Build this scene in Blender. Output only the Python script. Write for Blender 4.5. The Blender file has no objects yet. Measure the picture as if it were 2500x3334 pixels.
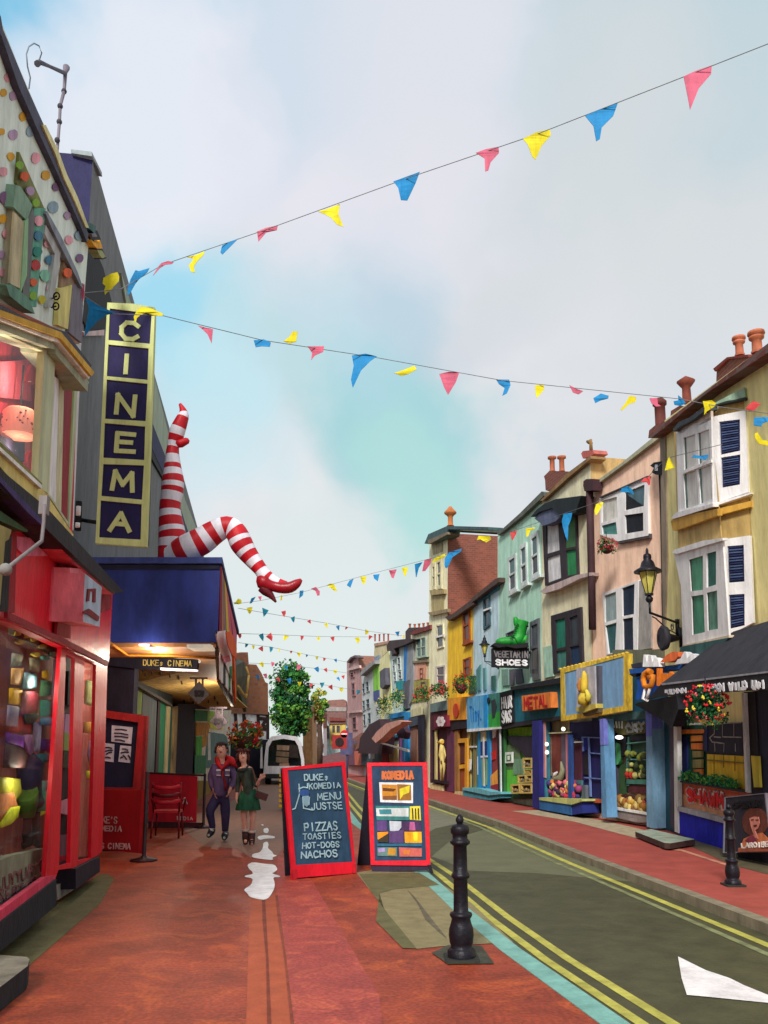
import bpy, math, random
from mathutils import Vector, Matrix
from mathutils.geometry import tessellate_polygon
random.seed(7)
COL = bpy.context.scene.collection
# ------------------------------------------------------------------ camera model (photo pixels 2500 x 3334 -> rays)
F = 2788.0; CX = 1250.0; TH = math.radians(9.0); HZ = 2423.0; CYP = HZ - F*math.tan(TH); CH = 1.7
CAM = Vector((0, 0, CH))
def ray(p):
    a = (p[0]-CX)/F; b = (CYP-p[1])/F
    return Vector((a, math.cos(TH)-b*math.sin(TH), math.sin(TH)+b*math.cos(TH)))
def gp(p, z=0.0):
    d = ray(p); t = (z-CH)/d.z; return CAM + d*t
def aty(p, Y):
    d = ray(p); return CAM + d*(Y/d.y)
class Zm:
    def __init__(s, x0, y0, k): s.x0, s.y0, s.k = x0, y0, k
    def __call__(s, *a):
        r = [(s.x0+a[i]*s.k, s.y0+a[i+1]*s.k) for i in range(0, len(a), 2)]
        return r[0] if len(r) == 1 else r
V = Zm(0, 0, 2500/1659); A = Zm(0, 0, 700/1548); B = Zm(0, 900, 700/1548); C = Zm(0, 1700, 700/1659)
D = Zm(0, 2400, 1000/1659); E = Zm(450, 1250, 600/1659); FF = Zm(750, 1900, 700/1659); G = Zm(850, 2400, 650/1659)
H = Zm(600, 2350, 350/1408); I = Zm(1300, 1600, 600/1659); J = Zm(1700, 1350, 600/1659); K = Zm(2000, 1050, 500/1659)
L = Zm(2000, 1650, 500/1580); M = Zm(1400, 2100, 700/1659); N = Zm(1950, 2200, 550/1659); O = Zm(1200, 2600, 1300/1659)
# ------------------------------------------------------------------ materials
MC = {}
def lin(c): c /= 255.0; return c/12.92 if c < .04045 else ((c+.055)/1.055)**2.4
def mat(r, g, b, rough=.75, kind='paint', var=.16, sc=5.0, k=1.0, emit=0):
    key = (r, g, b, rough, kind, var, sc, k, emit)
    if key in MC: return MC[key]
    m = bpy.data.materials.new('%s_%d_%d_%d' % (kind, r, g, b)); MC[key] = m; m.use_nodes = True
    nt = m.node_tree; nd = nt.nodes; lk = nt.links; bs = nd['Principled BSDF']
    c = [min(1, lin(v)*k) for v in (r, g, b)]
    bs.inputs['Roughness'].default_value = rough
    if kind == 'metal': bs.inputs['Metallic'].default_value = .35
    bs.inputs['Specular IOR Level'].default_value = .3
    if kind == 'glass':
        out = nd['Material Output']; tr = nd.new('ShaderNodeBsdfTransparent'); gl = nd.new('ShaderNodeBsdfGlossy')
        gl.inputs['Roughness'].default_value = .05; tr.inputs['Color'].default_value = (.93, .96, .95, 1)
        fr = nd.new('ShaderNodeMapRange'); lw = nd.new('ShaderNodeLayerWeight'); lw.inputs[0].default_value = .25; lk.new(lw.outputs['Fresnel'], fr.inputs[0]); fr.inputs[3].default_value = .03; fr.inputs[4].default_value = .08; mx = nd.new('ShaderNodeMixShader')
        lk.new(fr.outputs[0], mx.inputs[0]); lk.new(tr.outputs[0], mx.inputs[1]); lk.new(gl.outputs[0], mx.inputs[2])
        lk.new(mx.outputs[0], out.inputs['Surface']); return m
    geo = nd.new('ShaderNodeNewGeometry')
    mp = nd.new('ShaderNodeMapping'); lk.new(geo.outputs['Position'], mp.inputs[0])
    if kind == 'paint': mp.inputs['Scale'].default_value = (1, 1, .45)
    n1 = nd.new('ShaderNodeTexNoise'); n1.inputs['Scale'].default_value = sc; n1.inputs['Detail'].default_value = 6; n1.inputs['Roughness'].default_value = .65
    lk.new(mp.outputs[0], n1.inputs['Vector'])
    def mixc(fac, ca, cb, typ='MIX'):
        x = nd.new('ShaderNodeMix'); x.data_type = 'RGBA'; x.blend_type = typ
        if isinstance(fac, float): x.inputs[0].default_value = fac
        else: lk.new(fac, x.inputs[0])
        for s, v in ((6, ca), (7, cb)):
            if isinstance(v, tuple): x.inputs[s].default_value = v
            else: lk.new(v, x.inputs[s])
        return x.outputs[2]
    base = (*c, 1)
    dk = tuple(max(0, v*(1-2.0*var)) for v in c)+(1,); lt = tuple(min(1, v*(1+1.5*var)+.02*var) for v in c)+(1,)
    rmp = nd.new('ShaderNodeMapRange'); rmp.inputs[1].default_value = .3; rmp.inputs[2].default_value = .7
    lk.new(n1.outputs[0], rmp.inputs[0])
    colo = mixc(rmp.outputs[0], dk, lt)
    if kind == 'blotch':
        n3 = nd.new('ShaderNodeTexNoise'); n3.inputs['Scale'].default_value = 2.2; n3.inputs['Detail'].default_value = 9; n3.inputs['Roughness'].default_value = .72; n3.inputs['Distortion'].default_value = 1.2; lk.new(geo.outputs['Position'], n3.inputs['Vector'])
        r3 = nd.new('ShaderNodeMapRange'); r3.inputs[1].default_value = .5; r3.inputs[2].default_value = .68; lk.new(n3.outputs[0], r3.inputs[0])
        colo = mixc(r3.outputs[0], colo, (min(1, c[0]*1.5+.03), c[1]*1.75+.012, c[2]*1.3, 1))
        n4 = nd.new('ShaderNodeTexNoise'); n4.inputs['Scale'].default_value = 34; n4.inputs['Detail'].default_value = 4; lk.new(geo.outputs['Position'], n4.inputs['Vector'])
        r4 = nd.new('ShaderNodeMapRange'); r4.inputs[1].default_value = .42; r4.inputs[2].default_value = .6; r4.inputs[3].default_value = .78; r4.inputs[4].default_value = 1.12; lk.new(n4.outputs[0], r4.inputs[0])
        g4 = nd.new('ShaderNodeMix'); g4.data_type = 'RGBA'; g4.blend_type = 'MULTIPLY'; g4.inputs[0].default_value = 1; lk.new(colo, g4.inputs[6]); lk.new(r4.outputs[0], g4.inputs[7]); colo = g4.outputs[2]
    if kind == 'paint':
        m5 = nd.new('ShaderNodeMapping'); m5.inputs['Scale'].default_value = (3.2, 3.2, .3); lk.new(geo.outputs['Position'], m5.inputs[0])
        n5 = nd.new('ShaderNodeTexNoise'); n5.inputs['Scale'].default_value = 1.4; n5.inputs['Detail'].default_value = 7; n5.inputs['Roughness'].default_value = .7; lk.new(m5.outputs[0], n5.inputs['Vector'])
        r5 = nd.new('ShaderNodeMapRange'); r5.inputs[1].default_value = .36; r5.inputs[2].default_value = .56; r5.inputs[3].default_value = .8; r5.inputs[4].default_value = 1.03; lk.new(n5.outputs[0], r5.inputs[0])
        g5 = nd.new('ShaderNodeMix'); g5.data_type = 'RGBA'; g5.blend_type = 'MULTIPLY'; g5.inputs[0].default_value = 1; lk.new(colo, g5.inputs[6]); lk.new(r5.outputs[0], g5.inputs[7]); colo = g5.outputs[2]
    hgt = n1.outputs[0]
    if kind in ('brick', 'tile', 'slab'):
        br = nd.new('ShaderNodeTexBrick')
        s = {'brick': (4.4, .5, .25, .012), 'tile': (3.2, .6, .42, .04), 'slab': (1.0, .9, .45, .012)}[kind]
        br.inputs['Scale'].default_value = 1.0
        br.inputs['Brick Width'].default_value = s[1]*1.0/ (2.1 if kind == 'brick' else 1.6); br.inputs['Row Height'].default_value = s[2]/(3.1 if kind == 'brick' else 2)
        br.inputs['Mortar Size'].default_value = s[3]
        m2 = nd.new('ShaderNodeMapping')
        if kind != 'slab':
            sx = nd.new('ShaderNodeSeparateXYZ'); lk.new(geo.outputs['Position'], sx.inputs[0])
            ad = nd.new('ShaderNodeMath'); lk.new(sx.outputs[0], ad.inputs[0]); lk.new(sx.outputs[1], ad.inputs[1])
            cb = nd.new('ShaderNodeCombineXYZ'); lk.new(ad.outputs[0], cb.inputs[0]); lk.new(sx.outputs[2], cb.inputs[1])
            lk.new(cb.outputs[0], m2.inputs[0])
        else: lk.new(geo.outputs['Position'], m2.inputs[0])
        lk.new(m2.outputs[0], br.inputs['Vector'])
        lk.new(colo, br.inputs['Color1']); lk.new(mixc(.35, base, (0.01, 0.01, 0.01, 1)), br.inputs['Color2'])
        mo = tuple(min(1, v*.5+.06) for v in c)+(1,)
        br.inputs['Mortar'].default_value = mo
        colo = br.outputs[0]
    lk.new(colo, bs.inputs['Base Color'])
    bp = nd.new('ShaderNodeBump'); bp.inputs['Strength'].default_value = .25; bp.inputs['Distance'].default_value = .03
    n2 = nd.new('ShaderNodeTexNoise'); n2.inputs['Scale'].default_value = sc*5; n2.inputs['Detail'].default_value = 3
    lk.new(mp.outputs[0], n2.inputs['Vector']); lk.new(n2.outputs[0], bp.inputs['Height']); lk.new(bp.outputs[0], bs.inputs['Normal'])
    if emit:
        bs.inputs['Emission Color'].default_value = base; bs.inputs['Emission Strength'].default_value = emit
    return m
GLASS = mat(255, 255, 255, kind='glass')
BLACK = mat(22, 20, 24); WHITE = mat(228, 226, 226, var=.06); RED = mat(215, 12, 38, rough=.45, var=.08); DRED = mat(120, 20, 28); NAVY = mat(28, 26, 66)
CREAM = mat(222, 216, 160); IRON = mat(26, 24, 32, rough=.45, kind='metal')
# ------------------------------------------------------------------ planes and mesh builder
class Pl:
    def __init__(s, O_, B_, v=None):
        s.O = Vector(O_); s.u = (Vector(B_)-s.O); s.u.z = 0; s.L = s.u.length; s.u.normalize()
        s.v = Vector(v).normalized() if v is not None else Vector((0, 0, 1))
        s.n = s.u.cross(s.v).normalized()
        if s.n.dot(CAM-s.O) < 0: s.n = -s.n
    def off(s, d):
        q = Pl.__new__(Pl); q.O = s.O+s.n*d; q.u = s.u; q.v = s.v; q.n = s.n; q.L = s.L; return q
    def hit(s, p, d=0.0):
        r = ray(p); o = s.O+s.n*d
        t = (o-CAM).dot(s.n)/r.dot(s.n); return CAM+r*t
    def w(s, a, b, d=0.0): return s.O+s.u*a+s.v*b+s.n*d
    def uv(s, P): q = P-s.O; return q.dot(s.u), q.dot(s.v)
OFFS = {}
def tag(o, label, cat, group=None, kind=None):
    if label: o['label'] = label
    if cat: o['category'] = cat
    if group: o['group'] = group
    if kind: o['kind'] = kind
    return o
def thing(name, label, cat, loc=(0, 0, 0), group=None):
    o = bpy.data.objects.new(name, None); COL.objects.link(o); o.location = loc; o.empty_display_size = .2
    OFFS[o.name] = Vector(loc); return tag(o, label, cat, group)
class MB:
    def __init__(s): s.k = 0; s.v = []; s.f = []; s.m = []; s.mats = []; s.sm = []
    def mi(s, m):
        if m not in s.mats: s.mats.append(m)
        return s.mats.index(m)
    def face(s, pts, m, smooth=False):
        b = len(s.v); s.v += [Vector(p) for p in pts]; s.f.append(list(range(b, b+len(pts)))); s.m.append(s.mi(m)); s.sm.append(smooth)
    def mesh(s, vs, fs, m, smooth=False):
        b = len(s.v); s.v += [Vector(p) for p in vs]; k = s.mi(m)
        for f in fs: s.f.append([b+i for i in f]); s.m.append(k); s.sm.append(smooth)
    def prism(s, front, n, th, m, holes=(), mside=None):
        """front: world pts, extruded by -n*th; optional holes"""
        ls = [list(front)]+[list(h) for h in holes]
        flat = [p for l in ls for p in l]; N_ = len(flat)
        if holes or len(front) > 4: fs = [tuple(t) for t in tessellate_polygon(ls)]
        else: fs = [tuple(range(len(front)))]
        back = [p-n*th for p in flat]
        vs = flat+back; faces = [tuple(f) for f in fs]+[tuple(i+N_ for i in reversed(f)) for f in fs]
        s.mesh(vs, faces, m)
        sd = []; b = 0
        for l in ls:
            k = len(l)
            for i in range(k): sd.append((b+i, b+i+N_, b+(i+1) % k+N_, b+(i+1) % k))
            b += k
        s.mesh(vs, sd, mside or m)
        return s
    def poly(s, pl, pts, m, d=0.0, th=.05, holes=(), mside=None):
        s.k += 1; d += s.k*.0007
        return s.prism([pl.hit(p, d) for p in pts], pl.n, th, m, [[pl.hit(p, d) for p in h] for h in holes], mside)
    def box(s, c, sz, m, rz=0, R=None):
        x, y, z = sz[0]/2, sz[1]/2, sz[2]/2
        R = R or Matrix.Rotation(rz, 3, 'Z'); c = Vector(c)
        vs = [c+R@Vector((i*x, j*y, k*z)) for i in (-1, 1) for j in (-1, 1) for k in (-1, 1)]
        s.mesh(vs, [(0, 1, 3, 2), (4, 6, 7, 5), (0, 4, 5, 1), (2, 3, 7, 6), (0, 2, 6, 4), (1, 5, 7, 3)], m); return s
    def obox(s, c, ux, uy, uz, sz, m):
        return s.box(c, sz, m, R=Matrix((ux, uy, uz)).transposed())
    def tube(s, pts, rad, m, n=8, cap=True, matf=None, flat=1.0, fdir=None):
        pts = [Vector(p) for p in pts]
        if not hasattr(rad, '__len__'): rad = [rad]*len(pts)
        rings = []; up = Vector((0, 0, 1)); prev = None
        for i, p in enumerate(pts):
            t = (pts[min(i+1, len(pts)-1)]-pts[max(i-1, 0)])
            if t.length < 1e-9: t = Vector((0, 0, 1))
            t.normalize()
            a = prev if prev is not None else (Vector((0, 1, 0)) if abs(t.y) < .9 else Vector((1, 0, 0)))
            a = (a-t*a.dot(t)).normalized(); prev = a; b = t.cross(a)
            rings.append([p+(a*math.cos(q)*flat+b*math.sin(q))*rad[i] for q in [2*math.pi*j/n for j in range(n)]])
        vs = [p for r in rings for p in r]
        for i in range(len(pts)-1):
            fs = [(i*n+j, i*n+(j+1) % n, (i+1)*n+(j+1) % n, (i+1)*n+j) for j in range(n)]
            b0 = len(s.v)
            if matf is None: continue
        b0 = len(s.v); s.v += vs
        for i in range(len(pts)-1):
            k = s.mi(matf(i) if matf else m)
            for j in range(n):
                s.f.append([b0+i*n+j, b0+i*n+(j+1) % n, b0+(i+1)*n+(j+1) % n, b0+(i+1)*n+j]); s.m.append(k); s.sm.append(True)
        if cap:
            s.f.append([b0+j for j in reversed(range(n))]); s.m.append(s.mi(matf(0) if matf else m)); s.sm.append(False)
            s.f.append([b0+(len(pts)-1)*n+j for j in range(n)]); s.m.append(s.mi(matf(len(pts)-2) if matf else m)); s.sm.append(False)
        return s
    def lathe(s, c, prof, m, n=20, matf=None, smooth=True):
        c = Vector(c); b0 = len(s.v)
        for r, z in prof:
            s.v += [c+Vector((r*math.cos(2*math.pi*j/n), r*math.sin(2*math.pi*j/n), z)) for j in range(n)]
        for i in range(len(prof)-1):
            k = s.mi(matf(i) if matf else m)
            for j in range(n):
                s.f.append([b0+i*n+j, b0+i*n+(j+1) % n, b0+(i+1)*n+(j+1) % n, b0+(i+1)*n+j]); s.m.append(k); s.sm.append(smooth)
        for e in (0, len(prof)-1):
            if prof[e][0] > 1e-4:
                s.f.append([b0+e*n+j for j in range(n)]); s.m.append(s.mi(m)); s.sm.append(False)
        return s
    def ball(s, c, r, m, n=12, sc=(1, 1, 1)):
        c = Vector(c); k = n//2; b0 = len(s.v)
        for i in range(k+1):
            a = math.pi*i/k
            s.v += [c+Vector((r*sc[0]*math.sin(a)*math.cos(2*math.pi*j/n), r*sc[1]*math.sin(a)*math.sin(2*math.pi*j/n), r*sc[2]*math.cos(a))) for j in range(n)]
        q = s.mi(m)
        for i in range(k):
            for j in range(n):
                s.f.append([b0+i*n+j, b0+(i+1)*n+j, b0+(i+1)*n+(j+1) % n, b0+i*n+(j+1) % n]); s.m.append(q); s.sm.append(True)
        return s
    def build(s, name, parent=None, label=None, cat=None, group=None, kind=None):
        me = bpy.data.meshes.new(name)
        base = None
        q = parent
        if parent is not None: base = OFFS.get(parent.name, Vector((0, 0, 0)))
        if base is None:
            if not s.v: base = Vector((0, 0, 0))
            else:
                mn = Vector((min(v.x for v in s.v), min(v.y for v in s.v), min(v.z for v in s.v))); mx = Vector((max(v.x for v in s.v), max(v.y for v in s.v), max(v.z for v in s.v)))
                base = Vector(((mn.x+mx.x)/2, (mn.y+mx.y)/2, mn.z)) if kind != 'structure' else Vector((0, 0, 0))
        me.from_pydata([tuple(v-base) for v in s.v], [], s.f)
        for m in s.mats: me.materials.append(m)
        me.polygons.foreach_set('material_index', s.m); me.polygons.foreach_set('use_smooth', s.sm)
        me.update()
        o = bpy.data.objects.new(name, me); COL.objects.link(o)
        if parent is not None: o.parent = parent
        else: o.location = base
        OFFS[o.name] = base
        return tag(o, label, cat, group, kind)
def lerp(a, b, t): return (a[0]+(b[0]-a[0])*t, a[1]+(b[1]-a[1])*t)
def bil(q, s_, t_):   # q: TL TR BR BL ; s across, t down
    return lerp(lerp(q[0], q[1], s_), lerp(q[3], q[2], s_), t_)
def sub(q, a, b, c, d): return [bil(q, a, c), bil(q, b, c), bil(q, b, d), bil(q, a, d)]
def window(pl, outer, panes, parent, fm=WHITE, d=.06, rec=.05, sill=None, name='window', hood=None):
    """frame with holes standing proud of the wall, panes set back inside it"""
    w = MB().poly(pl, outer, fm, d, d+.01, holes=[q for q, _ in panes]).build(name, parent)
    if panes:
        g = MB()
        for q, m in panes: g.poly(pl, q, m, d-rec+.01, .01)
        g.build('pane', w)
    if sill:
        MB().poly(pl, sill, fm, d+.08, d+.1).build('sill', w)
    return w
def sash(pl, q, parent, fm=WHITE, pm=None, nx=1, ny=2, fw=.12, d=.06, sill=True, pms=None):
    """simple sash window from its outer pixel quad"""
    pm = pm or mat(40, 52, 70, rough=.15); ps = []
    fx = fw; fy = fw*.6
    for j in range(ny):
        for i in range(nx):
            a = fx+(1-2*fx)*i/nx+(.03 if i else 0); b = fx+(1-2*fx)*(i+1)/nx-(.03 if i < nx-1 else 0)
            c = fy+(1-2*fy)*j/ny+(.025 if j else 0); e = fy+(1-2*fy)*(j+1)/ny-(.025 if j < ny-1 else 0)
            ps.append((sub(q, a, b, c, e), pms[(j*nx+i) % len(pms)] if pms else pm))
    sl = [bil(q, -.08, .99), bil(q, 1.08, .99), bil(q, 1.08, 1.05), bil(q, -.08, 1.05)] if sill else None
    return window(pl, q, ps, parent, fm, d, .05, sl)
# ------------------------------------------------------------------ brush-stroke lettering
ST = {'A': '0,0 .5,1 1,0|.2,.38 .8,.38', 'B': '0,0 0,1 .7,1 .85,.78 .7,.54 0,.54|.7,.54 .95,.3 .75,0 0,0', 'C': '.95,.82 .7,1 .3,1 .05,.7 .05,.3 .3,0 .7,0 .95,.18',
 'D': '0,0 0,1 .6,1 .95,.7 .95,.3 .6,0 0,0', 'E': '.9,1 0,1 0,0 .9,0|0,.52 .75,.52', 'F': '.9,1 0,1 0,0|0,.52 .7,.52', 'G': '.95,.82 .7,1 .3,1 .05,.7 .05,.3 .3,0 .75,0 .95,.2 .95,.45 .55,.45',
 'H': '0,0 0,1|1,0 1,1|0,.5 1,.5', 'I': '.5,0 .5,1', 'J': '.8,1 .8,.25 .55,0 .25,0 .05,.25', 'K': '0,0 0,1|.9,1 0,.42|.3,.6 .95,0', 'L': '0,1 0,0 .85,0', 'M': '0,0 .1,1 .5,.3 .9,1 1,0',
 'N': '0,0 0,1 1,0 1,1', 'O': '.5,1 .15,.85 0,.5 .15,.15 .5,0 .85,.15 1,.5 .85,.85 .5,1', 'P': '0,0 0,1 .7,1 .92,.75 .7,.48 0,.48', 'R': '0,0 0,1 .7,1 .9,.77 .7,.52 0,.52|.45,.52 .95,0',
 'S': '.92,.85 .65,1 .3,1 .07,.77 .3,.55 .7,.46 .93,.23 .7,0 .3,0 .05,.17', 'T': '0,1 1,1|.5,1 .5,0', 'U': '0,1 0,.25 .25,0 .75,0 1,.25 1,1', 'V': '0,1 .5,0 1,1', 'W': '0,1 .25,0 .5,.7 .75,0 1,1',
 'X': '0,0 1,1|0,1 1,0', 'Y': '0,1 .5,.5 1,1|.5,.5 .5,0', 'Z': '0,1 1,1 0,0 1,0', '-': '.2,.5 .8,.5', '.': '.4,0 .5,.06', "'": '.5,1 .45,.75', ' ': '',
 'i': '.5,0 .5,.6|.5,.8 .5,.86', 'n': '.1,0 .1,.62|.1,.45 .45,.64 .8,.5 .8,0', 'y': '.1,.6 .5,.1|.9,.6 .3,-.35', 's': '.8,.5 .5,.62 .25,.5 .7,.2 .5,0 .2,.1', 'l': '.5,1 .5,0', 'c': '.85,.5 .5,.62 .2,.4 .25,.1 .6,0 .85,.12', 'u': '.1,.6 .15,.1 .5,0 .85,.2|.85,.6 .85,0'}
def strokes(mb, pl, segs, wth, m, d, th=.012):
    for ln in segs:
        P = [pl.hit(p, d) for p in ln]
        for a, b in zip(P[:-1], P[1:]):
            t = b-a
            if t.length < 1e-6: continue
            mb.k += 1; dz = pl.n*mb.k*.0005; a = a+dz; b = b+dz
            t.normalize(); sd = pl.n.cross(t)*wth/2; e = t*wth*.38
            mb.prism([a-e-sd, b+e-sd, b+e+sd, a-e+sd], pl.n, th, m)
def text(pl, q, s, m, d, wth=.03, jit=.0, parent=None, name='lettering', mb=None, kern=.28, th=.012):
    """letters fill the pixel quad q (TL TR BR BL)"""
    own = mb is None; mb = mb or MB(); n = len(s); cw = 1.0/(n*(1+kern)-kern)
    for i, ch in enumerate(s):
        x0 = i*cw*(1+kern)
        for ln in ST.get(ch, '').split('|'):
            pts = []
            for tk in ln.split():
                a, b = map(float, tk.split(','))
                a += random.uniform(-jit, jit); b += random.uniform(-jit, jit)
                pts.append(bil(q, x0+a*cw, 1-b))
            if len(pts) > 1: strokes(mb, pl, [pts], wth, m, d, th)
    if own: return mb.build(name, parent)
def chaikin(P, n=2):
    for _ in range(n):
        Q = []
        for i in range(len(P)): a, b = P[i], P[(i+1) % len(P)]; Q += [a+(b-a)*.22, a+(b-a)*.78]
        P = Q
    return P
def circ(c, rx, ry=None, n=10, j=.0):
    ry = ry or rx
    return [(c[0]+rx*math.cos(2*math.pi*i/n)*(1+random.uniform(-j, j)), c[1]+ry*math.sin(2*math.pi*i/n)*(1+random.uniform(-j, j))) for i in range(n)]
def leafball(mb, c, rad, n, mats, size, sq=1.0, holes=0):
    c = Vector(c)
    for i in range(n):
        d = Vector((random.gauss(0, 1), random.gauss(0, 1), random.gauss(0, 1))).normalized()
        r = random.random()**.45
        p = c+Vector((d.x*rad[0], d.y*rad[1], d.z*rad[2]))*r
        a = Vector((random.gauss(0, 1), random.gauss(0, 1), random.gauss(0, 1))).normalized(); b = a.orthogonal().normalized()
        t = a.cross(b); s_ = size*random.uniform(.6, 1.3)
        mb.face([p-b*s_*.5, p+t*s_*.35*sq, p+b*s_*.5, p-t*s_*.35*sq], random.choice(mats))
G1 = mat(34, 98, 48, kind='leaf'); G2 = mat(60, 130, 50, kind='leaf'); G3 = mat(22, 74, 46, kind='leaf'); G4 = mat(105, 160, 60, kind='leaf')
FR = mat(205, 30, 40, kind='leaf'); FP = mat(215, 85, 95, kind='leaf'); FY = mat(225, 205, 60, kind='leaf'); FO = mat(225, 130, 60, kind='leaf')
def basket(P, r, label, flowers, bowl=True, h=None, name='flower_basket', leafs=(G1, G2, G3), n=None, nb=46, cat='flower basket', group='flower baskets on the shop fronts', hang=.6):
    P = Vector(P); t = thing(name, label, cat, P, group)
    h = (h or r*.8)*.62; r = r*.58; n = (n or 260)
    m = MB()
    for i in range(14):
        d = Vector((random.gauss(0, 1), random.gauss(0, 1), random.gauss(0, 1))).normalized(); c = P+Vector((0, 0, h*.3))+Vector((d.x*r*.62, d.y*r*.5, d.z*h*.62))
        leafball(m, c, (r*.42, r*.38, h*.4), n//9, leafs, r*.2)
    for i in range(26):
        a = random.uniform(0, 6.28); c = P+Vector((math.cos(a)*r*.9, math.sin(a)*r*.6, -h*random.uniform(.2, .9))); leafball(m, c, (r*.12, r*.1, h*.25), 6, leafs, r*.16)
    m.build('foliage', t)
    m = MB()
    for i in range(nb):
        d = Vector((random.gauss(0, 1), -abs(random.gauss(0, .9)), random.gauss(0, 1))).normalized(); c = P+Vector((0, 0, h*.3))+Vector((d.x*r*1.0, d.y*r*.85, d.z*h*1.0)); fm = random.choice(flowers); q = r*random.uniform(.035, .07)
        for _ in range(4): m.ball(c+Vector((random.gauss(0, 1), random.gauss(0, 1), random.gauss(0, 1)))*q*.8, q, fm, 5)
    m.build('blossoms', t)
    m = MB()
    if bowl:
        m.lathe(P+Vector((0, 0, -h*1.0)), [(0.01, 0), (r*.3, h*.08), (r*.62, h*.5), (r*.72, h*1.05), (r*.66, h*1.05)], mat(70, 40, 32, kind='wicker'), 12)
        m.build('bowl', t)
    m = MB().tube([P+Vector((0, 0, h*.5)), P+Vector((0, 0, h+hang*.3)), P+Vector((.0, .05, h+hang*.35))], .01, IRON, 5)
    m.build('hanging_wire', t)
    return t
# ================================================================== GROUND
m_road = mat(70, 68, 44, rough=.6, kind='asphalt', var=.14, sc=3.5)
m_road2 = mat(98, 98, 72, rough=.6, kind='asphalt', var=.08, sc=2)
m_red = mat(144, 57, 34, rough=.6, kind='blotch', var=.2, sc=1.6)
m_redp = mat(156, 64, 56, rough=.6, kind='blotch', var=.08, sc=3.0)
m_pinkp = mat(154, 68, 58, rough=.7, kind='paving', var=.12, sc=2.0)
m_teal = mat(118, 168, 158, rough=.7, var=.1)
m_kerb = mat(128, 118, 98, rough=.8)
m_yel = mat(176, 170, 78, rough=.7, var=.15)
def flat(name, pts, z, m, th=None, kind='structure'):
    W = [gp(p, z) if not isinstance(p, Vector) else Vector((p.x, p.y, z)) for p in pts]
    mb = MB()
    if th: mb.prism(W, Vector((0, 0, 1)), th, m)
    else:
        fs = tessellate_polygon([W]); mb.mesh(W, [tuple(f) for f in fs], m)
    return mb.build(name, kind=kind)
g = MB(); g.face([(-600, -30, -.13), (600, -30, -.13), (600, 900, -.13), (-600, 900, -.13)], mat(96, 92, 80, rough=.9, kind='earth', sc=.4)); g.build('ground', kind='structure')
KR = V(2300, 2236, 1659, 1996, 1264, 1850, 1077, 1776, 926, 1728, 806, 1702, 752, 1683)
KL = V(1600, 2400, 1348, 2209, 1118, 2050, 1009, 1964, 915, 1879, 840, 1824, 775, 1778, 742, 1735, 722, 1702, 712, 1681)
RZ = -.10
def W2(l, z=0.0): return [gp(p, z) for p in l]
def strip(name, line, w0, w1, z, m, th=None, kind='structure'):
    """ribbon following a ground polyline between side offsets w0..w1 (metres, + = to the right)"""
    P = line; out0 = []; out1 = []
    for i, p in enumerate(P):
        t = (P[min(i+1, len(P)-1)]-P[max(i-1, 0)]).normalized(); s_ = Vector((t.y, -t.x, 0))
        a = p+s_*w0; b = p+s_*w1; a.z = z; b.z = z; out0.append(a); out1.append(b)
    mb = MB(); pts = out0+out1[::-1]; n = len(P)
    for i in range(n-1):
        q = [out0[i], out0[i+1], out1[i+1], out1[i]]
        if th: mb.prism(q, Vector((0, 0, 1)), th, m)
        else: mb.face(q, m)
    return mb.build(name, kind=kind)
kl = W2(KL); kr = W2(KR)
near = Vector((6.5, -4, 0)); 
klx = [Vector((4.6, .5, 0))]+kl[0:]; krx = [Vector((6.2, 1.0, 0))]+kr
klx = [p for p in klx if p.y > .4]
far = Vector((-6.5, 90, 0))
klx += [Vector((-8.2, 90, 0)), Vector((-16, 140, 0))]; krx += [Vector((-3.4, 62, 0)), Vector((-3.4, 90, 0)), Vector((-9, 140, 0))]
def bridge(name, a, b, z, m, th=None):
    pts = [Vector((p.x, p.y, z)) for p in a]+[Vector((p.x, p.y, z)) for p in b[::-1]]
    mb = MB(); fs = tessellate_polygon([pts])
    if th: mb.prism(pts, Vector((0, 0, 1)), th, m)
    else: mb.mesh(pts, [tuple(f) for f in fs], m)
    return mb.build(name, kind='structure')
bridge('road', klx, krx, RZ, m_road)
bridge('pavement', [Vector((-14, -3, 0)), Vector((-14, 90, 0))], [Vector((4.6, -3, 0))]+klx[:-1], 0, m_red, .12)
bridge('pavement_opposite', [Vector((7.6, -3, 0))]+krx[:-1], [Vector((16, -3, 0)), Vector((16, 90, 0))], 0, m_pinkp, .12)
strip('kerb', klx[:-2], -.16, .02, .006, m_teal, .11)
strip('kerb_opposite', krx[:-2], -.02, .14, .006, m_kerb, .11)
strip('yellow_line', klx[:-2], .20, .29, RZ+.004, m_yel)
strip('yellow_line', klx[:-2], .40, .49, RZ+.004, m_yel)
strip('yellow_line_opposite', krx[:-2], -.30, -.20, RZ+.004, m_yel)
strip('yellow_line_opposite', krx[:-2], -.48, -.40, RZ+.004, mat(120, 124, 84, var=.2))
# lighter far carriageway patches
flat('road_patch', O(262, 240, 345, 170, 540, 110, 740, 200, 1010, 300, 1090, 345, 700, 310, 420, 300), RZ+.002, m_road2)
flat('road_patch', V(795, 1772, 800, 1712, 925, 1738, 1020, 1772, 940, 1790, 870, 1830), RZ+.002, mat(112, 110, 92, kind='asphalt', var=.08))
flat('road_arrow', O(1285, 655, 1400, 712, 1500, 745, 1560, 775, 1659, 815, 1780, 850, 1659, 848, 1500, 832, 1400, 822, 1322, 815, 1300, 745), RZ+.006, mat(222, 216, 216, var=.06))
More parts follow.
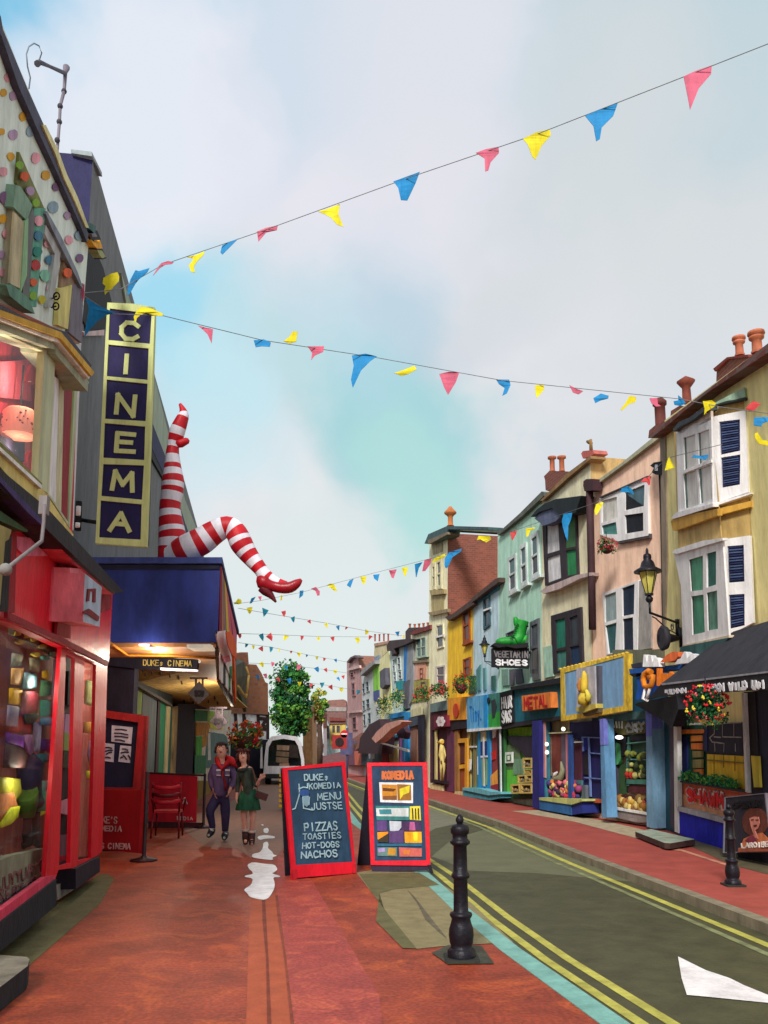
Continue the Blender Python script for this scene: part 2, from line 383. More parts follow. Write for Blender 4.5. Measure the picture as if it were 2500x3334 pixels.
# pavement paving patches
m_olive = mat(96, 92, 58, kind='paving', var=.14); m_olv = mat(128, 118, 84, kind='paving', var=.12)
flat('paving_strip', D(-200, 1340, 0, 1160, 310, 895, 540, 735, 590, 742, 618, 765, 540, 900, 160, 1230, 0, 1380), .004, m_olive)
flat('paving_patch', V(770, 1885, 800, 1880, 908, 1880, 1020, 1952, 1108, 2035, 1010, 2041, 955, 2044, 900, 2050, 850, 1990), .004, m_olv)
flat('paving_stain', V(776, 1888, 905, 1885, 950, 1912, 850, 1921, 820, 1930, 812, 1990, 870, 2048, 900, 2049, 868, 2010, 830, 1965), .007, m_olive)
flat('paving_joint', O(160, 378, 185, 400, 325, 580, 300, 560, 235, 500, 200, 430), .008, mat(96, 88, 70))
flat('ground_plate', O(262, 640, 330, 608, 470, 612, 522, 685, 330, 688), .008, mat(58, 56, 40, rough=.5))
m_sal = mat(164, 80, 52, kind='paving', var=.1)
flat('drain_channel', D(1325, 1700, 1345, 1000, 1362, 870, 1490, 850, 1540, 1200, 1590, 1700), .004, m_sal)
flat('channel_joint', D(1415, 870, 1432, 880, 1450, 1200, 1472, 1700, 1445, 1700, 1437, 1200, 1418, 1000), .007, mat(120, 54, 38))
flat('channel_joint', D(1486, 850, 1500, 850, 1550, 1230, 1605, 1700, 1585, 1700, 1535, 1200, 1500, 980), .008, mat(132, 62, 44))
flat('pavement_patch', D(1500, 640, 1640, 700, 1760, 900, 2050, 1400, 2100, 1900, 1600, 1900, 1545, 1180, 1492, 850), .003, m_redp)
flat('pavement_patch', D(990, 500, 1100, 590, 1280, 600, 1350, 650, 1490, 650, 1560, 560, 1560, 300, 1470, 190, 1380, 210, 1290, 330, 1050, 420), .003, mat(140, 106, 92, kind='paving', var=.08))
# puddle, the sky's reflection painted in as white colour
m_pud_reflection = mat(246, 246, 250, rough=.5, var=.1, sc=8)
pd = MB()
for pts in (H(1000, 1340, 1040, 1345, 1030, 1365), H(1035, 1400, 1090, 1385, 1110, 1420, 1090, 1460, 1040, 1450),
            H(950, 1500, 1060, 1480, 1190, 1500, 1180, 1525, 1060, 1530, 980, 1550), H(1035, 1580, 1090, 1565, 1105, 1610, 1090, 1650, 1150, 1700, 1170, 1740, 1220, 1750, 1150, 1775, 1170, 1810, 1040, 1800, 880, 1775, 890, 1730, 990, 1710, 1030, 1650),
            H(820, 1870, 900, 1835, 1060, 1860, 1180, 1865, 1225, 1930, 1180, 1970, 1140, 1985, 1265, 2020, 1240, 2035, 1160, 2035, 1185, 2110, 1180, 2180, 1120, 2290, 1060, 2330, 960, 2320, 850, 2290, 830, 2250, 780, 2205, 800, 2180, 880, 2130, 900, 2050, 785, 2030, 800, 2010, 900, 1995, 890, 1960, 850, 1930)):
    W = chaikin([gp(p, .008) for p in pts], 1); pd.mesh(W, [tuple(f) for f in tessellate_polygon([W])], m_pud_reflection)
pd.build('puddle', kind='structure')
# ================================================================== LEFT: POLKA DOT BUILDING AND RED SHOP
SP = Pl(gp(V(0, 2056)), gp(V(216, 1883))); PP = SP.off(-.35)
pb = thing('shop_building', 'mint green building painted with coloured polka dots above a bright red shopfront', 'building', gp(V(0, 2056)))
m_mint = mat(222, 236, 226, var=.06); m_whitew = mat(222, 222, 210, var=.05)
w = MB()
w.poly(PP, [(-260, -560), (9, 85), (60, 215), (190, 520), (290, 769), (262, 1121), (217, 1085), (0, 985), (-260, 880)], m_mint, 0, 5.0, mside=m_whitew)
dots = [(30, 405, 24, 0), (62, 558, 33, 1), (27, 668, 26, 2), (97, 692, 30, 3), (167, 842, 30, 2), (97, 972, 36, 3), (221, 950, 36, 0), (14, 948, 24, 2), (82, 1128, 28, 2), (260, 1138, 36, 1), (26, 1236, 32, 1), (332, 1262, 33, 2),
        (405, 1346, 29, 4), (43, 1427, 46, 4), (385, 1492, 40, 0), (488, 1552, 26, 3), (22, 1575, 30, 2), (48, 1684, 30, 1), (575, 1697, 36, 0), (500, 1728, 30, 1), (15, 1833, 26, 3), (575, 1860, 30, 4), (20, 1963, 27, 1), (8, 2105, 20, 5),
        (348, 1753, 30, 1), (357, 1872, 30, 6), (328, 1985, 38, 7), (360, 2080, 22, 1), (305, 2158, 27, 8)]
dc = [mat(140, 165, 180), mat(228, 160, 172), mat(215, 160, 30), mat(178, 148, 180), mat(128, 92, 132), mat(150, 190, 60), mat(60, 120, 150), mat(130, 195, 165), mat(205, 195, 30), mat(215, 90, 30), mat(20, 125, 110), mat(170, 40, 35), mat(130, 175, 40)]
for x, y, r, c in dots: w.poly(PP, [A(*q) for q in circ((x, y), r*.95, r*1.1, 10, .1)], dc[c], .004, .004)
w.build('wall', pb)
m = MB().poly(PP, [(-260, -590), (3, 55), (10, 96), (90, 290), (139, 398), (205, 540), (288, 762), (284, 790), (262, 735), (185, 560), (130, 440), (60, 280), (6, 120), (-260, -470)], mat(74, 76, 96), .07, .09)
m.build('gutter', pb)
MB().poly(PP, A(305, 900, 330, 900, 420, 1080, 480, 1250, 560, 1420, 640, 1640, 620, 1640, 540, 1450, 460, 1280, 400, 1110), mat(225, 220, 160), .09, .05).build('gutter_trim', pb)
# upper bay with shutters on the dotted wall
t = MB()
for pts, c, d in ((A(140, 1095, 320, 1500, 235, 1500, 120, 1320), mat(120, 125, 60), .05), (A(115, 1330, 150, 1345, 235, 1480, 195, 1590, 95, 1490), mat(130, 165, 140), .22), (A(95, 1495, 195, 1590, 160, 2200, 50, 2120), mat(180, 168, 140), .14),
                  (A(195, 1590, 235, 1500, 250, 1560, 205, 2212, 160, 2212), mat(110, 112, 112), .2), (A(180, 1600, 205, 1570, 195, 1980, 150, 2110), mat(150, 195, 145), .25), (A(245, 1500, 330, 1500, 310, 1700, 262, 2212, 205, 2212), mat(95, 165, 140), .12),
                  (A(340, 1520, 440, 1700, 560, 1960, 600, 2080, 580, 2060, 500, 1900, 380, 1660, 330, 1540), mat(130, 138, 150), .2), (A(330, 1620, 440, 1800, 380, 2212, 345, 2212, 395, 1830, 320, 1680), mat(175, 178, 176), .1),
                  (A(465, 1850, 580, 2050, 600, 2212, 420, 2212, 445, 2000), mat(150, 120, 92), .06), (A(45, 2050, 90, 2050, 210, 2150, 250, 2260, 170, 2212, 70, 2130), mat(95, 140, 118), .3),
                  (B(430, 90, 520, 60, 490, 380, 415, 350), mat(210, 200, 120), .12), (B(520, 60, 600, 50, 590, 480, 495, 400), mat(120, 116, 128), .08)):
    t.poly(PP, pts, c, d*.35+.01, d*.35+.01)
for x, y, r, c in ((147, 1190, 28, 12), (183, 1270, 34, 9), (222, 1375, 32, 3), (262, 1462, 28, 12), (283, 1590, 36, 1), (281, 1700, 36, 6), (272, 1813, 36, 10), (260, 1910, 38, 11), (246, 2033, 28, 9), (241, 2130, 30, 12), (490, 1965, 34, 9)):
    t.poly(PP, [A(*q) for q in circ((x, y), r*.9, r*1.05, 9, .08)], dc[c], .06, .012)
t.build('upper_bay', pb)
# small pane of upper bay
MB().poly(PP, A(105, 1530, 180, 1610, 150, 2080, 70, 2040), mat(200, 188, 150), .09, .02).build('blind', pb)
# ---- first floor bay window
PB1 = PP.off(.5)
c0 = PB1.hit(B(360, 900)); c1 = PP.hit(B(592, 900), .02); PB2 = Pl((c0.x, c0.y, 0), (c1.x, c1.y, 0))
bay = MB()
m_frame = mat(188, 196, 160, var=.08)
bay.poly(PB1, B(-400, 160, 0, 360, 320, 500, 400, 520, 345, 1560, 280, 1515, 0, 1200, -400, 760), m_frame, .0, .06, holes=[B(-380, 260, 0, 400, 318, 545, 272, 1490, 0, 1180, -380, 760)])
bay.poly(PB2, B(402, 520, 640, 760, 620, 820, 560, 770, 515, 1830, 340, 1560), m_frame, .0, .06, holes=[B(398, 600, 540, 745, 492, 1770, 352, 1560)])
bo = bay.build('bay_window', pb)
g = MB().poly(PB1, B(-380, 260, 0, 400, 318, 545, 272, 1490, 0, 1180, -380, 760), GLASS, -.03, .01)
g.build('pane', bo)
g = MB()
for pts, c in ((B(392, 720, 430, 745, 400, 1670, 352, 1600), mat(232, 232, 236)), (B(430, 750, 462, 760, 440, 1720, 402, 1680), mat(205, 200, 160)), (B(462, 760, 525, 750, 498, 1770, 442, 1720), mat(150, 30, 45)), (B(525, 740, 546, 745, 508, 1790, 482, 1750), mat(110, 165, 50)), (B(398, 590, 525, 740, 462, 760, 392, 720), mat(110, 50, 52)), (B(548, 750, 575, 770, 528, 1830, 508, 1790), mat(225, 222, 225))):
    g.poly(PB2, pts, c, -.02+random.random()*.01, .03)
g.build('curtain', bo)
cor = MB()
for pts, c, d, th in ((B(-400, 60, 0, 200, 250, 330, 480, 400, 500, 430, 660, 640, 640, 690, 440, 430, 0, 240, -400, 90), mat(52, 54, 70), .42, .5),
                  (B(-400, 90, 0, 240, 440, 400, 680, 690, 660, 720, 440, 450, 0, 285, -400, 130), mat(205, 160, 40), .5, .55),
                  (B(-400, 130, 0, 285, 440, 450, 650, 715, 640, 740, 430, 480, 0, 315, -400, 160), mat(236, 232, 226), .47, .5),
                  (B(-400, 165, 0, 318, 430, 482, 635, 750, 630, 830, 400, 560, 400, 530, 0, 380, -400, 200), mat(158, 166, 140), .42, .45)):
    cor.poly(PB1, pts, c, d-.35, .3)
cor.build('cornice', bo)
s_ = MB(); s_.poly(PB1, B(-400, 800, 0, 1225, 300, 1500, 300, 1530, 0, 1255, -400, 830), mat(236, 234, 230), .08, .3)
s_.poly(PB1, B(-400, 770, 0, 1190, 305, 1490, 300, 1510, 0, 1225, -400, 800), mat(120, 118, 50), .05, .25); s_.build('sill', bo)
# interior of the bay: red room
rm = MB(); m_rr = mat(205, 44, 62, var=.2)
rm.poly(PP, B(-900, -100, 390, 480, 560, 700, 520, 1850, 300, 1600, -900, 900), m_rr, .12, .1)
rm.build('room_wall', pb)
q = MB(); q.poly(PP, B(-60, 620, 210, 600, 230, 900, -60, 860), mat(225, 80, 100), .18, .03); q.poly(PP, B(225, 640, 300, 620, 300, 800, 180, 760), mat(225, 40, 44), .2, .05); q.poly(PP, [B(*p) for p in circ((240, 1330), 40, 80, 12)], mat(225, 36, 44), .2, .05)
q.poly(PP, B(0, 1150, 180, 1190, 175, 1340, 0, 1180), mat(70, 62, 92), .2, .05); q.poly(PP, B(180, 1180, 250, 1180, 270, 1500, 200, 1420), mat(222, 130, 116), .17, .03)
q.build('room_decoration', pb)
P0 = PB1.hit(B(135, 1150), -.22)
P0_lamp = P0.copy()
lampt = thing('pendant_lamp', 'salmon pink drum lampshade with dark spots hanging in the red bay window room', 'lamp', P0)
k = .94*700/1548*P0.y/F
lm = MB(); mS = mat(240, 140, 118, var=.12, emit=.12); mD = mat(150, 62, 62)
r0 = 135*k*.5*2; lm.lathe(P0, [(r0, 0), (r0*1.04, .02), (r0*.98, 190*k), (r0*.8, 215*k), (0.02, 225*k)], mS, 28)
lm.lathe(P0+Vector((0, 0, .015)), [(0.01, 0), (r0*.97, 0)], mat(95, 30, 36), 28)
for i in range(46):
    a = random.uniform(0, 6.28); z = random.uniform(25, 175)*k; rr = r0*1.03
    lm.ball(P0+Vector((math.cos(a)*rr*.985, math.sin(a)*rr*.985, z)), random.uniform(6, 11)*k, mD, 8)
lm.build('lamp_shade', lampt)
MB().tube([P0+Vector((0, 0, 220*k)), P0+Vector((0, 0, 600*k))], .008, BLACK, 6).build('cord', lampt)
# ---- shop cornice and fascia
m = MB().poly(SP, [(-260, 1330), (0, 1527), (150, 1650), (280, 1793), (403, 1927), (376, 1932), (262, 1830), (140, 1712), (0, 1590), (-260, 1400)], mat(36, 32, 38), .35, .5)
m.build('shop_cornice', pb)
MB().poly(SP, B(-500, 900, 0, 1230, 300, 1520, 530, 1860, 520, 1880, 340, 1760, 190, 1580, 0, 1370, -500, 1050), mat(216, 196, 118), .2, .5).build('cornice_band', pb)
MB().poly(SP, B(-500, 1100, 0, 1440, 200, 1640, 330, 1790, 300, 1790, 200, 1700, 0, 1480, -500, 1140), mat(54, 36, 96), .37, .1).build('cornice_stripe', pb)
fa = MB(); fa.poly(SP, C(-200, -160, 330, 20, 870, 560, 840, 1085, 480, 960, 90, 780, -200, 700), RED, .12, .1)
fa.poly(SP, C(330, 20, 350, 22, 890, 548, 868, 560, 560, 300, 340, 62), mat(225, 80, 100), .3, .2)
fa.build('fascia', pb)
fb_ = MB()
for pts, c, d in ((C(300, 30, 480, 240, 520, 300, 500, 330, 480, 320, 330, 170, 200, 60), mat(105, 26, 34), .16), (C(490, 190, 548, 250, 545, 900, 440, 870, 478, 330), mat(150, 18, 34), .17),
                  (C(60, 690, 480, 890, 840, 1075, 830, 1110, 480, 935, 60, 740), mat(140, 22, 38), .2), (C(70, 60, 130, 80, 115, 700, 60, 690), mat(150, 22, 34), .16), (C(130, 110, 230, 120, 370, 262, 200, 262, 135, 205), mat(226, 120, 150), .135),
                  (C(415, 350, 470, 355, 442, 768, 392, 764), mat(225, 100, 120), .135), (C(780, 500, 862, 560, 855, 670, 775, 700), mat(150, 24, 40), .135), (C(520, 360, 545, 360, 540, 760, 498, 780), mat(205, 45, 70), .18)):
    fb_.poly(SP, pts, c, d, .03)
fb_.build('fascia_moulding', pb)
bs = MB().poly(SP, C(655, 395, 785, 500, 768, 808, 640, 768), mat(168, 186, 206), .42, .3, mside=mat(232, 130, 142))
bs.poly(SP, C(540, 352, 662, 362, 645, 770, 540, 776), mat(232, 130, 142), .28, .16)
for pts in (C(680, 515, 742, 512, 738, 620, 720, 618, 722, 535, 695, 535, 690, 610, 672, 612), C(645, 690, 690, 668, 720, 690, 768, 730, 760, 765, 720, 740, 680, 712, 645, 705)):
    bs.poly(SP, pts, mat(120, 24, 34), .432, .012)
o = bs.build('box_sign'); tag(o, 'projecting pink and pale blue box sign with dark red marks on the red shop fascia', 'shop sign')
# black and green neighbour bits at left edge
nb = MB(); nb.poly(SP, C(-300, -300, 0, -90, 215, 60, 215, 75, 195, 75, 0, -10, -300, -150), mat(60, 92, 62), .26, .1)
nb.poly(SP, C(-300, -60, 0, 20, 90, 60, 70, 130, 40, 150, 0, 640, -300, 640), mat(150, 142, 84), .3, .1); nb.poly(SP, C(40, 150, 92, 100, 62, 690, 0, 690, 5, 380), BLACK, .24, .1)
nb.build('side_pilaster', pb)
rod = MB(); pr = [SP.hit(B(*p), .75) for p in ((318, 1640), (316, 1760), (300, 1905), (180, 2000), (40, 2110))]; rod.tube(pr, .012, mat(122, 114, 116), 8)
rod.box(SP.hit(B(318, 1650), .7), (.05, .05, .12), mat(140, 134, 134)); rod.ball(pr[-1], .035, mat(140, 138, 134), 10)
o = rod.build('awning_arm'); tag(o, 'bent grey metal awning arm crossing the corner of the red shop fascia', 'bracket')
# ---- shopfront frame with openings
win1 = [(-330, 1900), (44, 2035), (200, 2103), (147, 2864), (6, 2979), (-330, 3230)]
door = D(338, -90, 398, -70, 380, 655, 385, 700, 318, 705, 325, 700)
door = [(228, 2140), (248, 2148), (232, 2800), (192, 2818)]
win2 = [(275, 2150), (313, 2165), (296, 2792), (254, 2802)]
fr = MB()
fr.poly(SP, [(-350, 1840), (25, 1990), (205, 2090), (350, 2155), (333, 2770), (318, 2785), (238, 2826), (190, 2832), (182, 2856), (0, 3010), (-350, 3265)], RED, .1, .04,
        holes=[win1, [(215, 2130), (244, 2146), (228, 2808), (192, 2822)], win2])
fr.poly(SP, [(-350, 3215), (0, 2965), (150, 2855), (182, 2850), (180, 2868), (0, 3010), (-350, 3268)], mat(205, 60, 90), .14, .05)
fr.build('shop_front_frame', pb)
gl = MB(); gl.poly(SP, win1, GLASS, .07, .008); gl.poly(SP, win2, GLASS, .07, .008); gl.build('shop_window', pb)
pl_ = MB(); mp_ = mat(24, 36, 46)
pl_.poly(SP, [(-350, 3262), (0, 3005), (183, 2862), (184, 2948), (0, 3099), (-350, 3370)], mp_, .16, .5)
pl_.poly(SP, [(246, 2828), (325, 2788), (325, 2838), (247, 2895)], mat(34, 28, 44), .14, .5); pl_.build('plinth', pb)
st = MB(); st.poly(SP, D(305, 800, 412, 752, 412, 815, 312, 880), mat(150, 146, 138), -.02, .6); st.build('door_step', pb)
st = MB(); st.prism([gp(p, .16) for p in D(-150, 1170, 0, 1176, 145, 1186, 160, 1200, 150, 1235, 0, 1350, -150, 1450)], Vector((0, 0, 1)), .155, mat(132, 124, 110), mside=mat(34, 44, 50))
o = st.build('stone_step'); tag(o, 'grey stone step with a dark side in the bottom left corner of the pavement', 'step')
dr = MB(); dr.poly(SP, [(208, 2110), (246, 2120), (230, 2824), (188, 2834)], mat(44, 34, 46), -.25, .05)
for pts, c in ((C(530, 1150, 590, 1150, 575, 1415, 520, 1410), BLACK), (C(510, 1480, 575, 1490, 570, 1640, 498, 1620), mat(205, 165, 205)), (C(498, 1620, 570, 1640, 555, 1765, 495, 1760), mat(155, 178, 105)), (C(495, 1765, 555, 1770, 545, 1896, 485, 1896), mat(62, 70, 56)), (D(330, 350, 385, 330, 370, 420, 325, 410), mat(225, 150, 170)), (D(318, 530, 380, 525, 370, 640, 312, 640), mat(128, 84, 98)), (D(313, 640, 368, 640, 366, 700, 312, 700), mat(190, 20, 44))):
    dr.poly(SP, pts, c, -.2, .04)
dr.build('door', pb)
# interior of shop
it = MB(); it.poly(SP, [(-500, 1800), (345, 2120), (330, 2900), (-500, 3400)], mat(196, 104, 92, var=.3, sc=2), -.5, .1); 
it.poly(SP, D(-400, 760, 0, 665, 60, 640, 245, 600, 240, 770, 0, 945, -400, 1200), mat(152, 160, 138), -.05, .1); it.build('shop_interior', pb)
text(SP, D(0, 765, 225, 665, 228, 715, 0, 828), 'JUYYUAYT', mat(140, 90, 96), -.04, .018, .1, pb, 'window_lettering')
text(SP, D(0, 840, 228, 742, 228, 775, 0, 895), 'XERTARI', mat(150, 110, 112), -.04, .014, .12, pb, 'window_lettering')
def garment(pts, c, d, label, name='garment', th=.035, cat='clothes'):
    c = mat(*[min(245, int(v*1.05)+4) for v in c], var=.18, sc=9) if isinstance(c, tuple) else c
    mb = MB(); W = [SP.hit(p, d) for p in pts]; n = len(W); cen = sum(W, Vector())/n
    ring = W; mid = [cen+(p-cen)*.7+SP.n*th*.5*random.uniform(.6, 1.2) for p in W]; cc = cen+SP.n*th*.6
    vs = ring+mid+[cc]+[p-SP.n*th*.3 for p in ring]
    fs = [(i, (i+1) % n, n+(i+1) % n, n+i) for i in range(n)]+[(n+i, n+(i+1) % n, 2*n) for i in range(n)]+[(i, 2*n+1+i, 2*n+1+(i+1) % n, (i+1) % n) for i in range(n)]+[tuple(2*n+1+i for i in reversed(range(n)))]
    mb.mesh(vs, fs, c, True); o = mb.build(name); tag(o, label, cat, 'clothes and bags in the red shop window'); return o
gs = [(C(100, 1010, 175, 1020, 165, 1110, 90, 1115), (138, 142, 120), 'grey folded cloth at top left of the red shop window', 'cloth'),
 (C(235, 1045, 310, 1060, 300, 1165, 235, 1140), (140, 138, 110), 'drab grey cloth hanging beside the yellow flower shape', 'cloth'),
 (C(95, 1125, 180, 1130, 175, 1260, 90, 1250), (225, 160, 75), 'pale orange shirt hung below the grey folded cloth', 'shirt'),
 (C(195, 1160, 290, 1180, 285, 1285, 180, 1285), (92, 135, 145), 'grey blue bag with black top flap', 'bag'),
 (C(195, 1155, 275, 1160, 265, 1205, 195, 1205), (26, 24, 30), 'black flat cap resting on the grey blue bag', 'cap'),
 (C(330, 1150, 365, 1140, 380, 1175, 365, 1215, 330, 1200), (240, 175, 30), 'yellow flower ornament near the top of the shop window', 'ornament'),
 (C(80, 1280, 175, 1280, 165, 1420, 75, 1400), (240, 160, 10), 'bright amber T shirt at left of the window', 'shirt'),
 (C(180, 1305, 300, 1305, 290, 1470, 165, 1480), (140, 46, 62), 'dark crimson shirt beside the amber T shirt', 'shirt'),
 (C(320, 1220, 410, 1230, 405, 1340, 310, 1340), (110, 190, 130), 'pale green dress on the upper rail', 'dress'),
 (C(315, 1375, 405, 1370, 400, 1500, 310, 1500), (45, 150, 130), 'teal dress on the lower rail', 'dress'),
 (C(420, 1060, 470, 1050, 455, 1330, 440, 1580, 405, 1560, 410, 1200), (40, 135, 155), 'long turquoise curtain down the right edge of the shop window', 'curtain'),
 (C(65, 1410, 145, 1425, 135, 1585, 55, 1570), (140, 120, 140), 'mauve grey blouse under the amber T shirt', 'blouse'),
 (C(150, 1480, 290, 1490, 250, 1640, 60, 1600), (190, 62, 60), 'coral red scarf above the purple cloth', 'scarf'),
 (C(190, 1450, 260, 1455, 310, 1500, 250, 1560, 200, 1560), (62, 66, 44), 'dark green leafy ornament on the coral scarf', 'ornament'),
 (C(320, 1510, 430, 1510, 425, 1575, 315, 1560), (60, 110, 150), 'blue folded cloth under the teal dress', 'cloth'),
 (C(50, 1620, 190, 1650, 185, 1740, 50, 1700), (100, 40, 135), 'purple cloth at left over the brown bag', 'cloth'),
 (C(315, 1670, 425, 1680, 420, 1790, 310, 1750), (95, 40, 130), 'purple cloth at right of the pale blue scarf', 'cloth'),
 (C(262, 1540, 318, 1540, 312, 1690, 300, 1780, 260, 1760), (150, 150, 185), 'long pale blue scarf hanging in the window', 'scarf'),
 (C(190, 1640, 250, 1640, 262, 1770, 240, 1800, 200, 1760), (120, 80, 125), 'patterned mauve pouch beside the pale blue scarf', 'pouch'),
 (C(45, 1700, 160, 1720, 220, 1800, 200, 1896, 30, 1896), (72, 44, 44), 'large brown bag with olive patches', 'bag'),
 (C(280, 1790, 380, 1780, 385, 1850, 265, 1860), (52, 120, 130), 'teal folded shawl in the middle of the shop window', 'shawl'),
 (D(0, 215, 110, 225, 120, 300, 70, 370, 0, 300), (180, 180, 55), 'olive yellow blouse low at left of the window', 'blouse'),
 (D(5, 305, 75, 300, 100, 380, 60, 450, 0, 460), (222, 135, 80), 'orange knitted jumper below the olive yellow blouse', 'jumper'),
 (D(60, 380, 110, 370, 100, 430, 60, 470, 10, 490, 0, 470), (205, 215, 30), 'bright yellow top near the bottom of the shop window', 'top'),
 (D(180, 235, 275, 235, 268, 300, 190, 300), (115, 195, 180), 'turquoise checked basket bag', 'bag'),
 (D(230, 300, 280, 310, 265, 400, 215, 430), (200, 205, 50), 'lime yellow jacket at right of the teal skirt', 'jacket'),
 (D(10, 635, 60, 670, 5, 700), (205, 190, 205), 'small pale lilac cone at bottom left behind the glass', 'ornament')]
for i, (pts, c, lb, cat) in enumerate(gs): garment(pts, c, -.22+.04*(i % 4), lb, cat.replace(' ', '_'), cat=cat)
ru = MB()
ru.poly(SP, C(110, 800, 300, 850, 480, 960, 470, 1060, 300, 960, 105, 870), mat(60, 48, 30), -.1, .05)
for x, y in ((140, 860), (215, 880), (265, 905), (330, 960), (290, 1020), (360, 1050), (160, 925), (420, 1020)): ru.poly(SP, [C(*p) for p in circ((x, y), 30, 18, 8, .3)], mat(165, 150, 50) if x < 350 else mat(85, 160, 145), -.09, .03)
tag(ru.build('garland'), 'dark brown patterned garland with yellow leaves along the top of the red shop window', 'garland')
# mannequin seen through the glass
P0 = SP.hit(D(155, 590), -.2); P0.z = max(P0.z, .3)
def sj(p, d=-.2): return SP.hit(D(*p), d)
mq = thing('mannequin', 'headless display dummy in navy and green clothes with dark boots in the shop window', 'mannequin', P0)
b_ = MB(); b_.tube([sj((160, 90)), sj((162, 140)), sj((158, 230)), sj((165, 310)), sj((170, 360))], [.05, .13, .12, .11, .13], mat(46, 40, 78), 10); b_.build('jacket', mq)
b_ = MB(); b_.tube([sj((140, 300)), sj((150, 350)), sj((148, 430))], [.12, .1, .07], mat(95, 135, 50), 10); b_.tube([sj((205, 290)), sj((200, 350)), sj((196, 400))], [.1, .13, .12], mat(20, 140, 110), 10); b_.build('skirt', mq)
for a in ((148, 430, 145, 510, 150, 575, 118, 590), (195, 410, 195, 500, 192, 560, 205, 580)):
    b_ = MB(); b_.tube([sj(a[0:2]), sj(a[2:4]), sj(a[4:6])], [.045, .045, .04], mat(70, 22, 30), 8); b_.tube([sj(a[2:4]), sj(a[4:6]), sj(a[6:8], -.25)], [.05, .05, .035], mat(34, 20, 26), 8); b_.build('leg', mq)
# little window 2 things
for pts, c, lb, nm in ((C(665, 1215, 738, 1235, 730, 1400, 715, 1420, 655, 1400), (205, 205, 130), 'pale yellow fringed lampshade in the narrow shop window', 'lampshade'), (C(655, 1540, 700, 1540, 725, 1600, 720, 1635, 648, 1625), (225, 150, 40), 'amber glass dome ornament below the fringed lampshade', 'ornament'), (C(690, 1690, 712, 1690, 718, 1800, 700, 1890, 682, 1800), (160, 120, 140), 'slim mauve turned candlestick in the narrow shop window', 'candlestick'), (D(470, 180, 505, 185, 500, 225, 470, 220), (215, 200, 40), 'small yellow figure on a shelf in the narrow shop window', 'figurine')):
    garment(pts, c, -.2, lb, nm, .05, cat=nm)
# bunting hook rings on wall
hk = MB(); hp = PP.hit(V(122, 640), .3)
for dz in (0, -.11):
    hk.tube([hp+Vector((.03*math.cos(a), 0, dz+.04*math.sin(a))) for a in [i*math.pi/5 for i in range(11)]], .008, BLACK, 5)
    hk.tube([hp+Vector((0, 0, dz)), PP.hit(V(112, 645), .02)+Vector((0, 0, dz))], .008, BLACK, 5)
tag(hk.build('wire_hook'), 'pair of small black wire rings holding bunting on the dotted wall', 'hook')
# aerial
ar = thing('roof_aerial', 'thin jointed grey aerial mast with bent arm above the polka dot roof', 'aerial', PP.hit(A(412, 1090), -.5))
def aa(x, y): return PP.hit(A(x, y), -.5)
a_ = MB(); a_.tube([aa(405, 1200), aa(412, 1080), aa(428, 880), aa(434, 760), aa(462, 655), aa(470, 520), aa(478, 485)], [.022, .022, .022, .022, .024, .03, .05], mat(120, 112, 124), 8)
for p in ((412, 1010), (427, 878), (433, 765), (461, 658)): a_.ball(aa(*p), .04, mat(60, 56, 66), 8)
a_.build('mast', ar); MB().tube([aa(468, 528), aa(360, 480), aa(285, 448), aa(268, 460)], [.03, .022, .03, .04], mat(90, 88, 100), 8).build('arm', ar)
MB().tube([aa(280, 440), aa(300, 380), aa(280, 330), aa(245, 312), aa(208, 335), aa(190, 390), aa(198, 480), aa(218, 560), aa(208, 640)], .009, mat(130, 145, 160), 6).build('cable', ar)

def lamp(name, P, e, r=.05, col=(1, .86, .68)):
    l = bpy.data.lights.new(name, 'POINT'); l.energy = e; l.shadow_soft_size = r; l.color = col; o = bpy.data.objects.new(name, l); COL.objects.link(o); o.location = P; return o
lamp('pendant_bulb', P0_lamp+Vector((0, 0, -.14)), .9, .012)
lamp('room_fill_light', PB1.hit(B(-60, 700), -.12), 4, .012)  # added light to brighten the red room wall, no bulb hangs here
lamp('room_fill_light', PB1.hit(B(230, 760), -.1), 3, .012)  # second added light for the red room
lamp('shop_fill_light', SP.hit(C(300, 1250), -.02)+Vector((0, 0, .0)), 2.2, .012)  # added light to brighten the window display, not a shop lamp
lamp('shop_fill_light', SP.hit(D(150, 200), -.02), 2.0, .012)  # second added light, low in the window display
# ================================================================== CINEMA
c0_ = aty(V(191, 500), 12.4); c9_ = aty(V(441, 1190), 36.0); CW = Pl((c0_.x, 12.4, 0), (c9_.x, 36.0, 0)); CF = Pl((-4.5, 12.45, 0), (-6.75, 36.5, 0))
ci = thing('cinema', 'tall grey cinema with navy and sage bands and a deep blue canopy over the pavement', 'cinema', (-4.2, 12.4, 0))
m_gry = mat(112, 114, 116, var=.1); m_sage = mat(156, 170, 150, var=.08); m_nvw = mat(38, 36, 82, var=.15)
topL = aty(V(197, 336), 12.4); 
w = MB(); ztop = topL.z
wl = [None, c9_, Vector((c9_.x, c9_.y, 2.5)), Vector((CW.O.x, CW.O.y, 2.5))]
wl[0] = Vector((CW.O.x, CW.O.y, ztop)); 
w.prism(wl, CW.n, 6.0, m_gry, mside=m_nvw); zg = aty(V(190, 690), 12.4).z; w.box((CW.O.x-1.6, 12.36, (2.5+zg)/2), (3.24, .06, zg-2.5), m_gry); w.build('wall', ci)
b = MB()
b.poly(CW, [A(700, 1340), A(830, 1700), A(960, 2170), A(800, 2190), A(740, 1960), A(690, 1760)][:0] or V(262, 590, 278, 640, 330, 800, 400, 1080, 444, 1190, 424, 1196, 400, 1130, 357, 985, 322, 895, 290, 760), m_sage, .04, .06)
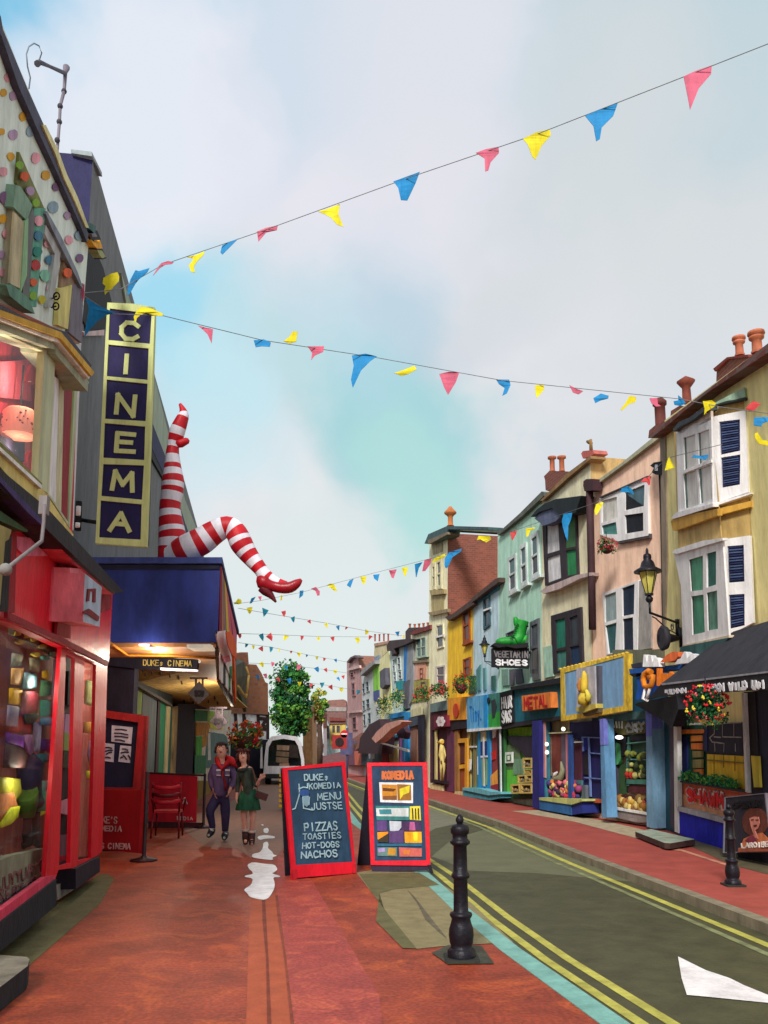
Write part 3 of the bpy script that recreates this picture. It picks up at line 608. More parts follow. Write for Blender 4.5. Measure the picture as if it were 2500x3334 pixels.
b.poly(CW, V(322, 895, 357, 985, 400, 1130, 426, 1200, 402, 1200, 385, 1140, 352, 1020, 322, 955), m_nvw, .06, .08)
b.poly(CW, V(322, 955, 352, 1020, 356, 1040, 322, 980), BLACK, .05, .06)
b.poly(CW, A(640, 1700, 745, 1930, 810, 2195, 760, 2212, 615, 2212, 625, 1900), BLACK, .03, .04)
b.poly(CW, B(600, 180, 770, 200, 760, 380, 640, 400, 590, 300), BLACK, .035, .04)
b.poly(CW, B(600, 400, 750, 385, 750, 425, 610, 428), mat(215, 190, 190), .05, .06)
b.build('band', ci)
MB().poly(Pl((-6, 12.3, 0), (-4, 12.3, 0)), A(510, 1075, 660, 1092, 662, 1125, 512, 1102), mat(150, 160, 164), .0, .5).build('parapet_cap', ci)
# canopy
ZC = 3.15; y0 = 12.42; xl, xr = -4.9, aty(V(470, 1385), 12.4).x
zt = aty(V(350, 1205), 12.4).z; zb = aty(V(350, 1388), 12.4).z; xr2 = xr-.14*8.2
cn = MB(); m_can = mat(34, 50, 126, rough=.5, var=.28, sc=1.6)
q = [Vector((xl, y0, zb)), Vector((xr, y0, zb)), Vector((xr2, y0+8.2, zb)), Vector((xl-1.1, y0+8.2, zb))]
def vprism(pts, z0, z1, m, mtop=None, mb=None):
    mb = mb or MB(); P = [Vector((p.x, p.y, z1)) for p in pts]; mb.prism(P, Vector((0, 0, 1)), z1-z0, m); return mb
vprism(q, zb, zt-.1, m_can, mb=cn); 
q2 = [Vector((xl, y0-.06, 0)), Vector((xr+.04, y0-.06, 0)), Vector((xr2+.04, y0+8.3, 0)), Vector((xl-1.1, y0+8.3, 0))]
vprism(q2, zt-.09, zt, mat(56, 70, 128), mb=cn); cn.build('canopy', ci)
MB().box(((xl+xr)/2, y0-.01, zt-.14), (xr-xl-.02, .03, .06), mat(24, 26, 44)).build('canopy_painted_shadow', ci)  # solid dark strip painting the shadow under the canopy's top edge
# canopy street face with coloured stripes
CS = Pl((xr, y0, 0), (xr2, y0+8.2, 0))
ban = MB(); bc = [mat(130, 20, 40), mat(230, 120, 40), mat(30, 130, 150), mat(230, 80, 30), mat(60, 110, 80), mat(235, 205, 20), mat(240, 160, 40), mat(215, 90, 120)]
Ls = [0, .7, 1.2, 2.0, 2.5, 3.0, 4.3, 4.9, 8.0]
for i in range(8):
    tpt = Ls[i]; 
    a0, a1 = Ls[i], Ls[i+1]
    P = [CS.w(a0*.35, zt-.12, .02), CS.w(a1*.35+.02, zt-.12, .02), CS.w(a1, zb+.02, .03), CS.w(a0, zb+.02, .03)]
    ban.prism(P, CS.n, .015+.004*i, bc[i])
P = [CS.w(8*.35, zt-.12, .015), CS.w(8.0, zt-.12, .015), CS.w(8.0, zb+.5, .015)]; ban.prism(P, CS.n, .01, mat(215, 90, 120))
tag(ban.build('striped_banner'), 'banner of fanned rainbow stripes on the street side of the blue canopy', 'banner')
lo = MB()
ls = [(0, 1.1, mat(232, 230, 226), .0, .75), (1.1, 1.9, mat(24, 40, 60), .1, .7), (1.9, 3.3, mat(235, 232, 228), -.02, .72), (3.3, 4.2, mat(30, 140, 70), .2, .6), (4.2, 6.2, mat(232, 226, 215), .05, .7), (6.2, 7.6, mat(225, 120, 40), .1, .6)]
lo.prism([CS.w(0, zb, .0), CS.w(8, zb, .0), CS.w(8, zb-.62, .0), CS.w(1.0, zb-.5, 0)], CS.n, .05, mat(60, 46, 36))
for a0, a1, m, z0, z1 in ls:
    lo.prism([CS.w(a0+.2, zb-.06, .03), CS.w(a1+.1, zb-.06, .03), CS.w(a1+.3, zb-.5*z1/.75, .03), CS.w(a0+.5, zb-.5*z1/.75, .03)], CS.n, .02, m)
lo.prism([CS.w(3.6, zb+.5, .09), CS.w(4.6, zb+.45, .09), CS.w(6.4, zb-.3, .09), CS.w(6.1, zb-.6, .09), CS.w(5.1, zb-.2, .09)], CS.n, .04, mat(240, 100, 20))
lo.build('program_board', ci)
Q_ = Zm(650, 1950, 850/1659); CQ = CS.off(.06)
for c, q, lb in (((236, 232, 232), Q_(105, 212, 165, 200, 186, 300, 205, 380, 208, 512, 192, 480, 150, 370, 120, 290), 'white flag with a pink band hanging below the rainbow banner'), ((240, 96, 26), Q_(170, 212, 200, 205, 222, 260, 236, 310, 234, 380, 205, 350, 180, 290), 'bright orange flag hanging beside the white flag at the canopy corner')):
    f_ = MB(); f_.poly(CQ, q, mat(*c, var=.12), .0 if c[1] > 200 else .12, .015)
    if c[1] > 200: f_.poly(CQ, Q_(145, 370, 190, 358, 200, 395, 160, 405), mat(225, 130, 150), .01, .012); f_.poly(CQ, Q_(192, 430, 208, 425, 208, 505, 194, 480), mat(40, 130, 70), .01, .012)
    f_.tube([CQ.hit(q[0]), CS.hit(q[0], -.02)], .02, BLACK, 6); tag(f_.build('flag'), lb, 'flag', 'flags at the canopy corner')
# soffit
m_sof = mat(172, 120, 72, rough=.6, var=.14, sc=3)
so = MB(); vprism([Vector((xl, y0+.02, 0)), Vector((xr-.03, y0+.02, 0)), Vector((xr2-.03, y0+8.1, 0)), Vector((xl-1.1, y0+8.1, 0))], zb-.06, zb-.002, m_sof, mb=so); so.build('soffit', ci)
sl = MB()
for x in (1112, 1163, 1213):
    p = gp(C(x, 945+(x-1112)*.5), zb-.07); MB().lathe(p+Vector((0, 0, -.015)), [(.01, 0), (.075, 0), (.08, .02)], mat(250, 248, 240, emit=.45), 14).build('ceiling_light', ci); lamp('canopy_bulb', p-Vector((0, -.25, .15)), 7, .03)
p = gp(C(1560, 970), zb-.07); sl.box(p, (.34, .5, .05), mat(205, 200, 180, emit=.15)); sl.build('light_panel', ci)
MB().tube([gp(p, zb-.075) for p in C(852, 932, 985, 1028, 1300, 1030, 1660, 1050)], .02, mat(215, 140, 30), 6).build('ceiling_trim', ci)
# lower patterned awning soffit sloping away
lowp = MB()
cp = [aty(C(1040, 1125), 16.0), aty(C(1530, 1150), 16.0), aty(C(1690, 1130), 17.0), aty(C(1890, 1390), 27), aty(C(1640, 1440), 29.0), aty(C(1330, 1425), 27.0), aty(C(1040, 1240), 18.5)]
Zs = zb-.25
cp = [Vector((p.x, p.y, 0)) for p in (gp(C(1040, 1128), 2.98), gp(C(1540, 1140), 2.98), gp(F_ if False else C(1720, 1150), 2.98))]
S3 = [aty(C(1040, 1128), 16.5), aty(C(1560, 1120), 16.5), aty(FF(130, 960), 30.0), aty(C(1640, 1436), 30.0), aty(C(1330, 1424), 27.0), aty(C(1040, 1240), 17.5)]
m_pat = mat(206, 170, 98, var=.22, sc=6)
nrm = Vector((0, 0, -1)); lowp.prism(S3, Vector((.25, -.5, -.9)).normalized(), .05, m_pat)
o = lowp.build('patterned_awning', ci)
kk = MB(); nn = (S3[1]-S3[0]).cross(S3[3]-S3[0]).normalized()
if nn.dot(CAM-S3[0]) < 0: nn = -nn
def on3(p, d=.03):
    r = ray(p); o_ = S3[0]+nn*d; return CAM+r*((o_-CAM).dot(nn)/r.dot(nn))
for r in range(8):
    for c_ in range(9):
        x = 1100+r*70+c_*22-(r*0); y = 1150+c_*38+r*14
        if y > 1240+(x-1040)*.62-30 or y > 1405 or (x > 1440 and y < 1330): continue
        P = [on3(C(x, y-15), .1), on3(C(x+8, y), .1), on3(C(x+2, y+17), .1), on3(C(x-7, y), .1)]
        kk.prism(P, nn, .02, mat(60, 46, 36))
kk.build('diamond_pattern', o)
ea = MB(); 
ea.prism([aty(p, Y) for p, Y in ((FF(50, 580), 29), (FF(105, 600), 29), (FF(143, 700), 30), (FF(125, 990), 30), (FF(75, 860), 29.5), (FF(0, 740), 27), (FF(0, 650), 27))], Vector((.5, -.86, 0)), .3, mat(92, 94, 80))
for s0, s1 in (((FF(120, 640), 29), (FF(142, 705), 29)), ((FF(142, 705), 29), (FF(126, 850), 29)), ((FF(126, 850), 29), (FF(118, 880), 29)), ((FF(118, 880), 29), (FF(60, 790), 28))):
    ea.tube([aty(*s0), aty(*s1)], .04, mat(214, 178, 100), 6)
ea.build('canopy_gable', ci)
# ground floor of the cinema
gw = MB(); P0_ = CF.w(0, 0); 
gw.prism([CF.w(0, 0), CF.w(9.5, 0), CF.w(9.5, 3.1), CF.w(0, 3.1)], CF.n, .3, mat(42, 50, 52)); gw.build('ground_floor_wall', ci)
cl = MB()
for pts, c, d in ((C(1035, 1245, 1105, 1285, 1095, 1485, 1035, 1480), (120, 150, 30), .05), (C(1105, 1285, 1225, 1370, 1215, 1480, 1200, 2150, 1120, 2150, 1130, 1500, 1095, 1490), (76, 88, 94), .06), (C(1222, 1370, 1240, 1375, 1215, 2150, 1190, 2150), (52, 38, 46), .09),
                  (C(1240, 1380, 1292, 1410, 1265, 2140, 1215, 2150), (30, 106, 78), .07), (C(1292, 1412, 1318, 1418, 1282, 2130, 1262, 2140), (178, 168, 130), .1), (C(1318, 1418, 1350, 1420, 1305, 2120, 1282, 2130), (40, 96, 90), .06), (C(1350, 1420, 1375, 1420, 1348, 2110, 1325, 2115), (150, 128, 92), .12),
                  (C(1375, 1400, 1505, 1405, 1500, 1560, 1480, 2060, 1352, 2100), (28, 26, 48), .08), (C(1035, 1225, 1330, 1405, 1330, 1425, 1035, 1250), (66, 62, 60), .2)):
    cl.poly(CF, pts, mat(*c), d, .06)
cl.build('entrance_panel', ci)
# navy wall end + pillar behind poster case
np_ = MB(); a0 = aty(C(760, 1035), 14.2); a1 = aty(C(1040, 1035), 14.2)
np_.box(((a0.x+a1.x)/2, 14.35, 1.52), (a1.x-a0.x, .25, 3.04), mat(24, 24, 44, var=.2)); np_.build('pillar', ci)
# hanging name sign
HS = Pl((-4, 14.0, 0), (-2, 14.0, 0))
hs = thing('hanging_sign', 'long dark navy hanging sign reading DUKEs CINEMA under the blue canopy', 'sign', HS.hit(C(1180, 1140)))
MB().poly(HS, C(800, 1032, 980, 1036, 1500, 1056, 1528, 1062, 1522, 1135, 1510, 1138, 1040, 1128, 800, 1100), mat(20, 22, 42), 0, .1).build('panel', hs)
text(HS, C(1105, 1062, 1482, 1072, 1480, 1112, 1105, 1104), 'DUKEs CINEMA', mat(180, 164, 90), .014, .014, .03, hs)
MB().poly(HS, C(1235, 1122, 1520, 1138, 1518, 1150, 1238, 1140), mat(245, 245, 250, emit=.4), .03, .1).build('light_strip', hs)
lamp('sign_bulb', HS.hit(C(1380, 1200), -.4), 7, .03)
lamp('entrance_bulb', Vector((-3.6, 19.5, 2.5)), 34, .03)
MB().poly(HS, C(1530, 1055, 1553, 1070, 1550, 1085, 1532, 1088), mat(235, 232, 228), .0, .05).build('end_lamp', hs)
# diamond signs
for cx, cy, r, Y, lb in ((1535, 1322, 82, 15.5, 'dark diamond shaped hanging sign nearer the camera below the patterned awning'), (1690, 1535, 66, 20, 'smaller dark diamond hanging sign above the multicoloured shop window')):
    DP = Pl((-4, Y, 0), (-2, Y, 0)); ds = thing('hanging_diamond_sign', lb, 'sign', DP.hit(C(cx, cy+r)), 'dark diamond signs hanging by the cinema')
    m_ds = mat(52, 40, 48, rough=.5)
    MB().poly(DP, C(cx, cy-r-12, cx+r, cy+8, cx-4, cy+r, cx-r-4, cy-2), m_ds, 0, .06).build('panel', ds)
    mb = MB(); mb.poly(DP, C(cx-72, cy-r-44, cx+62, cy-r-44, cx+62, cy-r-30, cx-72, cy-r-30), m_ds, .0, .05)
    for s_ in (-26, 26): mb.poly(DP, C(cx+s_-6, cy-r-32, cx+s_+6, cy-r-32, cx+s_+6, cy-r+35, cx+s_-6, cy-r+35), m_ds, .0, .05)
    mb.build('bracket', ds)
    text(DP, C(cx-34, cy-22, cx+34, cy-18, cx+34, cy+22, cx-34, cy+18), 'SOV', mat(22, 18, 24), .015, .03, .05, ds)
# poster case
PC = Pl((-4, 13.9, 0), (-2, 13.9, 0))
pc = thing('poster_case', 'red framed navy poster case with three white notices at the cinema entrance', 'notice board', PC.hit(D(640, 290)))
outer = C(740, 1430, 815, 1452, 1132, 1496, 1120, 1620)[:3]+[D(772, 284), D(500, 284)]
MB().poly(PC, outer, mat(150, 26, 30), .05, .14, holes=[C(760, 1490, 810, 1508, 1065, 1545)+[D(716, 274), D(520, 272)]]).build('frame', pc)
MB().poly(PC, C(1112, 1500, 1132, 1500)+[D(772, 284), D(758, 284)], mat(120, 22, 26), .055, .02).build('frame_edge', pc)
MB().poly(PC, C(745, 1460, 1100, 1500)+[D(750, 278), D(500, 278)], mat(22, 24, 54), -.05, .04).build('backboard', pc)
for pts, lines in ((C(862, 1566, 1024, 1582, 1012, 1712, 858, 1692), ((890, 1600, 975, 1606), (885, 1628, 985, 1640), (885, 1652, 985, 1662), (890, 1680, 960, 1690))), (C(800, 1705, 882, 1712, 875, 1852, 790, 1840), ((815, 1740, 860, 1745), (812, 1768, 866, 1760), (820, 1790, 860, 1775), (812, 1815, 850, 1820))), (C(928, 1722, 1012, 1730, 1002, 1858, 912, 1848), ((945, 1750, 985, 1760), (935, 1780, 990, 1775), (950, 1800, 975, 1830), (990, 1800, 1005, 1830), (930, 1820, 945, 1815)))):
    o = MB().poly(PC, pts, mat(188, 190, 206, var=.05), -.03, .012).build('notice', pc)
    mb = MB()
    for l in lines: strokes(mb, PC, [[C(l[0], l[1]), C((l[0]+l[2])/2, (l[1]+l[3])/2-4), C(l[2], l[3])]], .022, mat(48, 38, 52), -.022)
    mb.build('print', o)
# security light
sp = MB()
for pts, c, d in ((A(625, 1600, 660, 1610, 690, 1630, 685, 1690, 655, 1655, 628, 1640), (60, 100, 95), .5), (A(630, 1650, 700, 1660, 725, 1720, 720, 1760, 760, 1840, 768, 1860, 740, 1868, 700, 1800, 650, 1720), (24, 22, 26), .45), (A(655, 1725, 700, 1760, 720, 1730, 740, 1790, 700, 1790, 672, 1760), (235, 165, 30), .52), (A(700, 1800, 735, 1805, 765, 1850, 735, 1860, 712, 1830), (160, 165, 110), .53), (A(660, 1685, 690, 1680, 700, 1705, 665, 1705), (120, 112, 120), .52)):
    sp.poly(CW, pts, mat(*c), d, .12)
o = sp.build('wall_floodlight'); tag(o, 'small black and amber floodlight bracket below the gutter corner of the dotted building', 'floodlight')
# ---- vertical CINEMA sign
BS = Pl((-4.2, 12.3, 0), (-3, 12.3, 0))
sg = thing('vertical_cinema_sign', 'tall vertical navy sign with pale lime frame spelling CINEMA', 'sign', BS.hit(V(260, 1180)))
m_lime = mat(206, 214, 142, var=.06); m_sgn = mat(34, 28, 76, var=.12)
outs = B(775, 190, 1080, 215, 1112, 275, 1050, 1945, 688, 1920)
cells = [B(790, 230, 1092, 268, 1078, 485, 780, 458), B(780, 490, 1070, 518, 1062, 745, 768, 718), B(768, 742, 1062, 772, 1048, 1042, 755, 1025), B(752, 1055, 1045, 1080, 1038, 1322, 742, 1305), B(742, 1350, 1036, 1360, 1022, 1608, 728, 1580), B(724, 1612, 1020, 1640, 1012, 1895, 712, 1878)]
MB().poly(BS, B(772, 188, 960, 196, 1112, 222, 1112, 300, 1052, 1945, 686, 1920), m_lime, .02, .1, holes=cells).build('frame', sg)
MB().poly(BS, B(780, 220, 1100, 250, 1045, 1920, 700, 1900), m_sgn, 0, .2).build('panel', sg)
lb = [B(870, 325, 1000, 325, 990, 455, 862, 445), B(840, 565, 980, 565, 975, 695, 838, 690), B(846, 850, 970, 860, 955, 1008, 838, 980), B(840, 1122, 965, 1135, 962, 1262, 834, 1255), B(810, 1400, 962, 1412, 952, 1548, 806, 1535), B(800, 1700, 955, 1700, 935, 1838, 790, 1825)]
lb = [B(872, 330, 1003, 338, 995, 455, 865, 445), B(840, 567, 985, 567, 975, 695, 832, 690), B(848, 850, 972, 862, 958, 1005, 836, 982), B(845, 1128, 980, 1140, 978, 1262, 836, 1255), B(815, 1400, 964, 1418, 952, 1545, 806, 1530), B(806, 1700, 935, 1712, 930, 1832, 790, 1825)]
for ch, q in zip('CINEMA', lb): text(BS, q, ch, m_lime, .015, .068, 0, sg, 'letter', th=.02)
mb = MB()
for y in (1740,): mb.tube([BS.hit(B(690, y+30)), CW.hit(B(560, y+10), .02)], .03, BLACK, 6)
mb.build('bracket', sg); MB().tube([CW.hit(B(568, 1620), .1), CW.hit(B(560, 1830), .1)], .05, BLACK, 8).build('wall_plate', sg)
for a_, b_ in ((B(566, 1655), B(563, 1720)), (B(560, 1775), B(558, 1805))): MB().tube([CW.hit(a_, .2), CW.hit(b_, .2)], .035, WHITE, 8).build('sign_lamp', sg)
# ---- striped legs sculpture
lg = thing('giant_legs_sculpture', 'giant pair of red and white striped legs kicking from the blue canopy roof', 'sculpture', aty(E(300, 1560), 12.9))
mR = mat(190, 18, 34, rough=.5, var=.1); mW = mat(222, 220, 230, rough=.55, var=.06)
def dense(pts, rs, step=.035):
    P = [Vector(p) for p in pts]; out = []; ro = []
    for i in range(len(P)-1):
        p0 = P[max(i-1, 0)]; p1 = P[i]; p2 = P[i+1]; p3 = P[min(i+2, len(P)-1)]; r0, r1, r2, r3 = rs[max(i-1, 0)], rs[i], rs[i+1], rs[min(i+2, len(P)-1)]
        n = max(2, int((p2-p1).length/step))
        for k_ in range(n):
            t = k_/n; f = lambda a, b_, c_, d_: .5*((2*b_)+(c_-a)*t+(2*a-5*b_+4*c_-d_)*t*t+(3*b_-a-3*c_+d_)*t**3)
            out.append(Vector((f(p0.x, p1.x, p2.x, p3.x), f(p0.y, p1.y, p2.y, p3.y), f(p0.z, p1.z, p2.z, p3.z)))); ro.append(f(r0, r1, r2, r3))
    out.append(P[-1]); ro.append(rs[-1]); return out, ro
pxm = 600/1659/F*12.9
def legmesh(spec, Y, seg, start=0):
    pts = [aty(E(a, b_), Y+dy) for a, b_, r, dy in spec]; rs = [r*pxm for a, b_, r, dy in spec]
    P, R_ = dense(pts, rs); acc = [0]
    for a, b_ in zip(P[:-1], P[1:]): acc.append(acc[-1]+(b_-a).length)
    bd = [v*pxm for v in seg]
    def mf(i):
        k_ = sum(1 for v in bd if acc[i] >= v)+start; return mR if k_ % 2 == 0 else mW
    m = MB(); m.tube(P, R_, mR, 22, matf=mf); return m, P, R_
segs = [0]; cum = []
# upright leg: stripe boundaries by distance from the hip in zoom pixels
up_ = [(285, 1590, 112, 0), (300, 1480, 124, 0), (307, 1400, 128, 0), (298, 1290, 118, 0), (288, 1180, 103, 0), (288, 1080, 97, 0), (306, 960, 103, 0), (312, 870, 103, 0), (310, 790, 88, 0), (309, 700, 72, 0), (308, 620, 62, 0), (318, 545, 56, 0), (338, 480, 70, 0), (358, 410, 72, -.02), (388, 335, 62, -.03), (408, 280, 50, -.03), (402, 235, 32, -.03), (376, 180, 14, -.03)]
bd = [60, 150, 208, 240, 290, 380, 415, 545, 620, 650, 690, 740, 800, 870, 910, 1000, 1055, 1120, 1180, 1290, 1400]
bd = [110, 195, 265, 310, 390, 475, 545, 635, 690, 745, 795, 870, 925, 1010, 1075, 1140, 1205, 1290, 1395, 1440]
m, P, R_ = legmesh(up_, 12.95, bd)
hp_ = [aty(E(330, 530), 12.95), aty(E(390, 535), 12.93), aty(E(440, 510), 12.92), aty(E(456, 500), 12.92)]; m.tube(hp_, [50*pxm, 40*pxm, 32*pxm, 14*pxm], mR, 14)
m.build('leg', lg)
bt = [(230, 1540, 95, .1), (330, 1530, 120, .05), (430, 1480, 125, 0), (560, 1420, 128, 0), (680, 1340, 112, 0), (770, 1292, 100, 0), (830, 1290, 96, 0), (885, 1345, 100, 0), (925, 1430, 105, 0), (975, 1510, 92, 0), (1040, 1595, 76, 0), (1105, 1675, 64, 0), (1150, 1735, 66, 0), (1240, 1785, 48, 0), (1330, 1815, 40, 0)]
bd = [60, 150, 215, 330, 385, 470, 535, 625, 690, 735, 800, 850, 925, 985, 1055, 1120, 1185, 1265, 1300, 1390, 1500]
m, P, R_ = legmesh(bt, 12.85, bd, 0); m.build('leg', lg)
m_sh = mat(150, 14, 30, rough=.35, var=.1); m_shd = mat(92, 18, 30, rough=.4)
sh = MB()
f1 = [aty(E(a, b_), 12.82) for a, b_ in ((1105, 1730), (1130, 1785), (1200, 1815), (1290, 1835), (1370, 1830), (1435, 1790), (1468, 1760))]
sh.tube(*dense(f1, [v*pxm for v in (42, 72, 52, 52, 52, 38, 14)]), m_sh, 16)
f2 = [aty(E(a, b_), 12.82) for a, b_ in ((1115, 1830), (1150, 1865), (1195, 1905), (1240, 1965))]
sh.tube(*dense(f2, [v*pxm for v in (48, 46, 30, 9)]), m_shd, 12); sh.build('shoe', lg)
# ================================================================== PAVEMENT OBJECTS LEFT
def post(P, h, nm, parent):
    m = MB(); m.lathe(P, [(.01, .0), (.2, .0), (.2, .02), (.06, .05), (.03, .08), (.028, h), (.01, h+.02)], mat(50, 30, 36, rough=.4, kind='metal'), 14); return m.build(nm, parent)
m_ban = mat(160, 22, 32, var=.12, sc=2); m_ban2 = mat(196, 22, 44, var=.1, sc=2)
g1 = gp(D(776, 668)); g2 = gp(D(1098, 490)); g0 = gp(D(470, 640)); 
BP = Pl(g0, g1)
t1 = thing('barrier_banner', 'dark red cafe barrier banner with white lettering next to the red shop', 'barrier', g1, 'red cafe barrier banners')
MB().poly(BP, D(440, 282, 545, 284, 790, 284, 765, 628, 540, 605, 440, 595), m_ban, 0, .02).build('banner', t1)
MB().poly(BP, D(765, 285, 792, 285, 768, 628, 745, 625), mat(190, 40, 50), .006, .01).build('banner_edge', t1)
post(g1, BP.hit(D(795, 190)).z, 'post', t1)
for s_, q in (("KE'S", D(553, 430, 632, 433, 632, 466, 553, 462)), ('MEDIA', D(546, 480, 657, 482, 655, 508, 546, 505)), ('S CINEMA', D(543, 573, 706, 576, 704, 604, 543, 600))): text(BP, q, s_, mat(196, 160, 160), .012, .016, .03, t1)
BQ = Pl((-6, g2.y, 0), (-2, g2.y, 0))
t2 = thing('barrier_banner', 'bright red cafe barrier banner behind the red bistro chair', 'barrier', g2, 'red cafe barrier banners')
MB().poly(BQ, D(806, 194, 1066, 212, 1060, 460, 800, 455), m_ban2, 0, .02).build('banner', t2)
MB().poly(BQ, D(800, 188, 1100, 202, 1100, 212, 800, 198), mat(60, 26, 34), .01, .03).build('top_rail', t2)
MB().poly(BQ, D(800, 455, 1095, 462, 1094, 490, 800, 490), mat(70, 28, 40), .005, .02).build('bottom_rail', t2)
post(g2, BQ.hit(D(1097, 200)).z, 'post', t2)
text(BQ, D(955, 325, 1010, 332, 1012, 360, 955, 356), 'IA', mat(225, 190, 190), .012, .018, .03, t2)
text(BQ, D(955, 428, 1040, 432, 1040, 448, 958, 446), 'MEDIA', mat(225, 190, 190), .012, .012, .03, t2)
def chair_(name, label, O_, ux, fy, mF, mP, w_=.5, h=.95, parent_mat=None):
    """bistro chair facing fy (unit vec), ux its right"""
    t = thing(name, label, 'chair', O_); O_ = Vector(O_); up = Vector((0, 0, 1))
    def q(a, b_, c_): return O_+ux*a+fy*b_+up*c_
    seat = MB().obox(q(0, 0, .47), ux, fy, up, (w_, .46, .04), mP); seat.build('seat', t)
    for sx in (-1, 1):
        MB().tube([q(sx*w_*.46, .2, .46), q(sx*w_*.5, .25, 0)], .018, mF, 8).build('leg', t)
        MB().tube([q(sx*w_*.46, -.22, .46), q(sx*w_*.5, -.3, 0)], .018, mF, 8).build('leg', t)
        MB().tube([q(sx*w_*.46, -.22, .46), q(sx*w_*.52, -.3, h)], .018, mF, 8).build('back_post', t)
        MB().tube([q(sx*w_*.55, -.25, .68), q(sx*w_*.6, .0, .7), q(sx*w_*.58, .18, .66), q(sx*w_*.5, .2, .46)], .016, mF, 8).build('armrest', t)
    for z0, mm in ((h-.06, mP), (h-.2, mF), (h-.32, mP)):
        MB().tube([q(-w_*.52, -.3, z0), q(-w_*.2, -.36, z0-.03), q(w_*.2, -.36, z0-.03), q(w_*.52, -.3, z0)], .035, mm, 8, flat=.35).build('backrest', t)
    return t
cg = gp(D(880, 548)); ang = math.radians(200); ux = Vector((math.cos(.1), math.sin(.1), 0)); fy = Vector((-math.sin(.1), math.cos(.1), 0))
chair_('bistro_chair', 'red bistro chair with slatted back standing by the red cafe banner', cg+Vector((0, .3, 0)), ux, fy, mat(120, 20, 32, rough=.4), mat(205, 34, 52, rough=.4), .5, 1.0)
# second chair, yellow chair behind the menu board
cg = gp(G(180, 975)); cp2 = Vector((cg.x+.3, cg.y+.45, 0))
chair_('cafe_chair', 'dark red wooden chair half hidden behind the chalk menu board', cp2, Vector((.0, -1, 0)), Vector((1, 0, 0)), mat(118, 30, 26, rough=.4), mat(40, 36, 52), .5, 1.02)
yc = thing('stack_of_crates', 'stack of yellow slatted crates behind the chalk menu board', 'crates', gp(V(620, 1752)))
P_ = gp(V(622, 1752))
for i in range(7):
    mb = MB(); mb.box(P_+Vector((0, .2, .09+i*.13)), (.46, .4, .02), mat(200, 140, 30))
    for dy in (-.0, .4): mb.box(P_+Vector((0, dy, .13+i*.13)), (.46, .02, .07), mat(222, 182, 40))
    for dx in (-.23, .23): mb.box(P_+Vector((dx, .2, .13+i*.13)), (.02, .4, .07), mat(215, 165, 35))
    mb.build('crate', yc)
# ---- A-boards
def aboard(name, label, fl, fr_, corners, lean, mframe, minner, inner, sh=0.0, sp=.16):
    a, b_ = gp(fl), gp(fr_); u = (b_-a).normalized(); nb_ = Vector((u.y, -u.x, 0))
    v = (Vector((0, 0, 1))*math.cos(lean)-nb_*math.sin(lean)).normalized()
    pl = Pl(a, b_, v); t = thing(name, label, 'A-board', (a+b_)/2)
    MB().poly(pl, corners, mframe, .0, .04, holes=[inner]).build('frame', t)
    pan = MB().poly(pl, inner, minner, -.012, .02).build('panel', t)
    # rear leaf
    W_ = [pl.hit(p) for p in corners]; tl, tr, br, bl = W_[0], W_[1], W_[2], W_[3]
    v2 = (Vector((0, 0, 1))*math.cos(lean)+nb_*0-nb_*-math.sin(-lean)*-1)
    bk = MB(); q = []
    for p in (tl, tr): q.append(p-pl.n*.05)
    for p, top in ((br, tr), (bl, tl)):
        hgt = p.z; back = top-nb_*((top.z)*math.tan(lean*.3+sp)); back = back-u*sh; q.append(Vector((back.x, back.y, .0)))
    bk.prism(q, pl.n, .03, mat(30, 26, 40)); bk.build('rear_panel', t)
    return t, pl
m_chalk = mat(36, 66, 92, var=.2, sc=3)
t, BA = aboard('menu_board', 'red framed chalk menu board reading DUKEs KOMEDIA MENU with pizzas and nachos', G(275, 1188), G(788, 1132), G(185, 255, 697, 200, 792, 1128, 262, 1172), .12, RED, m_chalk, G(222, 275, 672, 235, 762, 1035, 288, 1062), -.18, .1)
mb = MB(); mb.poly(BA, G(300, 1080, 750, 1075, 755, 1130, 300, 1160), mat(48, 24, 28), -.02, .03); mb.build('foot_rail', t)
mb = MB(); mb.poly(BA, G(262, 1100, 300, 1098, 298, 1178, 262, 1190), mat(190, 20, 34), .01, .06); mb.poly(BA, G(755, 1060, 790, 1050, 795, 1130, 760, 1128), mat(190, 20, 34), .01, .06); mb.build('foot', t)
cha = mat(150, 180, 190, var=.2)
for s_, q, w_ in (('DUKEs', G(360, 312, 552, 305, 556, 355, 362, 360), .022), ('KOMEDIA', G(398, 385, 650, 378, 656, 418, 402, 432), .02), ('MENU', G(468, 470, 655, 455, 662, 512, 472, 522), .02), ('JUSTSE', G(415, 550, 665, 540, 672, 592, 420, 602), .02),
                 ('PIZZAS', G(358, 720, 628, 700, 634, 768, 362, 780), .024), ('TOASTIES', G(350, 805, 655, 790, 660, 836, 350, 850), .018), ('HOT-DOGS', G(345, 880, 640, 868, 645, 910, 345, 925), .02), ('NACHOS', G(335, 955, 625, 935, 632, 990, 335, 1005), .024)):
    text(BA, q, s_, cha, 0, w_*.75, .04, t, 'chalk_lettering', th=.004)
mb = MB(); strokes(mb, BA, [G(315, 390, 320, 470, 285, 590, 262, 600), G(312, 430, 350, 415, 385, 420, 385, 385), G(345, 490, 352, 590, 400, 600, 430, 605), G(400, 500, 395, 560), G(345, 465, 365, 475), G(375, 475, 395, 460)], .016, cha, 0, .004)
mb.poly(BA, G(348, 490, 398, 485, 395, 560, 380, 580, 352, 560), mat(120, 150, 165), 0, .006); mb.poly(BA, [G(*p) for p in circ((360, 462), 42, 32, 10)], mat(40, 74, 130), -.002, .006); mb.build('chalk_drawing', t)
m_bl = mat(34, 62, 92, var=.2)
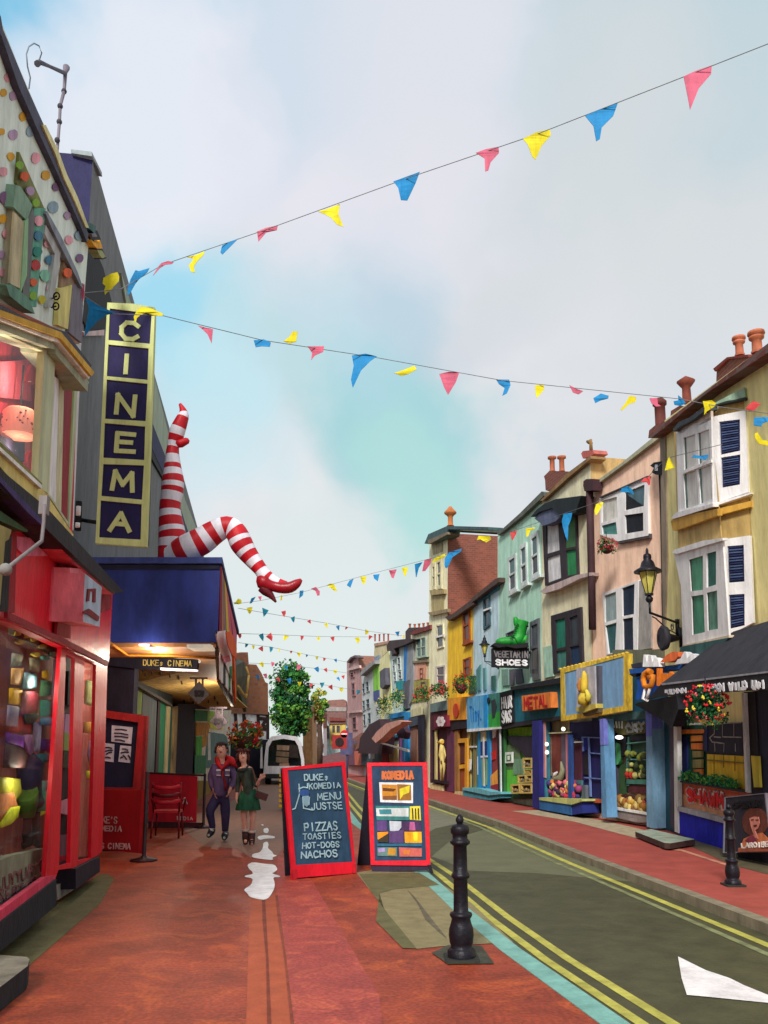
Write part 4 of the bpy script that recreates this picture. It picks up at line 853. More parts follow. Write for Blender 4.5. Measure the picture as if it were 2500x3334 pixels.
t, BB = aboard('poster_board', 'red framed display board headed KOMEDIA covered in small coloured pictures', G(905, 1120), G(1420, 1128), G(880, 212, 1378, 208, 1408, 1068, 910, 1062), .1, RED, m_bl, G(918, 240, 1342, 238, 1372, 1022, 945, 1028), .2, .3)
mb = MB(); mb.poly(BB, G(905, 1062, 1385, 1068, 1385, 1105, 925, 1122), mat(48, 34, 58), -.02, .03); mb.poly(BB, G(1380, 1060, 1410, 1060, 1430, 1130, 1412, 1138, 1385, 1090), mat(24, 20, 30), 0, .06); mb.build('foot_rail', t)
text(BB, G(1010, 290, 1260, 285, 1262, 345, 1010, 345), 'KOMEDIA', mat(205, 110, 60), -.006, .032, .04, t)
pics = [(G(980, 375, 1262, 378, 1262, 548, 990, 540), (225, 222, 225)), (G(1002, 392, 1130, 395, 1130, 522, 1008, 520), (196, 130, 35)), (G(1130, 390, 1245, 395, 1248, 525, 1135, 525), (150, 100, 35)), (G(1150, 430, 1235, 400, 1230, 460, 1180, 480, 1155, 520), (210, 195, 40)), (G(1010, 420, 1120, 430, 1100, 450, 1012, 445), (95, 52, 30)), (G(1010, 490, 1125, 485, 1125, 520, 1010, 518), (130, 80, 40)),
        (G(950, 570, 1235, 572, 1232, 690, 960, 690), (52, 120, 120)), (G(955, 590, 1225, 588, 1225, 660, 958, 655), (200, 206, 206)), (G(980, 600, 1080, 598, 1085, 640, 985, 640), (60, 130, 140)), (G(1125, 590, 1160, 588, 1205, 662, 1095, 662), (120, 60, 50)), (G(1235, 575, 1322, 572, 1328, 692, 1235, 685), (220, 200, 60)),
        (G(960, 695, 1045, 690, 1045, 780, 965, 780), (90, 62, 120)), (G(1065, 695, 1165, 700, 1165, 750, 1140, 780, 1070, 780), (190, 195, 205)), (G(1165, 700, 1330, 700, 1330, 780, 1165, 780), (72, 44, 86)), (G(1235, 705, 1275, 705, 1282, 775, 1230, 775), (180, 90, 140)),
        (G(965, 790, 1055, 785, 1055, 870, 968, 850), (226, 142, 25)), (G(975, 850, 1055, 800, 1058, 875, 970, 870), (60, 50, 36)), (G(1062, 785, 1185, 770, 1185, 880, 1065, 878), (88, 60, 110)), (G(1095, 795, 1150, 790, 1150, 870, 1100, 870), (205, 120, 150)), (G(1190, 785, 1332, 785, 1335, 878, 1195, 878), (232, 160, 25)), (G(1260, 790, 1300, 790, 1300, 860, 1270, 860), (240, 205, 40)),
        (G(965, 885, 1335, 880, 1335, 905, 965, 905), (40, 100, 130)), (G(965, 915, 1130, 915, 1130, 990, 968, 985), (95, 125, 120)), (G(1060, 920, 1120, 925, 1115, 980, 1050, 980), (196, 140, 40)), (G(970, 925, 1030, 920, 1030, 950, 975, 960), (160, 140, 190)), (G(1145, 915, 1335, 925, 1335, 992, 1150, 992), (205, 100, 90)), (G(1180, 940, 1240, 935, 1230, 975, 1185, 975), (225, 130, 60))]
for i, (q, c) in enumerate(pics):
    MB().poly(BB, q, mat(*c, var=.12, sc=12), -.004+.0015*(i % 9), .01).build('picture', t)
mb = MB()
for x in (1252, 1276, 1300): mb.poly(BB, G(x, 590, x+10, 590, x+14, 680, x+4, 680), mat(40, 34, 30), .012, .01)
mb.build('picture', t)
# right hand A-board
t, BC = aboard('portrait_board', 'black A-board with a portrait of a laughing curly haired woman beside the blue stall', N(1195, 1782), N(1700, 1900), N(1228, 1192, 1632, 1150, 1700, 1730, 1215, 1740), .08, mat(120, 120, 128), mat(38, 38, 48), N(1238, 1200, 1622, 1160, 1688, 1722, 1225, 1732))
text(BC, N(1310, 1255, 1590, 1225, 1595, 1280, 1312, 1300), 'OPERWN', mat(14, 12, 16), .0, .03, .08, t)
po = MB(); 
po.poly(BC, [N(*p) for p in circ((1530, 1440), 130, 140, 16, .06)], mat(92, 46, 34, sc=12), .0, .01)
po.poly(BC, N(1370, 1735, 1420, 1600, 1510, 1560, 1600, 1540, 1660, 1600, 1680, 1725), mat(176, 100, 60, sc=12), .004, .01)
po.poly(BC, N(1430, 1620, 1500, 1560, 1550, 1620, 1500, 1640), mat(120, 40, 60), .01, .01)
po.poly(BC, N(1475, 1400, 1520, 1382, 1565, 1385, 1575, 1450, 1555, 1500, 1530, 1520, 1560, 1600, 1530, 1590, 1510, 1540, 1490, 1480), mat(186, 118, 102), .012, .01)
for q in (N(1490, 1412, 1515, 1408, 1515, 1418, 1490, 1420), N(1535, 1412, 1560, 1410, 1560, 1420, 1538, 1420), N(1515, 1465, 1545, 1462, 1540, 1480, 1520, 1482)): po.poly(BC, q, mat(70, 26, 30), .02, .008)
po.poly(BC, N(1365, 1690, 1690, 1655, 1695, 1722, 1365, 1730), mat(150, 80, 56), .014, .01)
po.build('portrait', t)
text(BC, N(1395, 1650, 1670, 1630, 1672, 1675, 1398, 1690), 'LAROIBE', mat(226, 215, 205), .022, .018, .06, t)
# ---- bollards
def bollard(P, s_, label):
    t = thing('bollard', label, 'bollard', P, 'black cast iron bollards'); mb = MB(); k_ = s_*.00187
    prof = [(58, 0), (60, 8), (60, 38), (52, 46), (44, 52), (50, 70), (54, 100), (52, 125), (44, 150), (40, 168), (46, 176), (49, 184), (46, 192), (34, 196), (32, 200), (30, 330), (33, 334), (39, 340), (40, 350), (34, 358), (31, 362), (29, 470), (33, 474), (43, 482), (44, 490), (38, 498), (33, 502), (33, 520), (40, 526), (41, 545), (36, 556), (18, 564), (14, 566)]
    mb.lathe(P, [(r*k_, z*k_) for r, z in prof], IRON, 28); mb.build('post', t)
    MB().lathe(P, [(.012*s_, 564*k_), (14*k_, 568*k_), (18*k_, 580*k_), (16*k_, 592*k_), (8*k_, 602*k_), (.002, 606*k_)], IRON, 20).build('finial', t)
    mb = MB(); mb.box(P+Vector((0, 0, .012)), (.36*s_*.75, .36*s_*.75, .02), mat(44, 44, 40)); mb.build('base_plate', t)
bollard(gp(O(386, 668)), 1.0, 'large black cast iron bollard at the kerb in the foreground')
bollard(gp(N(1318, 2062)), .86, 'smaller black bollard on the opposite pavement in front of the portrait board')
# ================================================================== PEOPLE
def skin(name, parent, chains, m, sub_=2, root=0):
    """chains: list of lists of (point, radius); a chain may start with an int index of an earlier vertex"""
    vs = []; es = []; rs = []
    for ch in chains:
        prev = None
        for it in ch:
            if isinstance(it, int): prev = it; continue
            vs.append(it[0]); rs.append(it[1]); i = len(vs)-1
            if prev is not None: es.append((prev, i))
            prev = i
    base = OFFS[parent.name]
    me = bpy.data.meshes.new(name); me.from_pydata([tuple(Vector(v)-base) for v in vs], es, []); me.materials.append(m)
    o = bpy.data.objects.new(name, me); COL.objects.link(o); o.parent = parent; OFFS[o.name] = base
    md = o.modifiers.new('Skin', 'SKIN'); md.use_smooth_shade = True
    if not me.skin_vertices: return o
    for i, r in enumerate(rs):
        r = r if isinstance(r, tuple) else (r, r); me.skin_vertices[0].data[i].radius = r
        me.skin_vertices[0].data[i].use_root = (i == root)
    s2 = o.modifiers.new('Subdivision', 'SUBSURF'); s2.levels = sub_; s2.render_levels = sub_
    return o
def person(label, Y, jt, head, female, extra):
    return None
m_sk = mat(222, 168, 150, rough=.55, var=.06, sc=14); m_skm = mat(214, 158, 142, rough=.55, var=.08, sc=14)
def hj(x, y, dy=0, Y=15.6): return aty(H(x, y), Y+dy)
def hand(wrist, dirv, sidev, s_=1.0):
    """palm + five fingers as chains rooted at wrist (index filled by caller)"""
    d = dirv.normalized(); sd = sidev.normalized(); palm = wrist+d*.085*s_
    ch = []
    nrm = d.cross(sd)
    for k_, (o_, l) in enumerate(((-.033, .062), (-.011, .075), (.011, .07), (.031, .055))):
        a = palm+sd*o_*s_; ch.append([(a, .0095), (a+d*l*.5*s_+nrm*.008, .0085), (a+d*l*s_*.9+nrm*.024, .0075)])
    th_ = wrist+d*.03*s_-sd*.035*s_
    ch.append([(th_, .011), (th_+d*.035*s_-sd*.018*s_+nrm*.01, .0095), (th_+d*.06*s_-sd*.02*s_+nrm*.02, .008)])
    return palm, ch
def head_(parent, c, hr, turn, tilt, m, hairm, longhair, bodyname='head'):
    """adds facial features and hair around a skull centre"""
    fwd = Vector((math.sin(turn), -math.cos(turn), 0)); side = Vector((math.cos(turn), math.sin(turn), 0)); up = Vector((math.sin(tilt), 0, math.cos(tilt)))
    f = MB()
    for s_ in (-1, 1):
        e = c+fwd*hr*.86+side*s_*hr*.36+up*hr*.06
        f.ball(e, hr*.13, mat(235, 230, 226), 8); f.ball(e+fwd*hr*.09, hr*.07, mat(40, 28, 26), 8)
        f.tube([e+up*hr*.24-side*hr*.16, e+up*hr*.3+fwd*hr*.05, e+up*hr*.24+side*hr*.16], hr*.035, hairm, 5)
    f.tube([c+fwd*hr*.93-up*hr*.42-side*hr*.24, c+fwd*hr*1.0-up*hr*.46, c+fwd*hr*.93-up*hr*.42+side*hr*.24], hr*.05, mat(150, 62, 62), 6)
    f.build('face', parent)
    h = MB()
    n = 420 if longhair else 260
    for i in range(n):
        th_ = random.uniform(0, 2*math.pi); ph = random.uniform(0, math.pi*.62)
        d = (side*math.cos(th_)+fwd*math.sin(th_))*math.sin(ph)+up*math.cos(ph)
        if d.dot(fwd) > .52 and d.dot(up) < .66: continue
        p = c+up*hr*.12+d*hr*1.04
        if d.dot(up) < .1 and not longhair and d.dot(fwd) > .1: continue
        lng = hr*(random.uniform(.5, 1.0) if longhair else .35)
        down = -up*.9+d*.45 if d.dot(up) < .7 else d*.5+side*(1 if d.dot(side) > 0 else -1)*.8
        p2 = p+down*lng*.5+Vector((random.uniform(-1, 1), random.uniform(-1, 1), 0))*hr*.08; p3 = p2+(-up*1.0+d*.12)*lng*.6
        h.tube([p-d*hr*.1, p2, p3], [hr*.13, hr*.15, hr*.06], hairm, 5)
    if longhair:
        for i in range(90):
            a = random.uniform(-.1, math.pi+.1); d = side*math.cos(a)-fwd*math.sin(a)*.8
            p = c+d*hr*.95; q_ = p-up*hr*random.uniform(.8, 1.9)+d*hr*.25; h.tube([p, p.lerp(q_, .5)+d*hr*.12, q_], [hr*.16, hr*.15, hr*.05], hairm, 5)
    h.build('hair', parent)
# man ---------------------------------------------------------------
YM = 15.7
man = thing('person', 'person in purple jacket with red hood and dark jeans walking with hands in pockets', 'person', gp((700, 2724)), 'pedestrians')
J_ = lambda x, y, dy=0: aty(H(x, y), YM+dy)
hc = J_(487, 368)
lw = J_(395, 900, -.1); rw = J_(600, 885, -.12)
pl1, hf1 = hand(lw, Vector((.25, -.1, -1)), Vector((0, 1, .0))); pl2, hf2 = hand(rw, Vector((-.3, -.1, -1)), Vector((0, -1, 0)))
ch = [[(J_(480, 960), .13), (J_(480, 850), .13), (J_(482, 720), .14), (J_(488, 610), .12), (J_(489, 535), .058), (J_(489, 470, -.01), .06), (J_(487, 440, -.02), .085), (J_(487, 380, -.01), .105), (J_(485, 320), .088), (J_(484, 290), .05)],
      [3, (J_(385, 585), .062), (J_(345, 740), .048), (lw, .032), (pl1, .036)], [3, (J_(600, 585), .062), (J_(660, 735), .048), (rw, .032), (pl2, .036)],
      [0, (J_(425, 1000), .095), (J_(325, 1170, -.12), .065), (J_(372, 1390, -.05), .042), (J_(345, 1450, -.1), .045), (J_(312, 1490, -.22), .03)],
      [0, (J_(530, 1000), .095), (J_(540, 1210, -.02), .065), (J_(535, 1440, .0), .042), (J_(530, 1500, -.06), .045), (J_(525, 1535, -.24), .03)]]
for c_ in hf1: ch.append([13]+c_)
for c_ in hf2: ch.append([17]+c_)
skin('body', man, ch, m_skm)
nz = MB().tube([hc+Vector((0, -.1, .015)), hc+Vector((0, -.135, -.02)), hc+Vector((0, -.105, -.035))], [.008, .02, .012], m_skm, 8)
for s_ in (-1, 1): nz.ball(hc+Vector((s_*.098, .0, -.005)), .026, m_skm, 8, (.4, .8, 1.2))
nz.build('nose_and_ears', man)
m_hair = mat(62, 50, 52, var=.25, sc=30); head_(man, hc+Vector((0, 0, .005)), .104, .1, .0, m_skm, m_hair, False)
m_jk = mat(98, 78, 122, var=.16, sc=6)
skin('jacket', man, [[(J_(480, 1000), (.2, .15)), (J_(480, 930), (.215, .155)), (J_(482, 760), (.2, .16)), (J_(486, 640), (.19, .15)), (J_(489, 575), (.12, .1))],
    [3, (J_(392, 590), .085), (J_(343, 735), .072), (J_(388, 900, -.08), .06)], [3, (J_(600, 590), .085), (J_(662, 735), .072), (J_(602, 895, -.1), .06)]], m_jk)
hd = MB(); hd.tube([J_(430, 480, .06), J_(440, 540, -.12), J_(490, 620, -.2), J_(560, 540, -.13), J_(620, 500, .05), J_(540, 470, .13), J_(450, 470, .13), J_(430, 480, .06)], [.05, .045, .03, .05, .06, .06, .055, .05], mat(190, 22, 34), 10)
hd.tube([J_(590, 500, -.05), J_(640, 540, -.08), J_(690, 600, -.06)], [.07, .06, .01], mat(190, 22, 34), 8)
hd.tube([J_(490, 620, -.19), J_(510, 720, -.2), J_(545, 830, -.19), J_(530, 905, -.18)], [.02, .022, .024, .014], mat(150, 20, 36), 6, flat=.5); hd.build('hood', man)
pk = MB()
for x in (450, 565): pk.box(J_(x, 665, -.185), (.075, .03, .115), mat(120, 104, 140)); pk.box(J_(x, 632, -.2), (.08, .02, .03), mat(214, 206, 220)); pk.box(J_(x, 700, -.2), (.08, .02, .014), mat(214, 206, 220))
pk.build('chest_pocket', man)
skin('trousers', man, [[(J_(480, 860), (.15, .12)), (J_(480, 910), (.16, .13)), (J_(482, 970), (.165, .135))], [2, (J_(428, 1010), .118), (J_(325, 1165, -.12), .088), (J_(370, 1370, -.05), .062), (J_(365, 1400, -.05), .06)], [2, (J_(528, 1010), .118), (J_(540, 1210, -.02), .088), (J_(535, 1420, 0), .062), (J_(535, 1440, 0), .06)]], mat(54, 48, 90, var=.14, sc=8))
for a in ((J_(365, 1410, -.02), J_(352, 1445, -.08), J_(318, 1492, -.22)), (J_(540, 1465, .05), J_(530, 1490, -.06), J_(524, 1525, -.25))):
    s_ = MB(); s_.tube([a[0], a[1], a[2]], [.062, .064, .04], mat(24, 34, 44, rough=.4), 12); s_.tube([a[0]+Vector((-.04, -.02, .03)), a[1]+Vector((.01, -.055, .035)), a[1]+Vector((.05, -.05, .03))], [.014, .02, .012], mat(216, 224, 230), 6)
    s_.tube([a[1]+Vector((-.01, -.07, -.01)), a[2]+Vector((0, -.01, .01))], [.014, .025], mat(205, 214, 220), 6); s_.build('shoe', man)
# woman -------------------------------------------------------------
YW = 15.2
wo = thing('person', 'person with reddish hair in a green patterned dress and brown boots', 'person', gp((812, 2744)), 'pedestrians')
J_ = lambda x, y, dy=0: aty(H(x, y), YW+dy)
hc = J_(765, 445)
lw = J_(688, 965, -.05); rw = J_(985, 755, -.16)
pl1, hf1 = hand(lw, Vector((.0, -.1, -1)), Vector((0, 1, .0)), .9); pl2, hf2 = hand(rw, Vector((.6, -.3, .5)), Vector((.4, .2, -.6)), .9)
ch = [[(J_(840, 960), .115), (J_(830, 850), .1), (J_(815, 740), .105), (J_(800, 640), .1), (J_(786, 575), .046), (J_(778, 530, -.01), .048), (J_(770, 505, -.02), .07), (J_(764, 450, -.01), .09), (J_(760, 395), .078), (J_(758, 370), .045)],
      [3, (J_(722, 635), .048), (J_(702, 800), .036), (lw, .026), (pl1, .03)], [3, (J_(872, 625), .048), (J_(945, 850, -.02), .038), (rw, .026), (pl2, .03)],
      [0, (J_(790, 1020), .088), (J_(782, 1230, -.02), .058), (J_(800, 1430, 0), .042), (J_(800, 1540, -.02), .045), (J_(800, 1580, -.13), .03)],
      [0, (J_(885, 1020), .088), (J_(898, 1230, -.03), .058), (J_(885, 1440, 0), .042), (J_(882, 1560, -.02), .045), (J_(885, 1610, -.14), .03)]]
for c_ in hf1: ch.append([13]+c_)
for c_ in hf2: ch.append([17]+c_)
skin('body', wo, ch, m_sk)
nz = MB().tube([hc+Vector((.02, -.085, .015)), hc+Vector((.028, -.118, -.018)), hc+Vector((.024, -.09, -.032))], [.006, .016, .01], m_sk, 8); nz.build('nose', wo)
head_(wo, hc, .09, .25, .05, m_sk, mat(84, 38, 34, var=.3, sc=30), True)
m_dr = mat(52, 66, 56, var=.3, sc=12)
skin('top', wo, [[(J_(846, 1000), (.14, .12)), (J_(842, 940), (.14, .115)), (J_(832, 840), (.12, .1)), (J_(815, 730), (.135, .12)), (J_(802, 640), (.125, .1)), (J_(795, 605), (.08, .07))], [4, (J_(725, 640), .062), (J_(704, 800), .048), (J_(690, 940, -.04), .036)], [4, (J_(870, 635), .062), (J_(942, 845, -.02), .05), (J_(965, 810, -.08), .044)]], m_dr)
c_ = J_(842, 880); sk_ = MB(); hb = c_.z-J_(842, 1155).z
prof = [(.205, 0), (.21, .01), (.19, hb*.35), (.17, hb*.65), (.14, hb*.85), (.125, hb*1.0)]
b0 = len(sk_.v); m_skirt = mat(28, 92, 66, var=.3, sc=10)
for r, z in prof:
    sk_.v += [Vector((c_.x, c_.y, c_.z-hb))+Vector((r*math.cos(2*math.pi*j/40)*(1+(.05 if j % 4 < 2 else -.03)*(1-z/hb)), r*.8*math.sin(2*math.pi*j/40)*(1+(.06 if j % 4 < 2 else -.03)*(1-z/hb)), z)) for j in range(40)]
for i in range(5):
    for j in range(40): sk_.f.append([b0+i*40+j, b0+i*40+(j+1) % 40, b0+(i+1)*40+(j+1) % 40, b0+(i+1)*40+j]); sk_.m.append(sk_.mi(m_skirt)); sk_.sm.append(True)
sk_.build('skirt', wo)
for a in ((J_(802, 1430), J_(802, 1530, -.01), J_(800, 1585, -.1)), (J_(885, 1448), J_(882, 1560, -.01), J_(885, 1612, -.12))):
    s_ = MB(); s_.tube([a[0], a[1], a[2]], [.062, .058, .04], mat(66, 42, 44), 12); s_.tube([a[0]+Vector((0, 0, -.01)), a[0]+Vector((0, 0, .03))], [.068, .066], mat(196, 182, 176), 12); s_.build('boot', wo)
sc_ = MB().tube([J_(700, 640, -.13), J_(760, 640, -.13), J_(800, 620, -.12), J_(840, 570, -.08)], [.02, .02, .02, .02], mat(40, 48, 56), 6); sc_.build('neckline', wo)
bg = thing('handbag', 'small brown box handbag hanging from the arm of the person in green', 'handbag', J_(1010, 1000, -.1))
b_ = MB(); b_.obox(J_(1012, 968, -.1), Vector((.9, 0, -.3)).normalized(), Vector((0, 1, 0)), Vector((.3, 0, .9)).normalized(), (.2, .08, .12), mat(74, 44, 44)); b_.build('bag_body', bg)
MB().tube([J_(950, 930, -.1), J_(955, 850, -.06), J_(900, 640, -.12), J_(880, 600, -.1)], .008, mat(120, 66, 50), 6).build('strap', bg)
# ================================================================== VAN
Y0 = 37.0
def vz(x, y, Y=Y0): return aty(V(x, y), Y)
van = thing('van', 'white framed van seen from behind with boxes stacked behind its dark rear window', 'van', Vector((vz(612, 1690).x, Y0, 0)))
zb_ = vz(600, 1676).z; VR = Pl((-5, Y0, 0), (-3, Y0, 0))
of = FF(268, 1395, 290, 1215, 330, 1168, 420, 1158, 520, 1178, 560, 1240, 582, 1340, 590, 1450, 560, 1480); bot = V(655, 1672, 570, 1672)
outl = V(569, 1672, 571, 1640, 575, 1605, 586, 1591, 612, 1587, 640, 1591, 650, 1604, 657, 1640, 658, 1672)
m_vw = mat(226, 226, 232, rough=.3, var=.04)
inn = V(578, 1655, 580, 1615, 588, 1600, 612, 1596, 637, 1600, 644, 1612, 650, 1640, 651, 1655)
MB().poly(VR, outl, m_vw, 0, 4.6, mside=m_vw).build('body', van) if False else None
bd_ = MB(); bd_.poly(VR, outl, m_vw, 0, .08, holes=[inn]); bd_.poly(VR, outl, m_vw, -.09, .02) if False else None
# hollow body: side shell
W_ = [VR.hit(p) for p in outl]; 
for a, b_ in zip(W_[:-1], W_[1:]): bd_.prism([a, b_, b_+Vector((-.53, 4.4, 0)), a+Vector((-.53, 4.4, 0))], (Vector((0, 1, 0)).cross(b_-a)).normalized()*(-1), .05, m_vw)
bd_.prism([W_[0], W_[-1], W_[-1]+Vector((-.53, 4.4, 0)), W_[0]+Vector((-.53, 4.4, 0))], Vector((0, 0, 1)), .05, mat(40, 40, 46))
bd_.poly(VR.off(-4.4), outl, m_vw, 0, .05) if False else None; bd_.build('body', van)
MB().poly(VR, inn, mat(14, 28, 36, rough=.3), -.42, .1).build('interior_shade_panel', van)  # dark sheet close behind the glass, paints the van's shaded inside
MB().poly(VR, inn, GLASS, -.02, .01).build('rear_window', van)
mb = MB(); mb.poly(VR, V(569, 1672, 658, 1672, 656, 1682, 571, 1682), mat(36, 42, 46), .08, .2); mb.build('bumper', van)
mb = MB(); mb.poly(VR, V(563, 1612, 566, 1612, 567, 1660, 562, 1660), m_vw, .05, .1); mb.build('door_edge', van)
for x in (579, 645):
    w_ = MB(); c_ = vz(x, 1680, Y0+.5); r_ = c_.z if c_.z > .1 else .3; r_ = .32
    w_.tube([Vector((c_.x-.1, Y0+.6, r_)), Vector((c_.x+.1, Y0+.6, r_))], r_, mat(20, 20, 24), 18); o = w_.build('tyre', van)
    MB().tube([Vector((c_.x-.11, Y0+.6, r_)), Vector((c_.x+.11, Y0+.6, r_))], r_*.55, mat(140, 142, 148), 14).build('rim', o)
for i, (q, c) in enumerate(((FF(358, 1245, 455, 1250, 450, 1288, 358, 1285), (168, 130, 110)), (FF(355, 1292, 452, 1300, 450, 1338, 352, 1330), (140, 108, 88)), (FF(352, 1338, 448, 1345, 446, 1385, 350, 1378), (150, 118, 96)), (FF(380, 1388, 450, 1385, 455, 1410, 375, 1420), (196, 136, 110)))):
    o = MB().poly(VR, q, mat(*c), -.14, .24).build('cardboard_box'); tag(o, ['topmost brown box of the stack inside the van', 'second box from the top of the stack inside the van', 'third box from the top of the stack inside the van', 'lowest pinkish box in the back of the van'][i], 'box', 'boxes stacked in the van')
o = MB().poly(VR, FF(455, 1240, 520, 1250, 525, 1345, 450, 1340), mat(62, 46, 44), -.2, .2).build('cargo_panel', van)
# ================================================================== LEFT FAR BUILDINGS
LW = Pl((CF.w(9.5, 0).x, CF.w(9.5, 0).y, 0), (-8.2, 60, 0))
LW2 = LW.off(-.3)
shp = thing('corner_shop', 'small shop with multicoloured window panes and an olive base past the cinema entrance', 'shop', LW.w(.5, 0))
LA = Pl((-5.3, 22.0, 0), (-6.3, 32, 0))
mb = MB(); mb.poly(LA, C(1480, 1420, 1800, 1420, 1830, 1600, 1900, 2200, 1400, 2460, 1480, 2100), mat(44, 46, 60), -.04, 1.5); mb.build('wall', shp)
mb = MB(); mb.poly(LA, V(424, 1532, 520, 1535, 512, 1690, 424, 1702), mat(222, 214, 196), .03, .05); o = mb.build('window', shp)
mb = MB()
for q, c in ((C(1505, 1450, 1600, 1455, 1600, 1535, 1505, 1535), (40, 130, 80)), (C(1600, 1455, 1659, 1460, 1659, 1560, 1600, 1540), (150, 185, 60)), (C(1515, 1545, 1620, 1550, 1600, 1640, 1515, 1650), (205, 130, 40)), (C(1515, 1655, 1560, 1650, 1555, 1896, 1515, 1896), (80, 175, 70)), (C(1560, 1660, 1600, 1640, 1600, 1720, 1560, 1740), (196, 140, 40)), (C(1600, 1640, 1659, 1620, 1659, 1896, 1580, 1896), (110, 140, 140)),
             (H(140, 440, 290, 440, 280, 680, 140, 680), (60, 130, 90)), (H(330, 20, 510, 30, 500, 100, 340, 90), (215, 205, 60)), (H(300, 130, 520, 160, 560, 200, 590, 400, 560, 540, 300, 600), (96, 128, 124)), (H(170, 10, 330, 20, 320, 180, 170, 180), (200, 140, 50)), (H(310, 150, 340, 150, 350, 500, 310, 500), (214, 218, 210))):
    mb.poly(LA, q, mat(*c, var=.3, sc=9), .045, .02)
mb.build('pane', o)
mb = MB(); mb.poly(LA, H(180, 770, 370, 775, 330, 980, 240, 1150, 180, 1150), mat(148, 126, 48), .05, .08); mb.build('stall_riser', shp)
mb = MB(); mb.poly(LA, H(590, 240, 1090, 220, 1060, 640, 590, 800), mat(26, 32, 44), -.1, .3)
for q, c in ((H(800, 240, 850, 240, 850, 560, 805, 520), (110, 40, 40)), (H(850, 250, 895, 260, 890, 600, 860, 560), (140, 96, 84)), (H(900, 240, 950, 240, 935, 640, 905, 640), (150, 30, 34)), (H(590, 280, 606, 280, 606, 600, 590, 560), (220, 220, 214)), (H(960, 650, 1050, 655, 1040, 700, 965, 690), (120, 116, 60))): mb.poly(LA, q, mat(*c), -.05, .05)
mb.build('shop_front', shp)
def body(name, label, cat, pl, outline, m, depth=5, mside=None, group=None):
    W_ = [pl.hit(p) for p in outline]; c_ = min(W_, key=lambda v: v.z)
    t = thing(name, label, cat, Vector((c_.x, c_.y, 0)), group)
    MB().poly(pl, outline, m, 0, depth, mside=mside).build('wall', t); return t
m_timb = mat(52, 36, 36); m_plast = mat(236, 234, 238)
TP = Pl((-9, 38, 0), (-6, 41, 0))
tu = body('timbered_building', 'white half timbered building with dark beams under brick coloured tiled roof', 'building', TP, V(490, 1535, 540, 1538, 582, 1545, 582, 1700, 490, 1700), m_plast, 5)
mb = MB()
for l in (FF(-20, 975, 60, 985, 150, 995, 290, 1010), FF(40, 990, 50, 1150), FF(105, 1000, 110, 1170), FF(215, 1010, 220, 1120), FF(290, 990, 290, 1200), FF(285, 1040, 245, 1100, 180, 1160), FF(220, 1040, 270, 1045), FF(240, 1100, 275, 1105), FF(215, 1120, 285, 1125)):
    P_ = [TP.hit(p, .04) for p in l]
    for a, b_ in zip(P_[:-1], P_[1:]):
        tt = (b_-a).normalized(); sd = TP.n.cross(tt)*.08; mb.prism([a-sd, b_-sd, b_+sd, a+sd], TP.n, .06, m_timb)
mb.build('timber_frame', tu)
MB().poly(TP, FF(0, 1185, 290, 1205, 290, 1500, 0, 1500), mat(28, 30, 44), .06, .1).build('shop_front', tu)
mb = MB(); mb.poly(TP, FF(-60, 600, 110, 595, 112, 620, 200, 625, 240, 690, 270, 760, 290, 770, 292, 1010, -60, 1000), mat(158, 98, 62, kind='tile'), .12, 1.5); mb.build('roof', tu)
mb = MB(); mb.poly(TP, FF(78, 530, 135, 530, 142, 620, 82, 615), mat(150, 92, 60, kind='brick'), -.4, .8); mb.build('chimney', tu)
basket(aty(H(800, 150), 24.0)+Vector((0, 0, -.1)), .85, 'large hanging basket of red and orange blooms between the cinema and the van', (FR, FR, FO), True, .55, n=520, leafs=(G1, G2, mat(120, 150, 80, kind='leaf'), FO))
# tree
def tree(label, P, H0, ctr, rad, n, mats, size):
    t = thing('tree', label, 'tree', P); P = Vector(P); mb = MB(); m_b = mat(74, 56, 44, kind='bark')
    top = Vector(ctr)
    mb.tube([P, P.lerp(top, .35)+Vector((.1, 0, 0)), P.lerp(top, .8), top+Vector((0, 0, rad[2]*.3))], [.3, .24, .16, .05], m_b, 10)
    for i in range(9):
        a = i*2.4; s_ = P.lerp(top, .5+.05*i); e = top+Vector((math.cos(a)*rad[0]*.7, math.sin(a)*rad[1]*.7, rad[2]*random.uniform(-.5, .6))); mb.tube([s_, s_.lerp(e, .5)+Vector((0, 0, .2)), e], [.1, .06, .02], m_b, 6)
    mb.build('trunk', t); mb = MB()
    for i in range(n):
        d = Vector((random.gauss(0, 1), random.gauss(0, 1), random.gauss(0, 1))).normalized()*random.random()**.33
        c_ = top+Vector((d.x*rad[0]*.82, d.y*rad[1]*.82, d.z*rad[2]*.86)); s_ = random.uniform(.35, .8)*size; mm = random.choices(mats, (3, 4, 3, 2))[0]
        leafball(mb, c_, (s_, s_, s_*.7), 44, (mm, mm, random.choice(mats)), random.choice((.16, .22, .3)))
    mb.build('crown', t); return t
YT = 56
tc = aty(V(628, 1512), YT); tr_ = (V(682, 1500)[0]-V(575, 1500)[0])/2/F*YT
tree('broad green tree rising behind the van in the middle of the street', Vector((tc.x, YT, 0)), 6, tc, (tr_, tr_, tr_*1.75), 190, (G3, G1, G2, G4), .9)
tc = aty(V(690, 1525), 70); tree('small yellow green pointed tree right of the large tree', Vector((tc.x, 70, 0)), 5, tc, (.8, .8, 1.7), 34, (G4, G2, FY, G2), .5)
tc = aty(V(668, 1530), 62); tree('low olive tree between the large tree and the white house', Vector((tc.x, 62, 0)), 5, tc, (1.1, 1.1, 1.6), 30, (mat(150, 150, 60, kind='leaf'), G2, mat(170, 130, 60, kind='leaf'), G4), .5)
